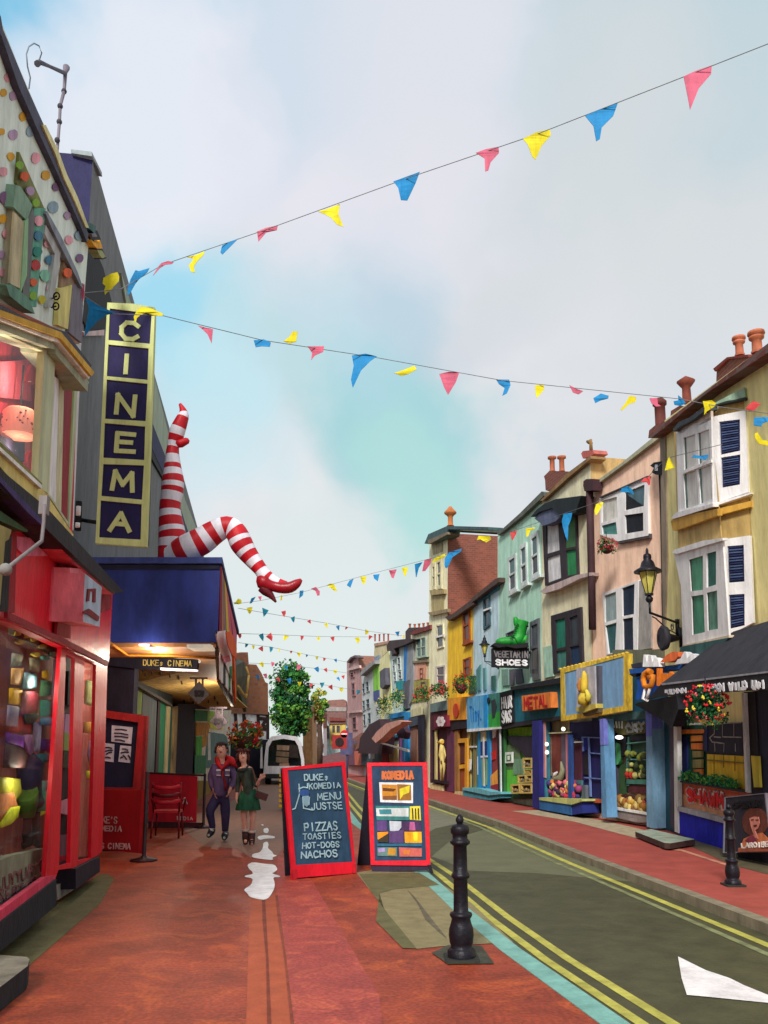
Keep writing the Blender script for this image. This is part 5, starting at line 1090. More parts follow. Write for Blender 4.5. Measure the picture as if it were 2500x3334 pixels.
# far houses closing the street
FP1 = Pl((-30, 84, 0), (20, 84, 0)); FP2 = Pl((-30, 90, 0), (20, 90, 0)); FP0 = Pl((-30, 78, 0), (20, 78, 0))
h1 = body('house', 'narrow white gabled house with brown roof closing the end of the street', 'house', FP0, FF(635, 1060, 670, 1000, 690, 990, 715, 1050, 718, 1330, 635, 1330), mat(216, 216, 220), 5)
MB().poly(FP0, FF(625, 1060, 640, 980, 715, 975, 725, 1000, 722, 1110, 700, 1050, 680, 1000, 655, 1030, 630, 1085), mat(140, 76, 44, kind='tile'), .3, 4).build('roof', h1)
for q in (FF(655, 1080, 680, 1080, 680, 1150, 655, 1150), FF(665, 1180, 700, 1175, 700, 1240, 665, 1240)): sash(FP0, q, h1, mat(150, 150, 152), mat(44, 44, 56), 1, 2, .12, .1, False)
MB().poly(FP0, FF(632, 1245, 718, 1235, 720, 1265, 632, 1270), mat(130, 92, 80), .6, .6).build('porch', h1)
h2 = body('house', 'low house with layered brown roof and yellow and pale blue walls beyond the road signs', 'house', FP1, FF(705, 1060, 900, 1040, 900, 1300, 705, 1330), mat(168, 196, 196), 5)
m_brr = mat(128, 88, 82, kind='tile')
mb = MB(); mb.poly(FP1, FF(720, 930, 760, 900, 870, 893, 890, 900, 895, 955, 730, 950), mat(150, 100, 88, kind='tile'), -.3, 3); mb.poly(FP1, FF(733, 950, 893, 950, 895, 1080, 760, 1085, 733, 1020), m_brr, .3, 3); mb.poly(FP1, FF(722, 948, 895, 955, 893, 985, 733, 985), mat(150, 142, 140), .35, .3); mb.poly(FP1, FF(765, 1030, 885, 1040, 885, 1060, 765, 1060), mat(118, 60, 52), .5, .3); mb.build('roof', h2)
mb = MB(); mb.poly(FP1, FF(770, 1085, 890, 1080, 890, 1230, 770, 1250), mat(196, 176, 92), .15, .3); mb.build('gable_wall', h2)
for q in (FF(728, 1095, 760, 1095, 762, 1200, 728, 1200), FF(786, 1095, 806, 1095, 806, 1150, 786, 1150), FF(818, 1095, 845, 1095, 845, 1150, 818, 1150), FF(780, 1165, 800, 1165, 800, 1215, 780, 1215)): sash(FP1, q, h2, mat(120, 110, 90), mat(66, 62, 74), 1, 2, .1, .2, False)
FPw = Pl((-30, 70, 0), (20, 70, 0))
o = MB().poly(FPw, FF(560, 1290, 640, 1285, 720, 1330, 900, 1285, 905, 1440, 560, 1440), mat(118, 72, 78, kind='brick'), 0, .4).build('garden_wall'); tag(o, 'long low maroon brick wall crossing the far end of the street', 'wall')
h3 = body('building', 'tan stone building end standing just behind the van and the tree', 'building', Pl((-30, 60, 0), (20, 60, 0)), FF(560, 980, 630, 960, 635, 1400, 560, 1400), mat(172, 138, 92), 4)
mb = MB().poly(Pl((-30, 60, 0), (20, 60, 0)), FF(555, 965, 634, 945, 634, 985, 555, 1000), mat(150, 110, 70, kind='tile'), .2, 4); mb.build('roof', h3)
# no entry sign
NP = Pl((-8, 44, 0), (2, 44, 0)); P0 = aty(FF(905, 1400), 44)
ne = thing('no_entry_sign', 'red round no entry sign with white bar on a pole near the far awnings', 'road sign', Vector((NP.hit(FF(878, 1160)).x, 44, 0)))
c_ = NP.hit(FF(878, 1160)); r_ = 29*700/1659/F*44
mb = MB().tube([Vector((c_.x+.15, 44.1, 0)), Vector((c_.x+.15, 44.1, c_.z+.3))], .06, mat(84, 74, 104), 8); mb.build('pole', ne)
mb = MB().tube([c_+Vector((0, .03, 0)), c_-Vector((0, .03, 0))], r_, mat(196, 24, 36), 24); o = mb.build('disc', ne); MB().box(c_-Vector((0, .045, 0)), (r_*1.5, .02, r_*.34), WHITE).build('bar', o)
c2 = NP.hit(FF(842, 1222)); mb = MB().box(c2, (.75, .06, .7), mat(160, 46, 44)); mb.tube([c2-Vector((0, .04, 0)), c2-Vector((0, .07, 0))], .22, mat(44, 30, 34), 16); mb.box(c2+Vector((.3, .02, .0)), (1.3, .04, .12), mat(84, 74, 104)); mb.build('lower_plate', ne)
mb = MB().box(NP.hit(FF(895, 1235)), (.62, .05, 1.1), mat(80, 80, 116)); mb.build('blue_plate', ne)
# ================================================================== RIGHT HAND TERRACE
RB = [(1700, 1862), (1437, 1790), (1280, 1765), (1168, 1745), (1075, 1728), (1022, 1718), (965, 1708), (925, 1701), (893, 1696), (858, 1690), (826, 1685), (787, 1677), (750, 1671)]
RG = [gp(V(*p)) for p in RB]
def rp(i, j=None): return Pl(RG[i], RG[j or i+1])
def gx(pl, x, z=0.0):
    """px on the plane's ground line at V-column x"""
    return None
def gq(pl, x0, x1, ytl, ytr):
    """wall outline from V columns, tops given, bottoms on the ground"""
    def bot(x):
        lo, hi = 1600.0, 2400.0
        for _ in range(40):
            m_ = (lo+hi)/2
            if pl.hit(V(x, m_)).z > 0: lo = m_
            else: hi = m_
        return V(x, lo)
    return [V(x0, ytl), V(x1, ytr), bot(x1), bot(x0)]
def house(name, label, pl, outline, m, depth=6, mside=None): return body(name, label, 'building', pl, outline, m, depth, mside)
mwin = mat(38, 50, 66, rough=.15)
# ---- yellow ochre building
RY = rp(0, 1); m_och = mat(232, 220, 154, var=.1, sc=2.5)
ylw = house('terrace_building', 'yellow ochre building with two stacked white bay windows and navy shutters', RY, V(1434, 918, 1436, 908, 1700, 712)[1:]+gq(RY, 1436, 1700, 900, 700)[2:], m_och, 6)
MB().poly(RY, K(375, 1250, 400, 1215, 545, 1075, 1659, 225, 1800, 120, 1800, 210, 1659, 325, 1300, 560, 1000, 760, 760, 950, 545, 1135, 400, 1245), mat(112, 56, 46, kind='tile'), .25, 1.6).build('roof', ylw)
MB().poly(RY, K(490, 1165, 545, 1125, 540, 2157, 500, 2157)[:2]+L(540, 500, 515, 1400, 500, 1400), mat(140, 126, 108), .03, .03).build('wall_edge', ylw)
# canted bays
cA = RY.hit(K(1045, 1500), .4); cW = RY.hit(K(1440, 1500), .02); cL = RY.hit(K(640, 1500), .3)
PA = Pl((cL.x, cL.y, 0), (cA.x, cA.y, 0)); PBb = Pl((cA.x, cA.y, 0), (cW.x, cW.y, 0))
m_brn = mat(190, 160, 98, var=.18, sc=3)
by = MB(); by.poly(PA, K(640, 1150, 1045, 930)+[L(1175, 1330), L(700, 1440)], m_brn, -.03, .02); by.poly(PBb, K(1045, 930, 1410, 820)+[L(1430, 1190), L(1175, 1330)], m_brn, -.03, .02); by.build('bay', ylw)
wA = MB()
f1 = K(668, 1175, 1045, 1020, 1062, 1960, 685, 2055); fB1 = K(1045, 1020, 1415, 945, 1445, 1830, 1062, 1960)
h1_ = [K(745, 1245, 870, 1205, 885, 1560, 755, 1600), K(900, 1195, 1020, 1150, 1035, 1480, 910, 1535), K(745, 1640, 885, 1590, 910, 1970, 765, 2010), K(905, 1585, 1040, 1530, 1055, 1910, 930, 1960)]
m_cur = mat(206, 204, 200, var=.06); m_tl = mat(84, 112, 108)
o = MB().poly(PA, f1, WHITE, .03, .03, holes=h1_); o.poly(PA, K(735, 1600, 1045, 1480, 1050, 1510, 750, 1630), WHITE, .05, .02); o = o.build('window', ylw)
g_ = MB()
for q in h1_: g_.poly(PA, q, m_cur, .0, .01); g_.poly(PA, sub(q, 0, .2, 0, 1), m_tl, .008, .006)
g_.build('pane', o)
m_shn = mat(34, 40, 78, rough=.5); m_shl = mat(66, 84, 124)
def shutters(pl, qs, par):
    for q in qs:
        s_ = MB().poly(pl, q, m_shn, .01, .02)
        for i in range(13): s_.poly(pl, sub(q, .1, .9, (i+.25)/13.5, (i+.75)/13.5), m_shl if i % 3 else m_shn, .03, .015)
        s_.build('shutter', par)
qs = [K(1130, 1072, 1355, 1045, 1358, 1385, 1145, 1430), K(1150, 1460, 1360, 1425, 1355, 1750, 1162, 1785)]
o = MB().poly(PBb, fB1, WHITE, .04, .06, holes=qs).build('window', ylw); shutters(PBb, qs, o)
s_ = MB(); s_.poly(PA, K(610, 2110, 670, 2050, 1062, 1955, 1062, 1990, 640, 2120), WHITE, .08, .1); s_.poly(PBb, K(1062, 1955, 1480, 1835, 1480, 1850, 1062, 1990), WHITE, .08, .1); s_.build('sill', ylw)
s_ = MB(); s_.poly(PA, L(580, 150, 620, 110, 1060, 20, 1060, 90, 660, 235, 600, 245), mat(196, 150, 60), .06, .08); s_.poly(PBb, L(1060, 20, 1400, -60, 1400, 0, 1060, 90), mat(196, 150, 60), .06, .08); s_.build('moulding', ylw)
s_ = MB(); s_.poly(PA, K(630, 1150, 700, 1070, 800, 1030, 980, 905, 985, 945, 850, 1050, 700, 1130, 640, 1180), mat(54, 60, 66), .12, .2); s_.poly(PBb, K(1100, 860, 1400, 700, 1415, 820, 1220, 845, 1090, 885), mat(142, 170, 148), .1, .12); s_.poly(PBb, K(1090, 885, 1415, 805, 1415, 825, 1090, 895), mat(40, 48, 46), .12, .1); s_.build('bay_roof', ylw)
s_ = MB(); s_.poly(PA, K(668, 1175, 960, 960, 1040, 940, 1045, 1050, 740, 1200), mat(205, 186, 170), .03, .04); s_.build('bay_head', ylw)
# lower bay
h2_ = [L(765, 545, 910, 500, 910, 855, 785, 870), L(945, 482, 1045, 455, 1045, 800, 948, 832), L(790, 920, 915, 903, 930, 1290, 802, 1318), L(948, 885, 1055, 860, 1065, 1255, 960, 1275)]
m_gr = [mat(80, 146, 116, var=.2), mat(44, 104, 92, var=.2), mat(66, 132, 104, var=.2), mat(86, 130, 112, var=.3)]
f2 = L(610, 465, 700, 440, 1112, 335, 1178, 1322, 705, 1425, 680, 800)
o = MB().poly(PA, f2, WHITE, .03, .03, holes=h2_).build('window', ylw); g_ = MB()
for q, m_ in zip(h2_, m_gr): g_.poly(PA, q, m_, .0, .01); g_.poly(PA, sub(q, 0, .12, 0, 1), mat(70, 60, 62), .008, .006)
g_.build('pane', o)
qs = [L(1160, 405, 1330, 392, 1338, 768, 1172, 782), L(1175, 905, 1338, 895, 1340, 1220, 1188, 1255)]
o = MB().poly(PBb, L(1112, 335, 1395, 295, 1430, 1190, 1178, 1322), WHITE, .04, .06, holes=qs).build('window', ylw); shutters(PBb, qs, o)
s_ = MB(); s_.poly(PA, L(590, 470, 620, 440, 900, 350, 1112, 320, 1112, 345, 640, 485), WHITE, .07, .08); s_.build('head_moulding', ylw); s_ = MB(); s_.poly(PA, L(700, 1425, 1178, 1320, 1178, 1345, 705, 1445), mat(214, 196, 170), .07, .08); s_.build('sill', ylw)
s_ = MB(); s_.poly(PA, L(680, 1440, 1178, 1345, 1100, 1430, 960, 1530, 700, 1530, 670, 1500), mat(46, 92, 92), .08, .1); s_.build('apron', ylw)
# chimneys on ochre building
def pot(mb, c, r, h, m): mb.lathe(c, [(r*.9, 0), (r, h*.05), (r*.8, h*.15), (r*.75, h*.6), (r*1.15, h*.66), (r*1.2, h*.74), (r*.95, h*.78), (r*.9, h*.82), (r*1.35, h*.86), (r*1.3, h*.98), (r*.6, h)], m, 14)
m_bk = mat(128, 62, 44, kind='brick'); m_pot = mat(176, 100, 72, var=.2)
def chimney(name, parent, P, sx, sy, h, pots, r, ph):
    P = Vector(P); mb = MB().box(P+Vector((0, 0, h/2)), (sx, sy, h), m_bk); mb.box(P+Vector((0, 0, h-.06)), (sx+.14, sy+.14, .14), mat(120, 48, 38)); o = mb.build(name, parent)
    mb = MB()
    for i in range(pots): pot(mb, P+Vector(((i-(pots-1)/2)*sx/max(pots, 1)*.0, (-(i-(pots-1)/2))*sy/max(pots, 1), h)), r, ph, m_pot)
    mb.build('chimney_pot', o); return o
RYb = RY.off(-.9)
P_ = RYb.hit(K(1180, 600)); pe = RYb.hit(K(1200, 390)); pt_ = RYb.hit(K(1330, 110)).z-pe.z
n_ = thing_h = None
dd = RY.u if RY.u.y > 0 else -RY.u
cc_ = (RYb.hit(K(1105, 500))+RYb.hit(K(1430, 500)))/2
mb = MB(); a_, b_ = RYb.hit(K(1095, 620)), RYb.hit(K(1440, 400))
mb.poly(RYb, K(1100, 640, 1105, 490, 1225, 380, 1440, 355, 1440, 480), m_bk, 0, .6); mb.poly(RYb, K(1065, 500, 1215, 375, 1440, 345, 1445, 370, 1225, 395, 1085, 530), mat(118, 42, 34), .05, .7); o = mb.build('chimney', ylw)
mb = MB(); k_ = 500/1659/F*14.5
for x, yb, r, h in ((1355, 360, 50, 255), (1545, 330, 60, 275)): mb = MB(); pot(mb, RYb.hit(K(x, yb), -.3), r*k_*1.25, h*k_, m_pot); mb.build('chimney_pot', o)
mb = MB(); c_ = RYb.hit(K(785, 870)); k_ = 500/1659/F*16
mb.lathe(c_, [(.1, 0), (.09, .35), (.13, .4), (.2, .5), (.02, .62)], mat(120, 56, 42), 12); mb.poly(RYb, K(605, 1010, 610, 955, 700, 900, 700, 960), m_bk, 0, .4); mb.build('roof_vent', ylw)
mb = MB(); mb.poly(RYb, K(365, 1250, 375, 1165, 440, 1110, 545, 1060, 540, 1150, 460, 1200), m_bk, 0, .6); mb.lathe(RYb.hit(K(500, 1110), -.2), [(.13, 0), (.13, .5), (.17, .52), (.17, .6), (.1, .68)], mat(96, 44, 38), 12); mb.build('party_chimney', ylw)
# ---- pink building
RP = rp(1, 2); m_pk = mat(250, 206, 180, var=.08)
pnk = house('terrace_building', 'salmon pink house with white sash windows between the ochre and beige buildings', RP, V(1280, 1047, 1437, 930)+gq(RP, 1280, 1437, 1, 1)[2:], m_pk)
MB().poly(RP, J(635, 620, 900, 430, 1230, 160, 1250, 150, 1250, 195, 1000, 385, 640, 650), mat(160, 160, 136), .1, .5).build('cornice', pnk)
q = [J(925, 700, 1100, 628, 1095, 822, 925, 862), J(920, 905, 1088, 882, 1090, 1045, 928, 1072), J(712, 775, 850, 738, 858, 925, 712, 975), J(712, 1000, 842, 965, 856, 1078, 720, 1075)]
window(RP, J(698, 745, 910, 660, 1125, 560, 1135, 1088, 860, 1140, 700, 1080), list(zip(q, (mat(60, 92, 104, rough=.2), mat(22, 26, 36), mat(206, 204, 196), mat(70, 126, 120)))), pnk)
MB().poly(RP, J(930, 715, 1085, 820, 925, 858), mat(20, 24, 32), .035, .015).build('blind', pnk)
MB().poly(RP, J(695, 740, 1125, 550, 1125, 562, 700, 752), mat(60, 56, 60), .1, .1).build('lintel', pnk)
MB().poly(RP, J(850, 1148, 1130, 1100, 1140, 1070, 1142, 1110, 860, 1162), mat(70, 66, 70), .08, .08).build('sill_line', pnk)
q = [J(738, 1630, 842, 1592, 848, 1842, 742, 1870), J(895, 1562, 1010, 1522, 1005, 1795, 900, 1815), [J(745, 1900), J(848, 1870), L(5, 1500), L(-60, 1510)], L(82, 1155, 190, 1135, 195, 1480, 88, 1490)]
window(RP, [J(720, 1610), J(1045, 1490), L(235, 1490), L(-80, 1520)], list(zip(q, (mat(140, 158, 160), mat(28, 44, 66), mat(50, 92, 96), mat(26, 38, 58)))), pnk)
MB().poly(RP, L(245, 770, 300, 745, 350, 800, 370, 800, 378, 1455, 240, 1475), mat(158, 154, 150), .04, .04).build('wall_panel', pnk)
# ---- beige building
RBe = rp(2, 3); m_be = mat(228, 220, 186, var=.1)
bge = house('terrace_building', 'beige house with a black hooded window above and dark framed window below', RBe, V(1166, 1083, 1276, 986)+gq(RBe, 1166, 1280, 1, 1)[2:], m_be, mside=mat(176, 150, 100))
MB().poly(RBe, J(160, 775, 400, 530, 612, 372, 620, 395, 420, 560, 185, 775), mat(138, 108, 70), .12, .4).build('eaves', bge)
hd_ = MB(); hd_.poly(RBe, J(75, 920, 130, 855, 200, 800, 300, 760, 530, 730, 480, 880, 430, 895, 340, 910, 270, 840, 170, 870), mat(24, 34, 40), .35, .35); hd_.poly(RBe, J(110, 935, 180, 860, 275, 825, 345, 915, 300, 960, 190, 1000), mat(88, 96, 124), .3, .28); hd_.build('window_hood', bge)
def pq(*a): return J(*a)
q = [J(215, 995, 322, 945, 335, 1220, 218, 1255), J(220, 1290, 338, 1250, 350, 1470, 228, 1515), J(372, 900, 470, 880, 480, 1185, 385, 1205), J(390, 1225, 480, 1210, 490, 1435, 402, 1450)]
m_dkf = mat(48, 40, 48)
window(RBe, J(180, 1000, 480, 870, 500, 1445, 205, 1540), list(zip(q, (mat(214, 212, 214), mat(216, 214, 216), mat(76, 128, 80), mat(40, 128, 76)))), bge, m_dkf)
MB().poly(RBe, J(160, 1590, 210, 1555, 480, 1445, 615, 1420, 610, 1450, 520, 1475, 330, 1570, 190, 1612), mat(190, 170, 168), .2, .22).build('sill', bge)
q = [I(1400, 1160, 1490, 1140, 1495, 1395, 1408, 1420), I(1530, 1140, 1600, 1110, 1610, 1370, 1540, 1390), I(1410, 1440, 1500, 1425, 1500, 1600, 1415, 1620), I(1535, 1400, 1620, 1385, 1625, 1560, 1540, 1590)]
window(RBe, I(1362, 1120, 1630, 1040, 1650, 1590, 1375, 1640), list(zip(q, (mat(30, 116, 96), mat(54, 62, 70), mat(70, 126, 116), mat(26, 52, 84)))), bge, m_dkf)
pc_ = RBe.off(-.8); mb = MB(); mb.poly(pc_, J(210, 680, 205, 590, 195, 555, 245, 505, 420, 512, 360, 580, 235, 690), m_bk, 0, .7); o = mb.build('chimney', bge)
mb = MB(); k_ = 600/1659/F*22
for x in (272, 358): mb = MB(); mb.lathe(pc_.hit(J(x, 512), -.2), [(32*k_, 0), (27*k_, 30*k_), (26*k_, 130*k_), (46*k_, 140*k_), (46*k_, 160*k_), (20*k_, 168*k_)], m_pot, 12); mb.build('chimney_pot', o)
mb = MB(); mb.poly(pc_, J(545, 395, 530, 350, 545, 328, 635, 318, 648, 350, 610, 375), mat(176, 92, 84), 0, .4); c_ = pc_.hit(J(620, 322), -.1); mb.tube([c_, c_+Vector((0, 0, .3)), pc_.hit(J(605, 250), -.1)], [.05, .04, .1], mat(140, 110, 70), 8); mb.build('finial', bge)
# drain pipes
def pipe(name, label, pl, pts, r, m, d=.14, head=None):
    mb = MB().tube([pl.hit(p, d) for p in pts], r, m, 8)
    if head: mb.poly(pl, head, m, d+.1, .25)
    o = mb.build(name); return tag(o, label, 'drainpipe')
pipe('drainpipe', 'dark brown drainpipe with hopper head between the beige and pink houses', RBe, [J(605, 660), J(618, 1200), J(625, 1500), J(632, 1936)], .09, mat(62, 36, 42), .12, J(550, 600, 575, 580, 635, 578, 635, 680, 560, 690, 548, 640))
pipe('drainpipe', 'thin black drainpipe between the pink and ochre buildings', RP, [J(1240, 500), J(1255, 900), J(1268, 1500), L(500, 900), L(510, 1250)], .035, BLACK, .1)
cm = MB(); cm.poly(RP, J(1150, 460, 1185, 430, 1255, 420, 1252, 540, 1200, 540, 1165, 520, 1185, 480), BLACK, .28, .2); cm.poly(RP, J(1195, 450, 1212, 450, 1212, 505, 1190, 505), mat(170, 172, 184), .3, .03); tag(cm.build('security_camera'), 'black boxy security camera at the top of the thin black drainpipe', 'camera')
# ---- mint building
RM = rp(3, 4); m_mt = mat(176, 216, 196, var=.08)
mnt = house('terrace_building', 'mint green house with three narrow sash windows near the boot sign', RM, V(1075, 1155, 1170, 1068)+gq(RM, 1075, 1170, 1, 1)[2:], m_mt)
MB().poly(RM, I(880, 380, 1080, 200, 1280, 0, 1300, 10, 1300, 40, 1100, 225, 890, 395), mat(92, 96, 88), .12, .4).build('cornice', mnt)
for q in (I(972, 600, 1045, 555, 1052, 885, 978, 932), I(1080, 492, 1138, 455, 1148, 825, 1088, 868), I(1175, 400, 1243, 348, 1258, 752, 1182, 795)): sash(RM, q, mnt, mat(196, 206, 204), mwin, 1, 2, .16, .05, True, [mat(50, 92, 96, rough=.2), mat(34, 34, 50, rough=.2)])
for q in (I(1172, 1178, 1252, 1140, 1250, 1640, 1175, 1640), I(955, 1280, 1040, 1240, 1040, 1330, 960, 1330)): sash(RM, q, mnt, mat(96, 100, 106), mat(84, 90, 100), 1, 2, .14, .05, False)
mb = MB()
for q, c in ((M(550, 190, 600, 185, 605, 310, 555, 315), (118, 150, 140)), (M(610, 188, 650, 185, 640, 310, 612, 312), (100, 96, 108)), (M(655, 184, 700, 184, 715, 290, 660, 300), (86, 92, 108)), (M(775, 60, 835, 20, 845, 265, 790, 275), (96, 96, 96)), (M(870, 20, 940, 0, 950, 240, 880, 255), (160, 196, 176))): MB().poly(RM, q, mat(*c), .05, .05).build('window_shutter', mnt)
# ---- pale blue and orange houses
RL = rp(4, 5); m_lb = mat(192, 218, 228, var=.08)
plb = house('terrace_building', 'pale blue narrow house right of the orange house', RL, I(665, 1010, 895, 850)+gq(RL, 1022, 1076, 1, 1)[2:], m_lb)
RO = rp(5, 6); m_or = mat(250, 196, 44, var=.1)
org = house('terrace_building', 'bright orange yellow house with brown framed windows', RO, I(435, 1160, 665, 1010)+gq(RO, 965, 1022, 1, 1)[2:], m_or)
for pl_x, par, q in ((RL, plb, I(650, 1000, 830, 860, 895, 815, 895, 775, 860, 790, 650, 960)), (RO, org, I(410, 1130, 480, 1100, 660, 965, 668, 1015, 530, 1110, 440, 1165))):
    MB().poly(pl_x, q, mat(82, 62, 56), .2, .8).build('eaves', par)
MB().poly(RL, I(660, 1005, 890, 850, 890, 880, 665, 1035), mat(60, 130, 150), .05, .08).build('frieze', plb)
sash(RL, I(750, 935, 806, 905, 812, 1205, 755, 1250), plb, mat(60, 92, 104), mat(28, 46, 62, rough=.2), 1, 2, .12, .05, False)
MB().poly(RL, I(752, 1065, 820, 1040, 820, 1055, 754, 1082), WHITE, .1, .03).build('glazing_bar', plb)
mb = MB()
for q, c in ((M(355, 195, 385, 150, 385, 350, 360, 360), (78, 130, 132)), (M(405, 180, 425, 175, 428, 345, 408, 350), (96, 146, 150)), (M(470, 240, 500, 235, 500, 350, 472, 352), (70, 120, 110)), (M(300, 240, 345, 235, 350, 370, 300, 385), (62, 80, 66))): MB().poly(RL, q, mat(*c), .05, .05).build('window_shutter', plb)
sash(RO, I(565, 1060, 626, 1030, 632, 1345, 570, 1375), org, mat(150, 74, 36), mat(92, 40, 34, rough=.3), 1, 2, .14, .05, True)
sash(RO, I(570, 1512, 636, 1488, 632, 1659, 575, 1659), org, mat(150, 74, 36), mat(110, 50, 36, rough=.3), 1, 2, .14, .05, False)
# ---- cream tower with brick flank
RC = rp(6, 7); m_cr = mat(240, 234, 196, var=.1)
crm = house('tower_building', 'tall cream bay fronted building with a large red brick side wall', RC, I(270, 470, 435, 375)+gq(RC, 925, 966, 1, 1)[2:], m_cr, 7, mat(140, 74, 56, kind='brick'))
bt_ = MB(); bt_.poly(RC, I(225, 470, 260, 385, 430, 310, 800, 320, 800, 345, 435, 340, 425, 400, 270, 475), mat(64, 88, 92), .3, .5); bt_.poly(RC, I(250, 440, 430, 365, 435, 385, 265, 475), mat(120, 108, 88), .33, .4); bt_.build('cornice', crm)
MB().prism([RC.hit(I(438, 318), -.05), RC.hit(I(438, 345), -.05), RC.hit(I(438, 345), -.05)-RC.n*6.9, RC.hit(I(438, 318), -.05)-RC.n*6.9], Vector((0, -1, 0)), .3, mat(74, 86, 74)).build('coping', crm)
mb = MB()
c_ = RC.hit(I(460, 310), -.5); mb.lathe(c_, [(.15, 0), (.1, .06), (.1, .36), (.14, .42), (.24, .5), (.25, .56), (.12, .7), (.05, .8)], mat(176, 106, 56), 12); mb.build('finial', crm)
for q, c in ((I(270, 890, 400, 880, 400, 920, 280, 935), (170, 150, 104)), (I(255, 1090, 435, 1055, 435, 1085, 280, 1120), (150, 132, 100)), (I(290, 425, 385, 400, 385, 540, 300, 570), (180, 168, 128)), (I(285, 935, 400, 925, 400, 1080, 290, 1090), (178, 162, 114))): MB().poly(RC, q, mat(*c), .12 if c[0] < 175 else .03, .12).build('moulding', crm)
sash(RC, I(330, 620, 372, 590, 375, 875, 335, 880), crm, mat(214, 206, 170), mwin, 1, 2, .2, .08, False); sash(RC, I(290, 650, 318, 645, 320, 880, 292, 880), crm, mat(214, 206, 170), mwin, 1, 2, .22, .06, False)
sash(RC, I(328, 1200, 392, 1190, 395, 1400, 332, 1420), crm, mat(214, 206, 176), mwin, 1, 2, .1, .05, False); MB().poly(RC, I(322, 1305, 400, 1285, 400, 1302, 322, 1322), WHITE, .1, .04).build('glazing_bar', crm)
sash(RC, [I(322, 1575), I(412, 1560), M(115, 310), M(45, 300)], crm, mat(206, 196, 186), mat(74, 34, 48, rough=.3), 1, 2, .14, .05, False)
# ---- row beyond
R7 = rp(7, 8)
b7 = house('terrace_building', 'cream bay house with five red chimney pots left of the cream tower', R7, FF(1392, 395, 1540, 345)+gq(R7, 893, 926, 1, 1)[2:], mat(206, 200, 168, var=.1))
sash(R7, FF(1428, 425, 1506, 408, 1506, 558, 1432, 572), b7, mat(160, 176, 160), mat(40, 76, 76, rough=.2), 2, 2, .08, .06, True)
mb = MB(); mb.poly(R7, FF(1400, 600, 1520, 585, 1520, 605, 1405, 615), mat(126, 116, 96), .1, .1); mb.poly(R7, FF(1440, 608, 1510, 598, 1505, 735, 1440, 742), mat(216, 156, 128), .04, .05); mb.poly(R7, FF(1400, 612, 1438, 608, 1438, 745, 1402, 748), mat(206, 170, 162), .04, .05); mb.poly(R7, FF(1385, 760, 1530, 735, 1530, 890, 1390, 915), mat(160, 152, 78), .06, .08); mb.poly(R7, FF(1392, 372, 1540, 318, 1542, 352, 1396, 398), mat(116, 52, 50), .1, 1.5); mb.build('band', b7)
sash(R7, FF(1458, 652, 1482, 650, 1482, 732, 1460, 735), b7, mat(130, 80, 70), mat(50, 44, 60), 1, 2, .14, .07, False); sash(R7, FF(1466, 760, 1506, 755, 1506, 825, 1466, 830), b7, mat(120, 112, 92), mat(92, 92, 106), 1, 1, .12, .1, False)
R7b = R7.off(-.7); mb = MB().poly(R7b, FF(1350, 370, 1375, 340, 1545, 335, 1545, 360, 1410, 440, 1350, 440), mat(66, 40, 40, kind='brick'), 0, .8); o = mb.build('chimney', b7)
mb = MB(); k_ = 700/1659/F*35
for x, y in ((1385, 345), (1422, 348), (1456, 345), (1490, 342), (1524, 338)): mb = MB(); mb.lathe(R7b.hit(FF(x, y), -.3), [(12*k_, 0), (9*k_, 8*k_), (9*k_, 32*k_), (13*k_, 36*k_), (13*k_, 42*k_)], m_pot, 10); mb.build('chimney_pot', o)
R8 = rp(8, 9)
b8 = house('terrace_building', 'pale mint house with a bright blue edge strip in the distant terrace', R8, FF(1222, 505, 1405, 430)+gq(R8, 858, 893, 1, 1)[2:], mat(190, 208, 202, var=.08))
mb = MB(); mb.poly(R8, FF(1352, 470, 1410, 450, 1410, 880, 1345, 990), mat(140, 144, 148), .08, .08); mb.poly(R8, FF(1338, 490, 1362, 478, 1352, 770, 1336, 740), mat(40, 120, 190), .1, .1); mb.poly(R8, FF(1275, 755, 1338, 748, 1335, 818, 1278, 822), mat(30, 140, 150), .08, .08); mb.poly(R8, FF(1330, 770, 1378, 740, 1370, 960, 1335, 980), mat(92, 92, 104), .12, .1); mb.build('band', b8)
mb = MB(); mb.poly(R8, FF(1205, 480, 1225, 440, 1370, 425, 1410, 430, 1400, 445, 1350, 470, 1260, 500, 1262, 540, 1245, 560, 1240, 520, 1208, 520), mat(66, 52, 56), .25, .8); mb.build('eaves', b8)
for q in (FF(1248, 585, 1266, 580, 1268, 680, 1250, 685), FF(1285, 570, 1308, 560, 1310, 665, 1288, 670), FF(1256, 690, 1275, 685, 1277, 750, 1258, 755), FF(1294, 680, 1316, 672, 1318, 735, 1296, 740)): sash(R8, q, b8, mat(190, 200, 200), mat(60, 58, 78), 1, 2, .12, .06, False)
R9 = rp(9, 10)
b9 = house('terrace_building', 'pale yellow house with grey bay in the distant terrace', R9, FF(1145, 590, 1222, 520)+gq(R9, 826, 858, 1, 1)[2:], mat(212, 208, 158, var=.08))
MB().poly(R9, FF(1150, 680, 1190, 650, 1196, 780, 1170, 815, 1155, 800), mat(88, 86, 98), .25, .3).build('bay', b9)
mb = MB().poly(R9, FF(1108, 560, 1112, 480, 1225, 440, 1230, 470, 1212, 520, 1145, 590), mat(202, 190, 150), -.2, 1.2); mb.poly(R9, FF(1108, 462, 1230, 440, 1230, 458, 1110, 485), mat(180, 140, 120), -.15, 1.3); o = mb.build('chimney', b9)
mb = MB(); R9b = R9.off(-.6)
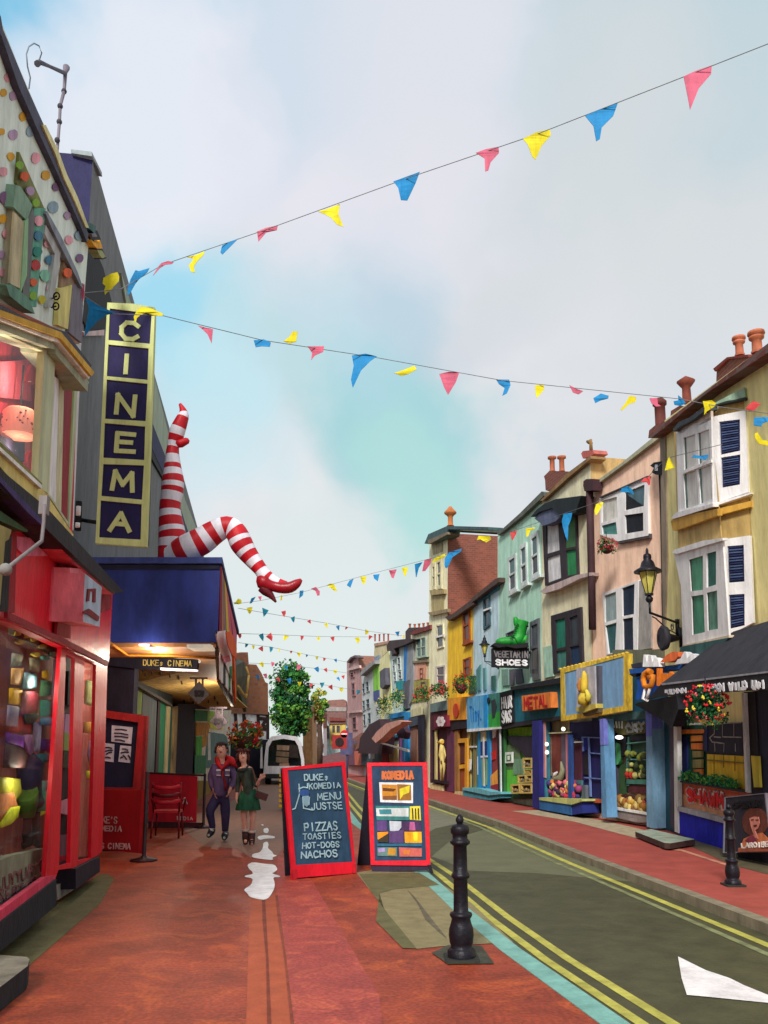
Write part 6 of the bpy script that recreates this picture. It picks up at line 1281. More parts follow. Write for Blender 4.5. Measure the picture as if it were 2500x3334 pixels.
for x in (1116, 1150, 1184, 1218): mb = MB(); mb.lathe(R9b.hit(FF(x, 445), -.2), [(10*k_, 0), (8*k_, 10*k_), (8*k_, 62*k_), (11*k_, 66*k_), (11*k_, 74*k_)], mat(150, 70, 56), 10); mb.build('chimney_pot', o)
R10 = rp(10, 11)
b10 = house('terrace_building', 'white grey house with lime green and navy strips at its edge in the distant terrace', R10, FF(1000, 690, 1146, 590)+gq(R10, 787, 826, 1, 1)[2:], mat(188, 196, 196, var=.1))
mb = MB(); mb.poly(R10, FF(1100, 640, 1144, 610, 1142, 820, 1102, 830), mat(130, 196, 70), .06, .08); mb.poly(R10, FF(1102, 832, 1142, 822, 1142, 900, 1104, 905), mat(72, 84, 140), .06, .08); mb.poly(R10, FF(1108, 570, 1146, 550, 1146, 612, 1104, 640), mat(128, 140, 160), .06, .08); mb.build('band', b10)
mb = MB().poly(R10, FF(995, 695, 1040, 640, 1110, 590, 1112, 618, 1002, 712), mat(140, 140, 144), .3, .5); mb.build('cornice', b10)
for q in (FF(1014, 775, 1034, 765, 1036, 845, 1016, 855), FF(1042, 760, 1066, 750, 1068, 830, 1044, 840), FF(1016, 905, 1036, 898, 1038, 975, 1018, 985), FF(1044, 895, 1072, 885, 1074, 960, 1046, 970), FF(1020, 1010, 1040, 1005, 1042, 1095, 1022, 1100), FF(1056, 1000, 1082, 992, 1084, 1080, 1058, 1085)): sash(R10, q, b10, mat(150, 160, 162), mat(50, 66, 76), 1, 2, .1, .06, False)
R11 = rp(11, 12)
b11 = house('round_tower', 'dusty pink tower with rounded top at the far end of the terrace', R11, FF(898, 600, 925, 570, 960, 555, 985, 570, 992, 620, 1000, 660)+gq(R11, 752, 788, 1, 1)[2:], mat(176, 140, 140, var=.12), mside=mat(150, 96, 76, kind='brick'))
mb = MB(); mb.poly(R11, FF(896, 605, 925, 568, 960, 552, 988, 570, 985, 580, 955, 568, 930, 580, 905, 612), mat(96, 82, 86), .2, .3); mb.poly(R11, FF(900, 655, 995, 630, 998, 650, 900, 675), mat(190, 164, 160), .15, .1); mb.poly(R11, FF(900, 985, 1002, 975, 1002, 992, 900, 1000), mat(190, 160, 156), .15, .1); mb.build('moulding', b11)
for q in (FF(920, 690, 950, 680, 950, 722, 920, 725), FF(930, 765, 958, 762, 960, 865, 932, 865), FF(935, 1030, 970, 1020, 972, 1128, 938, 1128)): sash(R11, q, b11, mat(150, 112, 112), mat(50, 40, 54), 1, 2, .14, .08, False)
mb = MB().poly(R11.off(-2), FF(985, 600, 1110, 575, 1100, 640, 1000, 690), mat(150, 96, 66, kind='tile'), 0, 2); mb.build('roof', b11)
# ================================================================== SHOPS (RIGHT)
def S(pl, parent, name, items, d0=.2):
    mb = MB()
    for it in items: mb.poly(pl, it[0], mat(*it[1], var=.14), it[2] if len(it) > 2 else d0, it[3] if len(it) > 3 else .06)
    return mb.build(name, parent)
# maroon shop in cream tower base
S(RC, crm, 'fascia', [(M(0, 455, 130, 425, 132, 500, 0, 520), (104, 124, 124), .32, .3), (M(0, 510, 130, 498, 150, 640, 0, 660), (78, 26, 40), .25, .22)])
S(RC, crm, 'shop_front', [(M(0, 640, 150, 640, 187, 1130, 90, 1135, 0, 1060), (84, 40, 62), .12, .1), (M(35, 655, 48, 655, 48, 1040, 35, 1040), (214, 196, 130), .2, .05), (M(20, 655, 32, 655, 32, 1050, 20, 1045), (26, 22, 30), .2, .05), (M(130, 640, 182, 640, 186, 1130, 130, 1135), (96, 46, 74), .2, .08), (M(10, 1035, 130, 1050, 130, 1075, 10, 1055), (34, 24, 30), .28, .1), (M(0, 1065, 95, 1085, 95, 1135, 0, 1150), (206, 196, 140), .2, .1)])
fl = MB(); fl.poly(RC, M(28, 548, 130, 540, 132, 628, 30, 636), mat(116, 26, 52), .4, .12)
for i in range(6):
    a = i*math.pi/3; c_ = (80+22*math.cos(a), 590+26*math.sin(a)); fl.poly(RC, [M(*p) for p in circ(c_, 13, 16, 10)], mat(226, 214, 214), .42, .012)
fl.poly(RC, [M(*p) for p in circ((80, 590), 8, 10, 8)], mat(200, 170, 180), .43, .012); tag(fl.build('flower_sign'), 'small crimson sign with a white flower above the maroon shop', 'shop sign')
mq = thing('display_figure', 'golden mannequin standing in the maroon shop window', 'mannequin', RC.hit(M(98, 1045), .25)); fj = lambda x, y: RC.hit(M(x, y), .3)
m_gd = mat(206, 184, 110); mb = MB(); mb.tube([fj(88, 765), fj(92, 790), fj(92, 830), fj(94, 880), fj(98, 900)], [.05, .1, .11, .09, .1], m_gd, 10); mb.tube([fj(90, 890), fj(84, 960), fj(84, 1045)], [.07, .045, .03], m_gd, 8); mb.tube([fj(104, 890), fj(108, 960), fj(100, 1045)], [.07, .045, .03], m_gd, 8)
mb.tube([fj(78, 800), fj(70, 850), fj(86, 900)], [.035, .03, .02], m_gd, 6); mb.tube([fj(108, 800), fj(118, 850), fj(110, 900)], [.035, .03, .02], m_gd, 6); mb.ball(fj(90, 745), .1, m_gd, 10); mb.build('body', mq)
MB().tube([fj(66, 752), fj(96, 748)], [.06, .06], mat(214, 170, 50), 8).build('hat', mq)
# orange shop
S(RO, org, 'fascia', [(M(132, 412, 280, 398, 282, 574, 134, 582), (226, 150, 40), .3, .28), (M(134, 582, 282, 574, 286, 640, 175, 655, 140, 640), (36, 26, 34), .25, .2)])
o = MB().poly(RO, [M(*p) for p in circ((196, 506), 21, 56, 16)], mat(190, 62, 30), .34, .05).build('oval_sign'); tag(o, 'dark red oval sign on the orange shop fascia', 'shop sign')
S(RO, org, 'shop_front', [(M(175, 650, 290, 640, 292, 1150, 190, 1165), (110, 66, 40), .05, .1), (M(188, 660, 212, 658, 212, 1150, 190, 1160), (150, 104, 52), .2, .1), (M(214, 724, 282, 718, 284, 750, 214, 756), (212, 148, 40), .2, .08), (M(268, 740, 284, 738, 284, 1145, 266, 1148), (212, 148, 40), .2, .08), (M(225, 925, 268, 920, 268, 950, 225, 955), (226, 166, 40), .18, .08), (M(235, 760, 262, 758, 262, 910, 236, 915), (92, 44, 34), .12, .05), (M(235, 960, 262, 955, 262, 1130, 236, 1135), (146, 70, 30), .12, .05), (M(190, 1130, 250, 1135, 245, 1165, 185, 1160), (196, 184, 130), .35, .15)])
# blue Tiny shop
S(RL, plb, 'fascia', [(M(280, 405, 438, 382, 440, 640, 286, 660), (96, 168, 214), .3, .28), (M(410, 388, 440, 383, 442, 640, 414, 645), (30, 140, 205), .32, .1), (M(284, 650, 545, 630, 545, 645, 285, 672), (222, 222, 222), .33, .2), (M(440, 382, 536, 366, 542, 632, 446, 642), (60, 126, 116), .28, .25), (M(446, 540, 540, 510, 542, 632, 446, 642), (50, 160, 60), .29, .02)])
text(RL, M(305, 480, 395, 465, 400, 575, 310, 590), 'Tiny.', mat(20, 110, 180), .31, .07, .03, plb)
fig = MB(); fig.poly(RL, M(470, 430, 500, 415, 512, 470, 500, 560, 480, 570, 475, 500), mat(40, 52, 56), .3, .012); fig.poly(RL, [M(*p) for p in circ((447, 425), 10, 22, 8)], mat(24, 34, 44), .33, .03); fig.build('fascia_motif', plb)
S(RL, plb, 'shop_front', [(M(284, 670, 545, 640, 545, 1150, 290, 1130), (40, 92, 104), .02, .1), (M(286, 680, 310, 678, 312, 1100, 290, 1095), (178, 160, 96), .08, .05), (M(330, 670, 350, 668, 350, 1100, 332, 1100), (130, 112, 60), .08, .05), (M(290, 780, 352, 778, 352, 790, 290, 792), (214, 218, 216), .12, .04), (M(352, 668, 385, 665, 385, 1112, 355, 1110), (86, 120, 110), .08, .05),
                          (M(370, 660, 460, 650, 462, 1170, 372, 1130), (30, 140, 200), .16, .1), (M(388, 750, 435, 745, 436, 855, 390, 860), (24, 44, 110), .18, .03), (M(404, 670, 412, 668, 420, 1090, 410, 1090), (206, 206, 214), .2, .03), (M(392, 670, 430, 668, 430, 740, 392, 745), (206, 190, 110), .175, .02), (M(395, 870, 436, 866, 436, 1080, 400, 1085), (120, 150, 90), .18, .02), (M(388, 855, 438, 852, 438, 866, 390, 870), (200, 210, 220), .2, .03),
                          (M(460, 655, 515, 650, 522, 1130, 465, 1135), (134, 52, 56), .1, .06), (M(480, 655, 505, 652, 500, 710, 482, 720), (222, 222, 226), .13, .03), (M(470, 830, 505, 810, 500, 880, 475, 890), (190, 36, 30), .13, .04), (M(465, 1010, 520, 960, 520, 1070, 490, 1100, 466, 1090), (226, 150, 60), .13, .05), (M(465, 1085, 520, 1070, 522, 1130, 466, 1135), (150, 30, 40), .15, .05), (M(515, 645, 545, 640, 545, 1140, 524, 1135), (22, 22, 28), .2, .1), (M(532, 650, 540, 648, 548, 1140, 540, 1140), (206, 212, 214), .24, .03),
                          (M(300, 880, 314, 880, 312, 960, 298, 980), (216, 216, 210), .13, .03), (M(362, 860, 372, 860, 376, 1000, 364, 1000), (214, 214, 222), .14, .03)])
S(RL, plb, 'plinth', [(M(250, 1110, 300, 1098, 385, 1112, 460, 1130, 545, 1140, 548, 1180, 460, 1198, 380, 1185, 255, 1165), (64, 146, 160), .45, .4), (M(252, 1100, 380, 1108, 470, 1132, 545, 1135, 545, 1150, 450, 1160, 252, 1118), (104, 176, 186), .5, .45)])
# mint house shop: black sign, teal fascia, green recess
S(RM, mnt, 'fascia', [(M(630, 335, 1000, 290, 1005, 552, 640, 602), (20, 96, 114), .3, .28), (M(620, 325, 745, 300, 1005, 250, 1005, 295, 625, 350), (26, 26, 34), .42, .4), (M(545, 615, 640, 598, 1000, 548, 1005, 575, 840, 600, 550, 650), (38, 34, 38), .32, .2)])
bs_ = thing('black_shop_sign', 'small black sign with two lines of jagged white letters beside the teal fascia', 'shop sign', RM.hit(M(585, 615), .4))
MB().poly(RM, M(536, 368, 634, 342, 640, 595, 542, 625), mat(20, 20, 26), .36, .1).build('panel', bs_)
text(RM, M(550, 408, 628, 395, 632, 475, 552, 488), 'HAIR', mat(226, 226, 226), .37, .06, .06, bs_); text(RM, M(550, 520, 628, 508, 630, 585, 555, 600), 'SAKS', mat(226, 226, 226), .37, .05, .08, bs_)
ms = thing('metal_shop_sign', 'orange box sign with crowded red letters on the teal fascia', 'shop sign', RM.hit(M(820, 500), .4))
MB().poly(RM, M(706, 392, 925, 362, 932, 482, 712, 510), mat(214, 120, 50), .5, .22).build('box', ms); text(RM, M(722, 415, 905, 392, 908, 468, 725, 490), 'METAL', mat(165, 20, 28), .512, .06, .06, ms)
S(RM, mnt, 'shop_front', [(M(548, 645, 790, 610, 790, 1185, 552, 1185), (66, 130, 54), .02, .1), (M(600, 640, 785, 632, 785, 700, 615, 712), (120, 170, 30), .06, .04), (M(590, 700, 785, 705, 785, 870, 740, 868, 680, 800, 620, 760), (38, 32, 46), .14, .1), (M(575, 770, 690, 780, 690, 960, 580, 955), (96, 122, 84), .06, .04), (M(565, 960, 700, 960, 700, 1150, 568, 1150), (96, 186, 60), .06, .04), (M(640, 880, 720, 880, 720, 1000, 640, 1000), (110, 150, 120), .08, .04), (M(552, 1158, 790, 1150, 790, 1188, 552, 1190), (34, 70, 40), .16, .1), (M(548, 650, 572, 648, 570, 1180, 552, 1180), (44, 96, 50), .16, .08)])
pn = MB().poly(RM, M(575, 828, 636, 824, 636, 908, 577, 912), mat(224, 228, 224), .13, .03); pn.poly(RM, M(588, 848, 622, 844, 622, 892, 588, 896), mat(60, 130, 70), .14, .012); pn.poly(RM, M(596, 856, 614, 854, 612, 886, 598, 888), mat(224, 228, 224), .15, .01); tag(pn.build('window_poster'), 'white poster with a green square in the green shop window', 'poster')
cr_l = [(M(712, 870, 782, 870, 782, 950, 715, 952), 'top crate of the stepped pile outside the green shop'), (M(720, 960, 785, 960, 785, 995, 722, 992), 'dark narrow crate below the top crate of the green shop pile'), (M(672, 1005, 735, 1000, 738, 1062, 675, 1066), 'left crate of the middle row at the green shop'), (M(738, 998, 785, 996, 785, 1060, 740, 1062), 'right crate of the middle row at the green shop'), (M(620, 1075, 690, 1070, 692, 1145, 625, 1148), 'left crate of the bottom row at the green shop'), (M(692, 1068, 785, 1068, 785, 1145, 695, 1146), 'right crate of the bottom row at the green shop')]
for q, lb in cr_l:
    o = MB(); o.poly(RM, q, mat(196, 172, 96), .42, .25, holes=[sub(q, .14, .88, .18, .85)]); o.poly(RM, sub(q, .1, .92, .12, .9), mat(62, 50, 44), .36, .1)
    for i in range(4): o.ball(RM.hit(bil(q, .25+.16*i, .6+.1*(i % 2)), .38), .05, mat(*random.choice(((110, 96, 74), (90, 96, 90), (150, 120, 60)))), 8)
    tag(o.build('crate'), lb, 'crate', 'crates outside the green shop')
S(RM, mnt, 'pilaster', [(M(787, 588, 838, 582, 842, 1268, 790, 1250), (34, 36, 112), .42, .35)])
# beige house: window shop, door
o = MB(); q_ = M(880, 580, 1075, 560, 1060, 1045, 882, 1020)
S(RBe, bge, 'shop_front', [(M(838, 590, 1310, 560, 1315, 1300, 845, 1260), (46, 44, 60), -.0, .05), (M(838, 580, 880, 578, 890, 1200, 842, 1200), (50, 116, 132), .28, .15), (M(866, 580, 884, 580, 888, 1025, 872, 1020), (206, 150, 150), .3, .04), (M(885, 575, 1075, 562, 1075, 680, 888, 682), (146, 134, 100), .05, .04), (M(885, 676, 1080, 668, 1080, 678, 886, 686), (206, 206, 170), .16, .06), (M(890, 690, 935, 688, 935, 1010, 890, 1010), (140, 120, 84), .1, .05), (M(935, 686, 1012, 684, 1015, 1010, 940, 1010), (112, 50, 42), .1, .06), (M(1012, 684, 1056, 682, 1050, 1010, 1015, 1010), (96, 92, 110), .1, .05),
                           (M(1045, 690, 1060, 690, 1060, 1040, 1048, 1040), (216, 130, 136), .22, .04), (M(1060, 690, 1082, 690, 1090, 1200, 1064, 1195), (42, 76, 140), .3, .08), (M(1090, 750, 1168, 745, 1168, 1190, 1095, 1195), (92, 46, 66), .08, .05), (M(1088, 745, 1168, 742, 1168, 752, 1088, 757), (196, 206, 206), .2, .05), (M(870, 1020, 1168, 1045, 1165, 1200, 870, 1190), (78, 132, 136), .1, .06)])
mb = MB()
random.seed(3)
for i in range(60):
    x, y = random.uniform(915, 1150), random.uniform(1060, 1170)
    mb.ball(RBe.hit(M(x, y), .2), random.uniform(.05, .1), mat(*random.choice(((190, 50, 80), (214, 110, 120), (60, 50, 110), (44, 36, 60), (210, 120, 60), (150, 60, 110), (210, 190, 120)))), 8)
tag(mb.build('sweet_display'), 'heap of pink purple and orange goods in the blue corner shop window', 'goods', kind='stuff')
mb = MB(); mb.tube([RBe.hit(p, .2) for p in M(1010, 900, 1022, 960, 1015, 1020, 975, 1035, 945, 985)], [.02, .06, .09, .08, .01], mat(140, 140, 110), 8); mb.tube([RBe.hit(p, .24) for p in M(980, 980, 962, 1000, 945, 1020)], [.02, .05, .02], mat(226, 220, 220), 6); tag(mb.build('ornament'), 'pale crescent shaped ornament on the ledge of the blue corner shop window', 'ornament')
S(RBe, bge, 'stall_riser', [(M(842, 1190, 1088, 1228, 1090, 1312, 845, 1266), (40, 92, 146), .5, .45), (M(1088, 1228, 1172, 1200, 1174, 1296, 1090, 1312), (30, 44, 120), .48, .43), (M(840, 1176, 1170, 1190, 1172, 1204, 1090, 1232, 842, 1196), (176, 180, 110), .53, .5)])
S(RBe, bge, 'door', [(M(1072, 600, 1312, 580, 1312, 750, 1168, 745, 1075, 700), (32, 28, 86), .05, .05), (M(1168, 700, 1312, 700, 1312, 1190, 1200, 1190, 1172, 1100), (32, 30, 92), .06, .06), (M(1180, 840, 1222, 838, 1222, 1000, 1180, 1000), (34, 32, 40), .09, .03), (M(1185, 715, 1210, 715, 1210, 810, 1185, 812), (36, 50, 150), .09, .03)])
mb = MB()
for q in (M(1168, 706, 1310, 712, 1310, 720, 1168, 715), M(1215, 712, 1224, 712, 1240, 1170, 1230, 1170), M(1225, 828, 1312, 835, 1312, 843, 1225, 836), M(1185, 1018, 1325, 1030, 1325, 1038, 1185, 1026), M(1168, 708, 1176, 708, 1180, 820, 1172, 820)): mb.poly(RBe, q, mat(110, 132, 190), .12, .03)
mb.build('glazing_bar', bge)
S(RBe, bge, 'door_sill', [(M(1195, 1190, 1308, 1188, 1306, 1218, 1198, 1215), (190, 86, 40), .2, .15), (M(1170, 1080, 1198, 1080, 1200, 1200, 1180, 1290, 1170, 1285), (92, 100, 110), .2, .08)])
lm_ = MB()
for x, y in ((1028, 648), (900, 765), (902, 828)): lm_.ball(RBe.hit(M(x, y), .25), .05, mat(244, 238, 205, emit=1.2), 10)
tag(lm_.build('window_lamps'), 'three small round lamps glowing in the blue corner shop window', 'lamp')
PO = RBe
o = S(PO, None, 'shop_post', [(M(1310, 572, 1335, 570, 1365, 1330, 1325, 1332), (92, 140, 180), .5, .25), (M(1308, 572, 1336, 568, 1342, 770, 1312, 775), (110, 116, 196), .51, .1)]); tag(o, 'pale blue post with periwinkle top beside the navy shop door', 'post')
# yellow framed sign
ysg = thing('framed_shop_sign', 'large blue shop sign with ornate yellow frame and a golden figure panel', 'shop sign', PO.hit(M(1270, 590), .5))
ou = M(1005, 188, 1060, 172, 1100, 160, 1170, 145, 1230, 128, 1300, 118, 1360, 102, 1420, 92, 1490, 72, 1530, 66, 1528, 505, 1280, 548, 1010, 588)
MB().poly(PO, ou, mat(222, 186, 62, var=.25, sc=8), .5, .1, holes=[M(1035, 215, 1492, 86, 1490, 470, 1042, 545)]).build('frame', ysg)
MB().poly(PO, M(1030, 210, 1500, 80, 1500, 480, 1035, 550), mat(124, 166, 204, var=.1), .485, .12).build('panel', ysg)
mb = MB()
for i in range(18):
    a = lerp(M(1008, 186), M(1520, 62), i/17); mb.ball(PO.hit(a, .45), .055, mat(206, 172, 60), 8, (1, 1, .6))
mb.build('scalloped_edge', ysg)
mb = MB(); mb.poly(PO, M(1128, 182, 1268, 160, 1276, 465, 1130, 500), mat(178, 176, 184), .62, .2); mb.poly(PO, M(1268, 160, 1300, 160, 1300, 490, 1276, 465), mat(84, 84, 96), .58, .12); mb.poly(PO, M(1125, 480, 1276, 452, 1280, 486, 1180, 522, 1128, 510), mat(190, 172, 80), .66, .2); mb.poly(PO, M(1170, 520, 1300, 490, 1300, 520, 1190, 548), mat(96, 84, 66), .6, .1); o = mb.build('niche', ysg)
mb = MB(); gp_ = lambda x, y: PO.hit(M(x, y), .7)
mb.tube([gp_(1186, 200), gp_(1190, 230), gp_(1190, 280), gp_(1188, 330), gp_(1186, 370)], [.02, .06, .08, .08, .07], mat(214, 184, 60), 10); mb.tube([gp_(1186, 370), gp_(1186, 410), gp_(1180, 455)], [.07, .13, .12], mat(206, 178, 60), 10); mb.tube([gp_(1165, 260), gp_(1150, 310), gp_(1160, 355)], [.04, .06, .05], mat(196, 130, 66), 8); mb.tube([gp_(1205, 350), gp_(1222, 390), gp_(1218, 430)], [.04, .06, .07], mat(206, 190, 70), 8); mb.build('golden_figure', ysg)
# ---- pink house shop window and teal post (N coordinates)
S(RP, pnk, 'fascia', [(L(-20, 1470, 380, 1470, 700, 1440, 640, 1660, 150, 1700, -20, 1700), (112, 112, 92), .12, .1), (N(-10, 400, 460, 340, 460, 420, 100, 450, -10, 440), (74, 112, 112), .26, .2), (L(140, 1700, 800, 1640, 560, 1830, 450, 2212, 130, 2212), (40, 92, 120), .2, .15)])
S(RP, pnk, 'shop_front', [(N(30, 430, 520, 380, 520, 1500, 40, 1390), (54, 50, 60), -.02, .04), (N(52, 440, 130, 430, 130, 1390, 70, 1380), (72, 66, 84), .22, .18), (N(112, 452, 452, 405, 452, 562, 200, 580, 130, 520), (98, 96, 50), .18, .06), (N(125, 560, 265, 600, 255, 780, 215, 800, 210, 660, 130, 620), (28, 24, 34), .16, .05), (N(260, 585, 465, 560, 465, 1160, 262, 1130), (60, 92, 76), .04, .04), (N(270, 660, 465, 640, 465, 650, 270, 672), (100, 160, 150), .14, .05),
                          (N(262, 600, 292, 600, 292, 1080, 268, 1080), (84, 140, 130), .12, .05), (N(270, 815, 465, 818, 465, 830, 270, 826), (100, 160, 150), .14, .05), (N(268, 1015, 465, 1020, 465, 1068, 268, 1060), (72, 130, 112), .14, .06), (N(130, 880, 262, 860, 262, 1160, 140, 1180), (62, 96, 60), .05, .04), (N(290, 1075, 465, 1070, 465, 1165, 290, 1140), (92, 44, 46), .1, .05), (N(300, 590, 455, 580, 455, 635, 300, 640), (30, 26, 34), .12, .04),
                          (N(140, 1185, 250, 1165, 465, 1210, 465, 1225, 240, 1190, 145, 1215), (84, 40, 34), .18, .1), (N(118, 600, 130, 600, 142, 1300, 128, 1302), (206, 210, 210), .26, .05), (N(130, 1285, 470, 1345, 470, 1368, 130, 1310), (214, 214, 212), .28, .08)])
o = MB().poly(RP, [N(*p) for p in circ((172, 765), 42, 110, 16)], mat(84, 170, 110, var=.3), .14, .08); tag(o.build('round_display'), 'green oval display hanging in the produce shop window', 'ornament')
MB().poly(RP, N(140, 1315, 470, 1370, 470, 1440, 360, 1440, 140, 1385), mat(146, 134, 130, kind='brick'), .26, .2).build('stall_riser', pnk)
text(RP, N(125, 462, 235, 452, 235, 510, 135, 500), 'IIII', mat(220, 226, 220), .2, .05, .03, pnk); text(RP, N(262, 470, 440, 460, 440, 500, 262, 508), 'AWY', mat(150, 160, 160), .2, .06, .05, pnk); text(RP, N(275, 525, 430, 515, 430, 545, 275, 552), 'LNY', mat(150, 160, 160), .2, .05, .05, pnk)
lb_ = MB().ball(RP.hit(N(198, 605), .3), .09, mat(236, 236, 222, emit=1.0), 12, (1, 1, .5)); tag(lb_.build('window_lamp'), 'white globe lamp inside the produce shop window', 'lamp')
mb = MB(); 
for i in range(46):
    x, y = random.uniform(160, 455), random.uniform(1205, 1320); y = min(y, 1270+(x-160)*.2)
    mb.ball(RP.hit(N(x, y), .16), random.uniform(.06, .12), mat(*random.choice(((196, 156, 60), (150, 100, 40), (206, 182, 110), (160, 60, 40), (120, 90, 40)))), 8)
tag(mb.build('bread_display'), 'piled golden loaves low in the produce shop window', 'bread', kind='stuff')
mb = MB()
for i in range(40):
    x, y = random.uniform(275, 460), random.choice((random.uniform(960, 1005), random.uniform(870, 940), random.uniform(760, 810)))
    c = (200, 50, 40) if (y > 955 and x < 350) else random.choice(((150, 160, 70), (60, 80, 44), (90, 100, 60), (196, 190, 110)))
    mb.ball(RP.hit(N(x, y), .12), random.uniform(.04, .08), mat(*c), 8)
tag(mb.build('produce_display'), 'rows of red and green produce on the shelves of the shop window', 'produce', kind='stuff')
o = S(RP, None, 'shop_post', [(N(460, 380, 520, 440, 528, 1500, 468, 1480), (112, 150, 178), .5, .3), (N(455, 340, 518, 380, 515, 590, 462, 590), (104, 112, 200), .51, .25)]); tag(o, 'pale blue grey post with violet top between the produce shop and the blue stall', 'post')
# ---- blue stall in the ochre building
XS = RY
S(XS, ylw, 'shop_front', [(N(515, 380, 720, 480, 760, 1540, 530, 1480), (34, 82, 100), .1, .1), (N(690, 340, 760, 330, 775, 1540, 700, 1480), (74, 66, 82), .2, .1), (N(730, 330, 765, 330, 780, 1545, 742, 1530), (206, 208, 206), .28, .08), (N(760, 180, 1700, 60, 1700, 1200, 775, 1100), (34, 28, 34), -.02, .04), (N(765, 342, 900, 338, 900, 358, 765, 362), (214, 216, 216), .2, .06), (N(790, 468, 980, 462, 980, 480, 792, 488), (196, 214, 206), .2, .06),
                          (N(790, 490, 1015, 485, 1012, 540, 792, 540), (30, 96, 84), .06, .04), (N(785, 530, 1012, 525, 1012, 565, 790, 570), (222, 128, 52), .12, .05), (N(800, 575, 1060, 570, 1060, 1010, 806, 1010), (30, 86, 66), .03, .03), (N(812, 600, 860, 605, 862, 950, 820, 945), (26, 36, 96), .08, .04), (N(902, 590, 1010, 585, 1008, 640, 900, 645), (222, 140, 60), .1, .04), (N(902, 665, 1008, 660, 1010, 725, 905, 722), (214, 116, 50), .1, .04), (N(915, 740, 1005, 738, 1005, 800, 918, 802), (140, 132, 80), .1, .04), (N(918, 825, 1005, 820, 1005, 905, 920, 905), (146, 140, 86), .1, .04), (N(925, 920, 1005, 915, 1005, 970, 975, 945, 930, 945), (220, 120, 56), .1, .04),
                          (N(1018, 500, 1062, 500, 1060, 740, 1020, 735), (40, 50, 96), .08, .04), (N(1060, 490, 1410, 455, 1415, 830, 1060, 770), (36, 36, 54), .06, .04), (N(1060, 770, 1410, 790, 1425, 1110, 1062, 1010), (212, 178, 40), .1, .05), (N(1060, 820, 1415, 850, 1415, 862, 1060, 834), (120, 112, 50), .13, .03), (N(1400, 170, 1420, 170, 1460, 1150, 1435, 1140), (206, 210, 210), .26, .08), (N(1420, 160, 1530, 150, 1590, 1180, 1462, 1150), (28, 24, 32), .2, .1), (N(1490, 785, 1560, 790, 1578, 1095, 1520, 1095), (196, 180, 60), .24, .04), (N(1530, 150, 1900, 100, 1900, 1300, 1600, 1180), (34, 40, 66), .18, .1),
                          (N(795, 1030, 1450, 1130, 1450, 1150, 795, 1048), (26, 40, 40), .25, .1)])
mb = MB()
for l in (N(1132, 480, 1130, 570, 1085, 610, 1110, 650, 1228, 665, 1225, 745), N(1210, 465, 1395, 460), N(1212, 465, 1212, 600, 1395, 605), N(1325, 462, 1325, 600), N(1130, 600, 1195, 605), N(1340, 670, 1340, 740), N(1135, 660, 1140, 740)): strokes(mb, XS, [l], .02, mat(150, 150, 150), .075)
for l in (N(1130, 775, 1130, 1000), N(1225, 780, 1225, 900), N(1335, 790, 1335, 930)): strokes(mb, XS, [l], .012, mat(110, 100, 40), .115)
mb.build('tiled_back_wall', ylw)
mb = MB(); 
for i in range(500):
    t_ = random.random(); x = 800+t_*560; y = 1030+t_*75-random.random()*(90 if x < 980 or 1100 < x < 1260 else 60)
    p = XS.hit(N(x, y), .2+random.uniform(-.05, .05)); mb.face([p+Vector((random.uniform(-.05, .05), random.uniform(-.05, .05), random.uniform(-.05, .07))) for _ in range(3)], random.choice((mat(20, 130, 84), mat(60, 150, 60), mat(40, 110, 70), mat(110, 170, 80))))
tag(mb.build('salad_display'), 'band of green salad leaves along the stall counter window', 'salad', kind='stuff')
S(XS, ylw, 'counter_panel', [(N(792, 1040, 1215, 1108, 1700, 1190, 1700, 1330, 1215, 1250, 795, 1160), (190, 96, 66), .18, .08), (N(795, 1160, 1215, 1250, 1700, 1330, 1700, 1480, 1215, 1395, 800, 1280), (212, 152, 112), .18, .08), (N(770, 1285, 1215, 1395, 1700, 1480, 1700, 1530, 1210, 1445, 768, 1325), (158, 156, 162), .3, .15)])
text(XS, N(860, 1120, 1215, 1175, 1222, 1290, 870, 1215), 'SHAWM', mat(214, 206, 206), .19, .12, .08, ylw); text(XS, N(860, 1120, 1215, 1175, 1222, 1290, 870, 1215), 'SHAWM', mat(205, 24, 22), .225, .07, .06, ylw)
S(XS, ylw, 'stall_riser', [(N(765, 1325, 1215, 1445, 1700, 1560, 1700, 1900, 1270, 1735, 765, 1545), (16, 22, 176), .26, .12)])
# awning
AF = XS.off(1.15); aw = thing('shop_awning', 'black shop awning with white lettering over the blue stall', 'awning', XS.hit(L(1200, 1700), .3))
back = [XS.hit(L(1165, 1300), .3), XS.hit(L(1580, 1180), .3), XS.hit(L(1900, 1080), .3)]; front = [AF.hit(L(478, 1822)), AF.hit(L(1000, 1755)), AF.hit(L(1580, 1690)), AF.hit(L(1900, 1650))]
b1 = XS.hit(L(960, 1530), .3)
m_aw = mat(40, 38, 46, var=.2, sc=4)
mb = MB(); P_ = [front[0], front[3], back[2], back[0]]; zq = max(back[0].z, back[2].z)
bq = [Vector((back[2].x, back[2].y, back[2].z)), Vector((XS.hit(L(640, 1500), .3).x, XS.hit(L(640, 1500), .3).y, back[0].z+.05))]
nn2 = (front[3]-front[0]).cross(back[0]-front[0]).normalized(); nn2 = nn2 if nn2.z > 0 else -nn2
mb.prism([front[0], front[3], back[2], back[0]], nn2, .03, m_aw); mb.build('canvas', aw)
MB().poly(AF, L(480, 1822, 1580, 1692, 1900, 1652, 1900, 1840, 1580, 1882, 860, 1925, 450, 1955, 330, 1985, 380, 1940), mat(24, 22, 28), .0, .03).build('valance', aw)
MB().poly(AF, L(475, 1818, 1580, 1690, 1900, 1650, 1900, 1662, 1580, 1708, 490, 1836), mat(150, 150, 156), .012, .04).build('piping', aw)
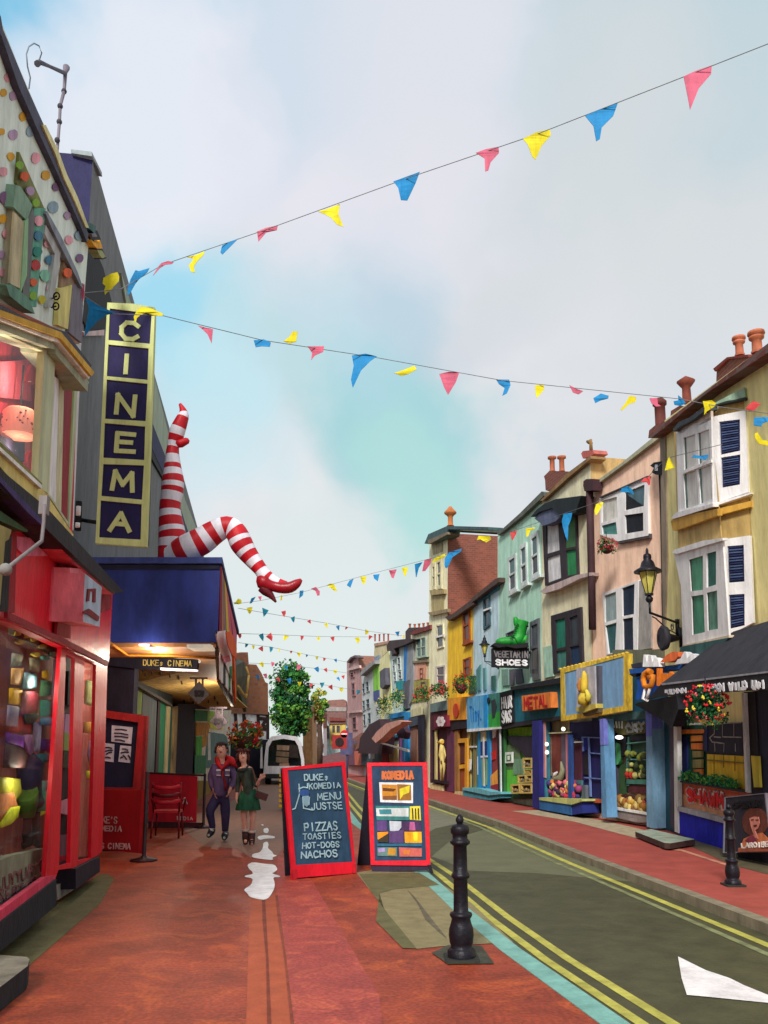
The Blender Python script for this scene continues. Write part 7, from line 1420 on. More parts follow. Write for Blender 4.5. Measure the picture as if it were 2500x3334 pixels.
text(AF, L(890, 1850, 1560, 1785, 1565, 1855, 895, 1905), 'SJAKN WiLD Usi', mat(226, 226, 230), .0, .045, .05, aw); text(AF, L(522, 1890, 735, 1870, 738, 1905, 525, 1925), 'REMNN', mat(214, 214, 220), .0, .03, .1, aw)
mb = MB(); mb.poly(XS, N(350, 285, 385, 262, 590, 225, 760, 190, 780, 330, 720, 500, 690, 495, 600, 420), mat(22, 24, 34), .5, .3); mb.build('side_flap', aw)
# step
stp = MB(); P_ = [gp(p, .12) for p in N(355, 1530, 510, 1505, 940, 1605, 700, 1645, 640, 1640)]; stp.prism(P_, Vector((0, 0, 1)), .09, mat(150, 160, 142), mside=mat(64, 44, 40)); tag(stp.build('stone_step'), 'grey green stone doorstep jutting onto the opposite pavement beside the blue stall', 'step')
flat('paving_strip_opposite', V(1105, 1752, 1165, 1750, 1300, 1772, 1380, 1790, 1460, 1815, 1380, 1812, 1240, 1775), .004, mat(166, 150, 122, kind='paving'))
flat('paving_strip_opposite', N(560, 1690, 800, 1700, 1270, 1850, 1270, 1870, 800, 1720)[:5], .005, mat(190, 130, 104)); flat('paving_strip_opposite', N(800, 1625, 940, 1612, 1500, 1790, 1659, 1850, 1659, 1950, 1280, 1850), .004, mat(84, 76, 54, kind='paving'))
# seafood sign
sf = thing('seafood_sign', 'blue shelf sign with white claws an orange fish and orange yellow letters', 'shop sign', RP.hit(L(450, 2000), .6)); RS = RP.off(1.1)
MB().poly(RS, L(150, 1670, 640, 1625, 800, 1605, 795, 1650, 640, 1672, 160, 1718), mat(24, 84, 160), .1, .3).build('shelf', sf)
mb = MB(); mb.poly(RS, L(170, 1620, 270, 1600, 285, 1650, 180, 1660), mat(50, 50, 64), .1, .1); mb.poly(RS, L(150, 1720, 230, 1715, 215, 1745, 190, 1750), mat(24, 24, 34), .1, .1); mb.poly(RS, L(225, 1760, 440, 1700, 460, 1940, 330, 1980, 215, 1980, 240, 1850), mat(20, 80, 170), .02, .1); mb.build('bracket', sf)
mb = MB()
for base, pk_ in ((L(290, 1645, 460, 1645), L(300, 1520, 320, 1525, 335, 1600, 350, 1525, 372, 1530, 390, 1600, 410, 1550, 440, 1560)), (L(620, 1620, 820, 1600), L(650, 1570, 680, 1560, 715, 1490, 738, 1500, 745, 1560, 790, 1510, 822, 1520))): mb.poly(RS, [base[0]]+pk_+[base[1]], mat(226, 226, 228), .25, .12)
mb.build('claw', sf)
MB().poly(RS, L(470, 1600, 540, 1520, 600, 1490, 650, 1492, 655, 1540, 620, 1580, 540, 1600), mat(214, 104, 56), .22, .14).build('fish', sf)
P_o = [RS.hit(L(345+55*math.cos(a), 1765+85*math.sin(a)), .25) for a in [-.9+i*.5 for i in range(-1, 11)]]
mb = MB(); mb.tube([RS.hit(p, .25) for p in L(380, 1700, 350, 1690, 310, 1720, 298, 1780, 312, 1840, 350, 1855, 385, 1830, 392, 1780, 400, 1750, 355, 1755)], .055, mat(222, 130, 30), 8); mb.build('letter', sf)
text(RS, L(425, 1690, 600, 1680, 600, 1800, 425, 1820), 'luc', mat(226, 120, 30), .28, .1, .05, sf, 'letter', th=.06)
mb = MB(); mb.tube([RS.hit(p, .25) for p in L(325, 1850, 290, 1975, 340, 1990)], .03, WHITE, 6); mb.tube([RS.hit(p, .25) for p in L(370, 1850, 330, 1985)], .03, WHITE, 6); mb.build('stand', sf)
# ---- lanterns
def lantern(label, P, s_, wallP, group='wall lanterns'):
    P = Vector(P); t = thing('street_lantern', label, 'street lamp', P, group)
    mb = MB(); mb.lathe(P, [(.05*s_, .0), (.09*s_, .03*s_), (.24*s_, .62*s_)], mat(196, 186, 92, rough=.3, var=.2), 6, smooth=False); o = mb.build('glass', t)
    mb = MB()
    for i in range(6):
        a = i*math.pi/3; c_, s2 = math.cos(a), math.sin(a); mb.tube([P+Vector((.09*s_*c_, .09*s_*s2, .03*s_)), P+Vector((.245*s_*c_, .245*s_*s2, .63*s_))], .012*s_, IRON, 5)
    mb.lathe(P, [(.11*s_, -.02*s_), (.12*s_, .03*s_), (.05*s_, .04*s_)], IRON, 12); mb.lathe(P, [(.36*s_, .6*s_), (.37*s_, .64*s_), (.24*s_, .72*s_), (.2*s_, .74*s_), (.16*s_, .88*s_), (.1*s_, .95*s_), (.11*s_, 1.0*s_), (.1*s_, 1.08*s_), (.04*s_, 1.12*s_), (.035*s_, 1.22*s_), (.01, 1.26*s_)], IRON, 16); mb.build('cap', t)
    mb = MB(); mb.lathe(P+Vector((0, 0, -.22*s_)), [(.03*s_, -.0), (.08*s_, .04*s_), (.1*s_, .1*s_), (.08*s_, .16*s_), (.03*s_, .2*s_)], IRON, 14); mb.tube([P+Vector((0, 0, -.2*s_)), P+Vector((0, 0, -.5*s_))], .03*s_, IRON, 8)
    W_ = Vector(wallP); Q = P+Vector((0, 0, -.48*s_)); W2_ = Vector((W_.x, W_.y, Q.z)); mb.tube([Q, W2_], .035*s_, IRON, 8)
    dv = (W2_-Q); L_ = dv.length; e = dv.normalized()
    mb.tube([W2_+Vector((0, 0, .1*s_)), W2_+Vector((0, 0, -.42*s_))], .06*s_, IRON, 8)
    mb.tube([Q+e*L_*.08+Vector((0, 0, -.08*s_)), Q+e*L_*.2+Vector((0, 0, -.1*s_)), Q+e*L_*.6+Vector((0, 0, -.28*s_)), W2_+Vector((0, 0, -.34*s_))], .018*s_, IRON, 6)
    c_ = Q+e*L_*.78+Vector((0, 0, -.16*s_)); mb.tube([c_+(e*math.cos(a)+Vector((0, 0, 1))*math.sin(a))*(.02+.018*a)*s_ for a in [i*.5 for i in range(15)]], .014*s_, IRON, 5)
    mb.build('bracket', t); return t
LP = RP.hit(L(355, 900), 1.0); YL = 15.6; P_ = aty(L(357, 905), 15.3); Wp = RY.hit(L(640, 1085), .05)
lantern('large black wall lantern with pale yellow glass in front of the pink house', P_, 15.3*245*500/1580/F/.62, Wp)
P_ = aty(I(768, 1465), 26.0); lantern('small black lantern with yellow glass beside the boot sign', P_, 26*85*600/1659/F/.62, aty(I(890, 1600), 26.5))
dsc = MB(); c_ = aty(L(508, 1350), 15.8); ax = Vector((1, .05, 0)).normalized(); dsc.tube([c_-ax*.06, c_-ax*.03, c_+ax*.05], [.2, .24, .21], mat(44, 42, 50), 24); dsc.tube([c_, aty(L(690, 1352), 16.4)], [.12, .03], IRON, 8); q_ = aty(L(700, 1350), 16.4); dsc.tube([q_+Vector((0, 0, .2)), q_-Vector((0, 0, .18))], .07, IRON, 8)
tag(dsc.build('wall_disc'), 'round black disc on a wall bracket below the large lantern', 'dish')
# ---- boot sign
BT = Pl((2, 24.0, 0), (4.5, 24.0, 0)); bo_ = thing('boot_shop_sign', 'giant green lace up boot above a black sign reading VEGETARIN SHOES', 'shop sign', BT.hit(I(1000, 1590)))
m_bg = mat(22, 140, 44, rough=.5, var=.2); m_bgl = mat(60, 176, 60, rough=.5)
bm = lambda x, y, d=0: BT.hit(I(x, y), d)
kb = 600/1659/F*24
mb = MB(); mb.tube(*dense([bm(1105, 1165), bm(1095, 1210), bm(1085, 1270), bm(1075, 1320), bm(1040, 1345)], [v*kb for v in (62, 60, 56, 62, 60)]), m_bg, 20)
mb.tube(*dense([bm(1120, 1340), bm(1040, 1348), bm(960, 1350), bm(900, 1352), bm(868, 1358)], [v*kb for v in (52, 46, 40, 32, 14)]), m_bg, 18)
mb.tube(*dense([bm(1135, 1345), bm(1110, 1335)], [v*kb for v in (50, 52)]), m_bgl, 16); mb.tube(*dense([bm(1060, 1200), bm(1050, 1160), bm(1038, 1130)], [v*kb for v in (30, 26, 14)]), m_bg, 12)
mb.build('boot', bo_)
MB().poly(BT, I(835, 1378, 860, 1362, 1000, 1380, 1160, 1360, 1165, 1400, 1050, 1412, 960, 1395, 890, 1405), mat(20, 18, 24), .25, .5).build('boot_sole', bo_)
mb = MB()
for i in range(7): mb.tube([bm(1058-i*9, 1190+i*19, .16), bm(1078-i*9, 1200+i*19, .22), bm(1052-i*9, 1208+i*19, .16)], .012, BLACK, 5)
mb.tube([bm(1140, 1215, .2), bm(1160, 1212, .2)], .03, BLACK, 6); mb.build('lace', bo_)
MB().poly(BT, I(832, 1410, 1168, 1412, 1170, 1590, 835, 1578), mat(18, 16, 22), .1, .2).build('sign_panel', bo_)
text(BT, I(855, 1438, 1155, 1440, 1155, 1500, 858, 1488), 'VEGETARIN', mat(120, 116, 120), .112, .032, .05, bo_); text(BT, I(868, 1515, 1150, 1522, 1152, 1565, 870, 1560), 'SHOES', mat(224, 224, 228), .112, .045, .03, bo_)
MB().tube([bm(1165, 1450), bm(1230, 1450, -.5)], .04, IRON, 8).build('bracket', bo_)
# ---- flower baskets right
basket(RP.hit(J(760, 1190), .5), .38, 'pink geranium basket in a round bowl on the salmon pink house', (FR, FP, FP), True, .26, n=240)
basket(RP.hit(L(980, 2000), .8) if False else AF.hit(N(1060, 330), .12), .52, 'big red and yellow flower basket hanging under the black awning', (FR, FR, FR, FP, FY), False, .44, n=700, nb=60, leafs=(G3, G1, G3))
basket(RO.hit(M(240, 310), .6), .52, 'red flower basket on the orange house above its shop', (FR, FR), True, .48, n=400)
basket(RC.hit(M(70, 355), .6), .62, 'red flower basket on the cream tower above the maroon shop', (FR, FR, FP), False, .44, n=420)
basket(RL.hit(M(320, 300), .4), .3, 'dark green flowerless basket beside the pale blue house', (G4, G2), False, .5, n=220)
basket(R7.hit(FF(1475, 860), .5), .6, 'deep crimson flower basket on the cream bay house', (mat(140, 30, 44), FR), False, .5, n=300)
basket(R8.hit(FF(1285, 905), .5), .62, 'green hanging basket with yellow flowers on the pale mint house', (FY, G4), False, .68, n=340)
basket(R9.hit(FF(1180, 965), .6), .6, 'basket with dark red and yellow flowers on the pale yellow house', (mat(110, 40, 36), FY), False, .78, n=340)
# ---- distant awnings and shops
o = MB(); o.poly(R9, FF(985, 1310, 1000, 1190, 1070, 1090, 1148, 1045, 1165, 1120, 1185, 1180, 1165, 1315), mat(58, 38, 46), 1.2, .5); tag(o.build('shop_awning'), 'dark brown domed awning in the distance above the far shops', 'awning')
o = MB(); o.poly(R8, FF(1090, 1195, 1130, 1140, 1200, 1080, 1290, 1055, 1325, 1065, 1310, 1085, 1240, 1120, 1170, 1190, 1120, 1230), mat(206, 150, 136), 1.6, .4); o.poly(R8, FF(1130, 1228, 1180, 1232, 1365, 1280, 1370, 1300, 1200, 1245), mat(140, 134, 130), 1.5, .08); o.poly(R8, FF(1270, 1100, 1320, 1070, 1355, 1150, 1345, 1200, 1290, 1190), mat(64, 42, 62), 1.0, .2); tag(o.build('shop_awning'), 'salmon pink folding awning with grey arm right of the brown domed awning', 'awning')
S(R8, b8, 'shop_front', [(FF(1190, 1010, 1350, 985, 1365, 1380, 1180, 1350), (150, 166, 160), .1, .1), (FF(1225, 1010, 1350, 985, 1350, 1020, 1230, 1045), (30, 130, 190), .2, .1), (FF(1200, 1175, 1290, 1165, 1290, 1185, 1200, 1195), (40, 140, 190), .2, .1), (FF(1225, 1240, 1290, 1240, 1290, 1380, 1225, 1370), (196, 186, 130), .15, .05), (FF(1340, 1000, 1372, 990, 1370, 1385, 1345, 1380), (30, 130, 190), .25, .1), (FF(1300, 1200, 1340, 1200, 1340, 1375, 1300, 1375), (52, 80, 120), .16, .05), (FF(1300, 1180, 1312, 1180, 1312, 1375, 1300, 1375), (120, 60, 110), .2, .05)])
S(R7, b7, 'shop_front', [(FF(1370, 1040, 1480, 1015, 1480, 1380, 1375, 1370), (120, 90, 80), .1, .1), (FF(1375, 1040, 1475, 1015, 1475, 1080, 1378, 1108), (62, 70, 84), .25, .15), (FF(1378, 1110, 1440, 1095, 1440, 1375, 1380, 1370), (132, 96, 80), .15, .05), (FF(1445, 1020, 1480, 1010, 1480, 1380, 1450, 1378), (30, 28, 44), .3, .1), (FF(1360, 985, 1470, 950, 1470, 1012, 1375, 1035), (196, 190, 150), .15, .1)])
S(R9, b9, 'shop_front', [(FF(1010, 1300, 1185, 1290, 1190, 1400, 1010, 1400), (60, 82, 92), .3, .2), (FF(1068, 1312, 1078, 1312, 1078, 1350, 1068, 1350), (220, 220, 226), .55, .05), (FF(1095, 1312, 1104, 1312, 1104, 1350, 1095, 1350), (220, 220, 226), .55, .05), (FF(1165, 1180, 1200, 1180, 1205, 1400, 1165, 1400), (120, 44, 50), .5, .1)])
S(R10, b10, 'shop_front', [(FF(940, 1200, 1010, 1150, 1000, 1260, 960, 1290, 925, 1260), (150, 104, 92), .9, .5), (FF(955, 1295, 1010, 1290, 1010, 1400, 960, 1400), (196, 106, 84), .3, .2), (FF(895, 1260, 955, 1250, 955, 1400, 900, 1400), (110, 72, 92), .3, .2)])
# ================================================================== BUNTING
FC = {'y': mat(222, 208, 22, rough=.7, var=.1), 'b': mat(20, 130, 190, rough=.7, var=.1), 't': mat(18, 124, 148, rough=.7, var=.1), 'p': mat(200, 92, 118, rough=.7, var=.1), 'r': mat(196, 62, 66, rough=.7, var=.1)}
def bunting(label, line, flags, wr=.006):
    """line: [(pixel, depth Y)], flags: [(colour, pixel polygon)]"""
    pts = [(p, Y) for p, Y in line]
    def dep(x):
        for (p, Y), (q, Z) in zip(pts[:-1], pts[1:]):
            if min(p[0], q[0]) <= x <= max(p[0], q[0]) and p[0] != q[0]: t = (x-p[0])/(q[0]-p[0]); return 1/((1-t)/Y+t/Z)
        return pts[0][1] if abs(x-pts[0][0][0]) < abs(x-pts[-1][0][0]) else pts[-1][1]
    t = thing('bunting_string', label, 'bunting', aty(*pts[0]), 'strings of bunting over the street')
    P = []
    for (p, Y), (q, Z) in zip(pts[:-1], pts[1:]):
        for i in range(6): x = p[0]+(q[0]-p[0])*i/6; P.append(aty((x, p[1]+(q[1]-p[1])*i/6), dep(x)))
    P.append(aty(*pts[-1]))
    MB().tube(P, wr, mat(120, 124, 128), 5).build('string', t)
    for c, poly in flags:
        cx = sum(p[0] for p in poly)/len(poly); cy = sum(p[1] for p in poly)/len(poly); Y = dep(cx); mb = MB()
        n = len(poly); sw = random.uniform(-.25, .25); ph = random.uniform(0, 6)
        k = Y/F; W = []
        fine = []
        for i in range(n):
            a, b = poly[i], poly[(i+1) % n]
            for s in range(3): fine.append(lerp(a, b, s/3))
        def P3(p): dx = (p[0]-cx)*k; dz = (p[1]-cy)*k; return aty(p, Y+dx*sw+.05*math.sin(ph+dx*14+dz*9)*min(1, k*60))
        W = [P3(p) for p in fine]
        if n > 4 or True:
            tr = tessellate_polygon([[Vector((p[0], p[1], 0)) for p in fine]])
            vs = W+[w+Vector((0, .008, 0)) for w in W]; N_ = len(W)
            mb.mesh(vs, [tuple(f) for f in tr]+[tuple(i+N_ for i in reversed(f)) for f in tr]+[(i, i+N_, (i+1) % N_+N_, (i+1) % N_) for i in range(N_)], FC[c])
        mb.build('flag', t)
    return t
def vf(c, *a): return (c, V(*a))
bunting('highest bunting string rising from the dotted building to the upper right corner', [(V(112, 640), 9.6), (V(260, 625), 11.5), (V(352, 572), 12.5), (V(578, 495), 13), (V(880, 385), 12), (V(1160, 290), 11), (V(1480, 165), 10), (V(1659, 95), 9.5), (V(2000, -60), 9)], [
 ('y', A(745, 2000, 800, 1970, 845, 1960, 858, 1990, 855, 2025, 820, 2060, 800, 2085, 770, 2105, 755, 2122, 750, 2090, 760, 2060, 738, 2040)), ('b', A(975, 1945, 1000, 1952, 1075, 1930, 1060, 1960, 1000, 2010, 975, 2040, 930, 2120, 915, 2125, 920, 2070, 940, 2010)), ('p', A(1100, 1985, 1135, 1925, 1160, 1895, 1210, 1878, 1250, 1888, 1235, 1900, 1190, 1905, 1150, 1930, 1110, 1975)),
 ('y', A(1340, 1848, 1400, 1840, 1475, 1808, 1460, 1840, 1420, 1880, 1395, 1920, 1405, 1965, 1375, 1955, 1358, 1910, 1385, 1880, 1390, 1860)), vf('b', 480, 530, 515, 515, 505, 525, 480, 550, 476, 545), vf('p', 555, 500, 575, 492, 600, 487, 598, 497, 575, 502, 558, 522), vf('y', 687, 457, 705, 452, 734, 441, 731, 462, 742, 490, 728, 485, 715, 470, 700, 462),
 vf('b', 850, 392, 907, 371, 898, 395, 880, 433, 866, 432, 860, 405), vf('p', 1028, 330, 1050, 322, 1077, 317, 1078, 330, 1060, 350, 1055, 368, 1048, 370, 1047, 342), vf('y', 1130, 300, 1160, 285, 1188, 280, 1190, 292, 1170, 315, 1157, 345, 1150, 338, 1140, 312), vf('b', 1264, 250, 1300, 235, 1335, 222, 1325, 250, 1300, 275, 1296, 300, 1288, 305, 1282, 272), vf('p', 1477, 165, 1505, 152, 1538, 141, 1536, 160, 1510, 190, 1491, 237, 1487, 215)])
bunting('long bunting string sagging from the dotted building to the ochre building', [(V(112, 645), 9.6), (V(183, 640), 10.3), (V(240, 678), 11), (V(352, 682), 11.6), (V(567, 735), 12.5), (V(810, 772), 13.5), (V(1085, 822), 13.6), (V(1470, 862), 12.9), (V(1560, 880), 12.2), (V(1659, 893), 11.2), (V(1720, 900), 10.9)], [
 ('p', B(562, 68, 608, 55, 605, 140, 598, 182, 585, 150, 580, 95)), ('b', B(618, 155, 700, 205, 828, 262, 770, 275, 700, 320, 640, 390, 606, 438, 615, 370, 640, 230)), ('y', B(985, 245, 1020, 220, 1090, 232, 1175, 268, 1170, 285, 1110, 280, 1050, 262, 1010, 278, 985, 300, 978, 330, 968, 318, 962, 290)),
 vf('p', 427, 703, 445, 708, 460, 711, 457, 742, 448, 722, 438, 712), vf('b', 548, 735, 570, 733, 585, 740, 583, 749, 565, 748, 552, 750), vf('y', 612, 737, 625, 728, 632, 716, 643, 716, 640, 738, 625, 742), vf('p', 664, 748, 700, 748, 698, 760, 680, 768, 672, 778, 674, 762), vf('b', 760, 768, 790, 764, 814, 770, 800, 780, 780, 800, 762, 838, 758, 820, 764, 790), vf('y', 851, 806, 870, 800, 895, 790, 900, 798, 882, 808, 868, 812),
 vf('p', 949, 808, 970, 803, 992, 805, 985, 825, 968, 853, 960, 838), vf('b', 1072, 820, 1100, 820, 1103, 832, 1095, 850, 1085, 855, 1090, 838, 1078, 830), vf('y', 1156, 832, 1175, 832, 1175, 842, 1160, 860, 1157, 848), vf('p', 1230, 832, 1245, 840, 1260, 845, 1250, 852, 1238, 848), vf('b', 1282, 860, 1298, 850, 1315, 855, 1314, 861, 1298, 865, 1286, 871),
 ('y', K(65, 940, 120, 870, 165, 790, 240, 808, 225, 860, 160, 880, 85, 950)), ('p', K(380, 818, 465, 815, 470, 880, 505, 903, 450, 908, 400, 870)), ('b', K(640, 850, 690, 840, 690, 785, 740, 825, 770, 870, 720, 900, 650, 890)), ('y', K(955, 850, 1050, 840, 1098, 870, 1080, 910, 1000, 960, 970, 1000, 975, 930)), ('r', K(1415, 930, 1440, 900, 1500, 848, 1585, 882, 1560, 895, 1510, 950, 1450, 945)), ('b', K(1505, 1110, 1510, 1025, 1659, 1020, 1659, 1070, 1600, 1090, 1590, 1125)), ('y', K(1515, 1200, 1545, 1185, 1600, 1270, 1659, 1280, 1659, 1330, 1560, 1310, 1520, 1250))])
bunting('bunting string descending from the ochre building past the boot sign to the cinema', [(V(1560, 960), 13.2), (V(1440, 990), 15.0), (V(1400, 1030), 16.2), (V(1290, 1085), 18), (V(1100, 1150), 22), (V(975, 1195), 26), (V(800, 1240), 28), (V(650, 1280), 28), (V(560, 1298), 26), (V(505, 1305), 22)], [
 ('b', K(830, 1455, 860, 1430, 930, 1440, 1020, 1425, 990, 1485, 900, 1465)), ('y', K(545, 1600, 570, 1500, 590, 1452, 620, 1510, 650, 1570)), ('r', K(285, 1720, 320, 1680, 390, 1660, 385, 1750, 370, 1760, 350, 1725)), ('b', K(62, 1830, 80, 1790, 145, 1765, 190, 1800, 212, 1860, 150, 1835)), ('y', J(650, 860, 665, 805, 730, 785, 725, 810, 685, 880, 665, 905, 655, 900)), ('b', J(357, 960, 372, 895, 450, 882, 440, 940, 415, 1000, 412, 1140, 390, 1100, 365, 1010)),
 ('y', I(1138, 335, 1220, 322, 1220, 335, 1180, 350, 1160, 405, 1142, 408)), ('r', I(998, 370, 1060, 352, 1050, 385, 1020, 440, 1010, 430)), ('y', I(696, 440, 712, 398, 815, 402, 828, 430, 780, 460, 730, 430)), ('b', I(405, 660, 410, 600, 450, 545, 560, 515, 555, 540, 480, 590, 430, 690, 415, 690)), ('y', I(290, 645, 320, 600, 410, 560, 415, 580, 340, 625)), ('p', I(205, 720, 225, 620, 290, 600, 280, 650, 235, 715)), ('b', I(138, 655, 210, 635, 175, 690, 155, 772, 148, 770)), ('y', I(20, 685, 80, 680, 55, 770, 48, 765)),
 vf('p', 840, 1232, 857, 1230, 850, 1250, 846, 1248), vf('b', 806, 1242, 820, 1240, 816, 1256, 808, 1250), vf('y', 778, 1246, 792, 1245, 788, 1262, 784, 1262), vf('b', 749, 1264, 755, 1254, 764, 1250, 757, 1270)] + [('y', FF(740, 15, 770, 0, 800, 5, 825, 60, 800, 55, 770, 30)), ('p', FF(620, 40, 660, 25, 690, 60, 688, 90, 670, 95, 655, 55)), ('b', FF(530, 115, 535, 55, 565, 52, 560, 90)), ('y', FF(385, 130, 390, 90, 400, 85, 402, 125)), ('p', FF(212, 100, 242, 96, 232, 135)), ('b', FF(148, 155, 160, 115, 195, 100, 185, 120, 165, 150)), ('y', FF(20, 150, 40, 140, 60, 115, 85, 125, 85, 155, 60, 160))])
def rnd(c, x, y, s=18, tall=1.2):
    a = random.uniform(-.6, .6); pts = []
    for px, py in ((-1, -.8), (1, -.9), (.8, .1), (.1, 1.1), (-.3, .6)):
        px *= random.uniform(.7, 1.1); py *= tall*random.uniform(.8, 1.1); pts.append(FF(x+(px*math.cos(a)-py*math.sin(a))*s, y+(px*math.sin(a)+py*math.cos(a))*s))
    return (c, pts)
bunting('bunting string crossing below the red high heeled shoe', [(FF(60, 190), 26), (FF(260, 225), 30), (FF(480, 262), 33), (FF(740, 305), 36), (FF(1050, 365), 38), (FF(1340, 405), 36)], [rnd(c, x, y, s) for c, x, y, s in (('y', 145, 208, 26), ('t', 265, 222, 28), ('r', 410, 232, 20), ('t', 482, 278, 20), ('r', 612, 296, 15), ('y', 740, 322, 17), ('b', 830, 342, 18), ('r', 892, 344, 12), ('y', 1050, 376, 18), ('r', 1074, 416, 16), ('b', 1290, 386, 18), ('y', 1336, 410, 12))], .008)
bunting('level bunting string above the chimney row in the distance', [(FF(45, 385), 28), (FF(300, 392), 34), (FF(680, 408), 40), (FF(1110, 412), 40)], [rnd(c, x, y, s) for c, x, y, s in (('r', 70, 405, 18), ('t', 240, 415, 24), ('r', 305, 415, 26), ('y', 420, 418, 22), ('r', 550, 418, 16), ('y', 680, 426, 15), ('r', 790, 428, 18), ('y', 980, 438, 22))], .008)
bunting('bunting string just above the green tree', [(FF(60, 455), 32), (FF(310, 490), 40), (FF(600, 550), 46), (FF(900, 605), 46)], [rnd(c, x, y, s) for c, x, y, s in (('t', 121, 477, 14), ('y', 177, 491, 14), ('r', 240, 506, 20), ('t', 312, 508, 20), ('y', 376, 515, 10), ('r', 467, 528, 10), ('y', 530, 548, 16), ('b', 588, 557, 11), ('y', 666, 575, 14), ('r', 723, 586, 12), ('b', 813, 594, 13))], .008)
bunting('bunting string across the top of the tree crown', [(FF(60, 610), 34), (FF(330, 620), 42), (FF(670, 655), 50), (FF(900, 690), 46)], [rnd(c, x, y, s) for c, x, y, s in (('y', 242, 626, 20), ('p', 325, 622, 16), ('b', 430, 652, 18), ('p', 525, 648, 22), ('b', 670, 665, 20), ('r', 736, 669, 16), ('y', 811, 682, 17), ('b', 833, 736, 14), ('r', 871, 722, 13))], .008)
bunting('lowest bunting string in front of the tree crown', [(FF(150, 715), 34), (FF(460, 745), 42), (FF(780, 790), 50), (FF(1000, 830), 42)], [rnd(c, x, y, s) for c, x, y, s in (('b', 210, 724, 19), ('p', 270, 712, 18), ('r', 368, 741, 18), ('b', 455, 752, 19), ('y', 532, 774, 16), ('r', 620, 786, 15), ('t', 705, 782, 19), ('r', 776, 802, 19), ('y', 856, 820, 18), ('t', 985, 840, 18))], .008)
# ================================================================== SKY, SUN, CAMERA
sc = bpy.context.scene
w = bpy.data.worlds.new('World'); sc.world = w; w.use_nodes = True; nt = w.node_tree; nd = nt.nodes; lk = nt.links; nd.clear()
out = nd.new('ShaderNodeOutputWorld'); bg = nd.new('ShaderNodeBackground'); lk.new(bg.outputs[0], out.inputs[0])
SUN_EL, SUN_AZ = math.radians(38), math.radians(193)   # azimuth from +Y clockwise
sky = nd.new('ShaderNodeTexSky'); sky.sky_type = 'NISHITA'; sky.sun_disc = False; sky.sun_elevation = SUN_EL; sky.sun_rotation = SUN_AZ
tc = nd.new('ShaderNodeTexCoord')
nz = nd.new('ShaderNodeTexNoise'); nz.inputs['Scale'].default_value = 3.2; nz.inputs['Detail'].default_value = 5; nz.inputs['Roughness'].default_value = .55; lk.new(tc.outputs['Generated'], nz.inputs['Vector'])
def vm(op, a, b=None, val=None):
    n = nd.new('ShaderNodeVectorMath'); n.operation = op; lk.new(a, n.inputs[0])
    if b is not None:
        if isinstance(b, (tuple, Vector)): n.inputs[1].default_value = tuple(b)
        else: lk.new(b, n.inputs[1])
    if val is not None: n.inputs['Scale'].default_value = val
    return n
ctr = vm('SUBTRACT', nz.outputs['Color'], (.5, .5, .5)); scl = vm('SCALE', ctr.outputs[0], val=.34); dirn = vm('ADD', tc.outputs['Generated'], scl.outputs[0]); dirn = vm('NORMALIZE', dirn.outputs[0])
def mx(fac, a, b):
    n = nd.new('ShaderNodeMix'); n.data_type = 'RGBA'
    lk.new(fac, n.inputs[0])
    for i, v in ((6, a), (7, b)):
        if isinstance(v, tuple): n.inputs[i].default_value = v
        else: lk.new(v, n.inputs[i])
    return n.outputs[2]
def L3(r, g, b): return (lin(r), lin(g), lin(b), 1)
n2 = nd.new('ShaderNodeTexNoise'); n2.inputs['Scale'].default_value = 5; n2.inputs['Detail'].default_value = 7; lk.new(tc.outputs['Generated'], n2.inputs['Vector'])
r0 = nd.new('ShaderNodeMapRange'); r0.inputs[1].default_value = .35; r0.inputs[2].default_value = .65; lk.new(n2.outputs[0], r0.inputs[0])
col = mx(r0.outputs[0], L3(198, 205, 210), L3(220, 219, 221))
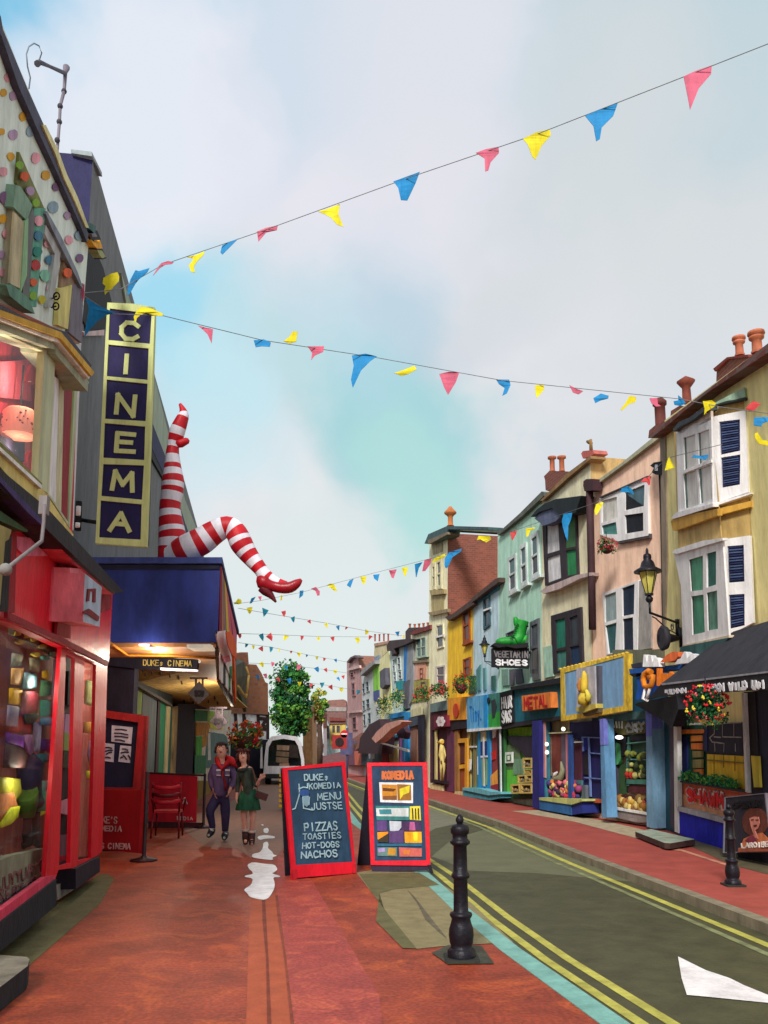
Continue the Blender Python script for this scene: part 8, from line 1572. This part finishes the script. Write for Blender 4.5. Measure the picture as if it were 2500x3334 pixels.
# pale greenish horizon
sep = nd.new('ShaderNodeSeparateXYZ'); lk.new(tc.outputs['Generated'], sep.inputs[0])
hz = nd.new('ShaderNodeMapRange'); hz.interpolation_type = 'SMOOTHSTEP'; hz.inputs[1].default_value = .34; hz.inputs[2].default_value = .03; lk.new(sep.outputs[2], hz.inputs[0])
col = mx(hz.outputs[0], col, L3(210, 218, 216))
tp = nd.new('ShaderNodeMapRange'); tp.interpolation_type = 'SMOOTHSTEP'; tp.inputs[1].default_value = .66; tp.inputs[2].default_value = .78; lk.new(nd.new('ShaderNodeSeparateXYZ').outputs[2] if False else sep.outputs[2], tp.inputs[0])
blobs = [((0, -40), 19, 8, (100, 178, 214), .95), ((330, -30), 12, 5, (112, 184, 218), .95), ((1180, -70), 14, 6, (104, 178, 202), .95), ((800, -60), 12, 5, (140, 192, 214), .85), ((1560, -80), 11, 5, (130, 186, 204), .9), ((1000, -60), 8, 3, (140, 194, 212), .8),
         ((450, 740), 8, 2, (160, 212, 228), .8), ((320, 640), 5, 1, (150, 206, 228), .75), ((880, 905), 9, 3, (150, 200, 204), .9), ((900, 1040), 6, 2, (170, 212, 206), .75), ((600, 800), 6, 2, (186, 212, 218), .6), ((850, 720), 6, 2, (168, 204, 214), .8), ((470, 940), 6, 1, (190, 222, 230), .6),
         ((760, 600), 7, 2, (200, 212, 222), .6), ((1000, 560), 8, 3, (188, 196, 208), .6), ((1120, 300), 12, 5, (206, 210, 212), .7), ((880, 620), 5, 1, (180, 202, 214), .7), ((300, 280), 9, 4, (234, 230, 234), .8), ((820, 240), 12, 6, (220, 218, 226), .7), ((1450, 800), 12, 5, (206, 210, 214), .7), ((640, 1250), 8, 3, (212, 222, 220), .6), ((1500, 300), 10, 4, (204, 208, 210), .7)]
for p, ro, ri, c, s in blobs:
    d = ray(V(*p)).normalized(); dp = vm('DOT_PRODUCT', dirn.outputs[0], tuple(d))
    mr = nd.new('ShaderNodeMapRange'); mr.interpolation_type = 'SMOOTHSTEP'; mr.inputs[1].default_value = math.cos(math.radians(ro)); mr.inputs[2].default_value = math.cos(math.radians(ri)); mr.inputs[3].default_value = 0; mr.inputs[4].default_value = s
    lk.new(dp.outputs['Value'], mr.inputs[0]); col = mx(mr.outputs[0], col, L3(*c))
WS = .425
scn = vm('SCALE', sky.outputs[0], val=.006); c2 = vm('SCALE', col, val=1.0); ad = vm('ADD', c2.outputs[0], scn.outputs[0])
lk.new(ad.outputs[0], bg.inputs['Color']); bg.inputs['Strength'].default_value = WS
sn = bpy.data.lights.new('sun', 'SUN'); sn.energy = 1.5; sn.angle = math.radians(12); sn.color = (1, .96, .9)
so_ = bpy.data.objects.new('sun', sn); COL.objects.link(so_)
dS = Vector((math.sin(SUN_AZ)*math.cos(SUN_EL), math.cos(SUN_AZ)*math.cos(SUN_EL), math.sin(SUN_EL))); so_.rotation_euler = dS.to_track_quat('Z', 'Y').to_euler()
cam = bpy.data.cameras.new('camera'); co = bpy.data.objects.new('camera', cam); COL.objects.link(co); sc.camera = co
co.location = CAM; co.rotation_euler = (math.pi/2+TH, 0, 0); cam.sensor_fit = 'HORIZONTAL'; cam.sensor_width = 36; cam.lens = 36*F/2500
cam.shift_y = (CYP-1667)/2500; cam.clip_end = 2000; cam.clip_start = .05
vs = sc.view_settings; vs.view_transform = 'Standard'; vs.look = 'None'; vs.gamma = 1; vs.use_curve_mapping = False; vs.exposure = 1.4
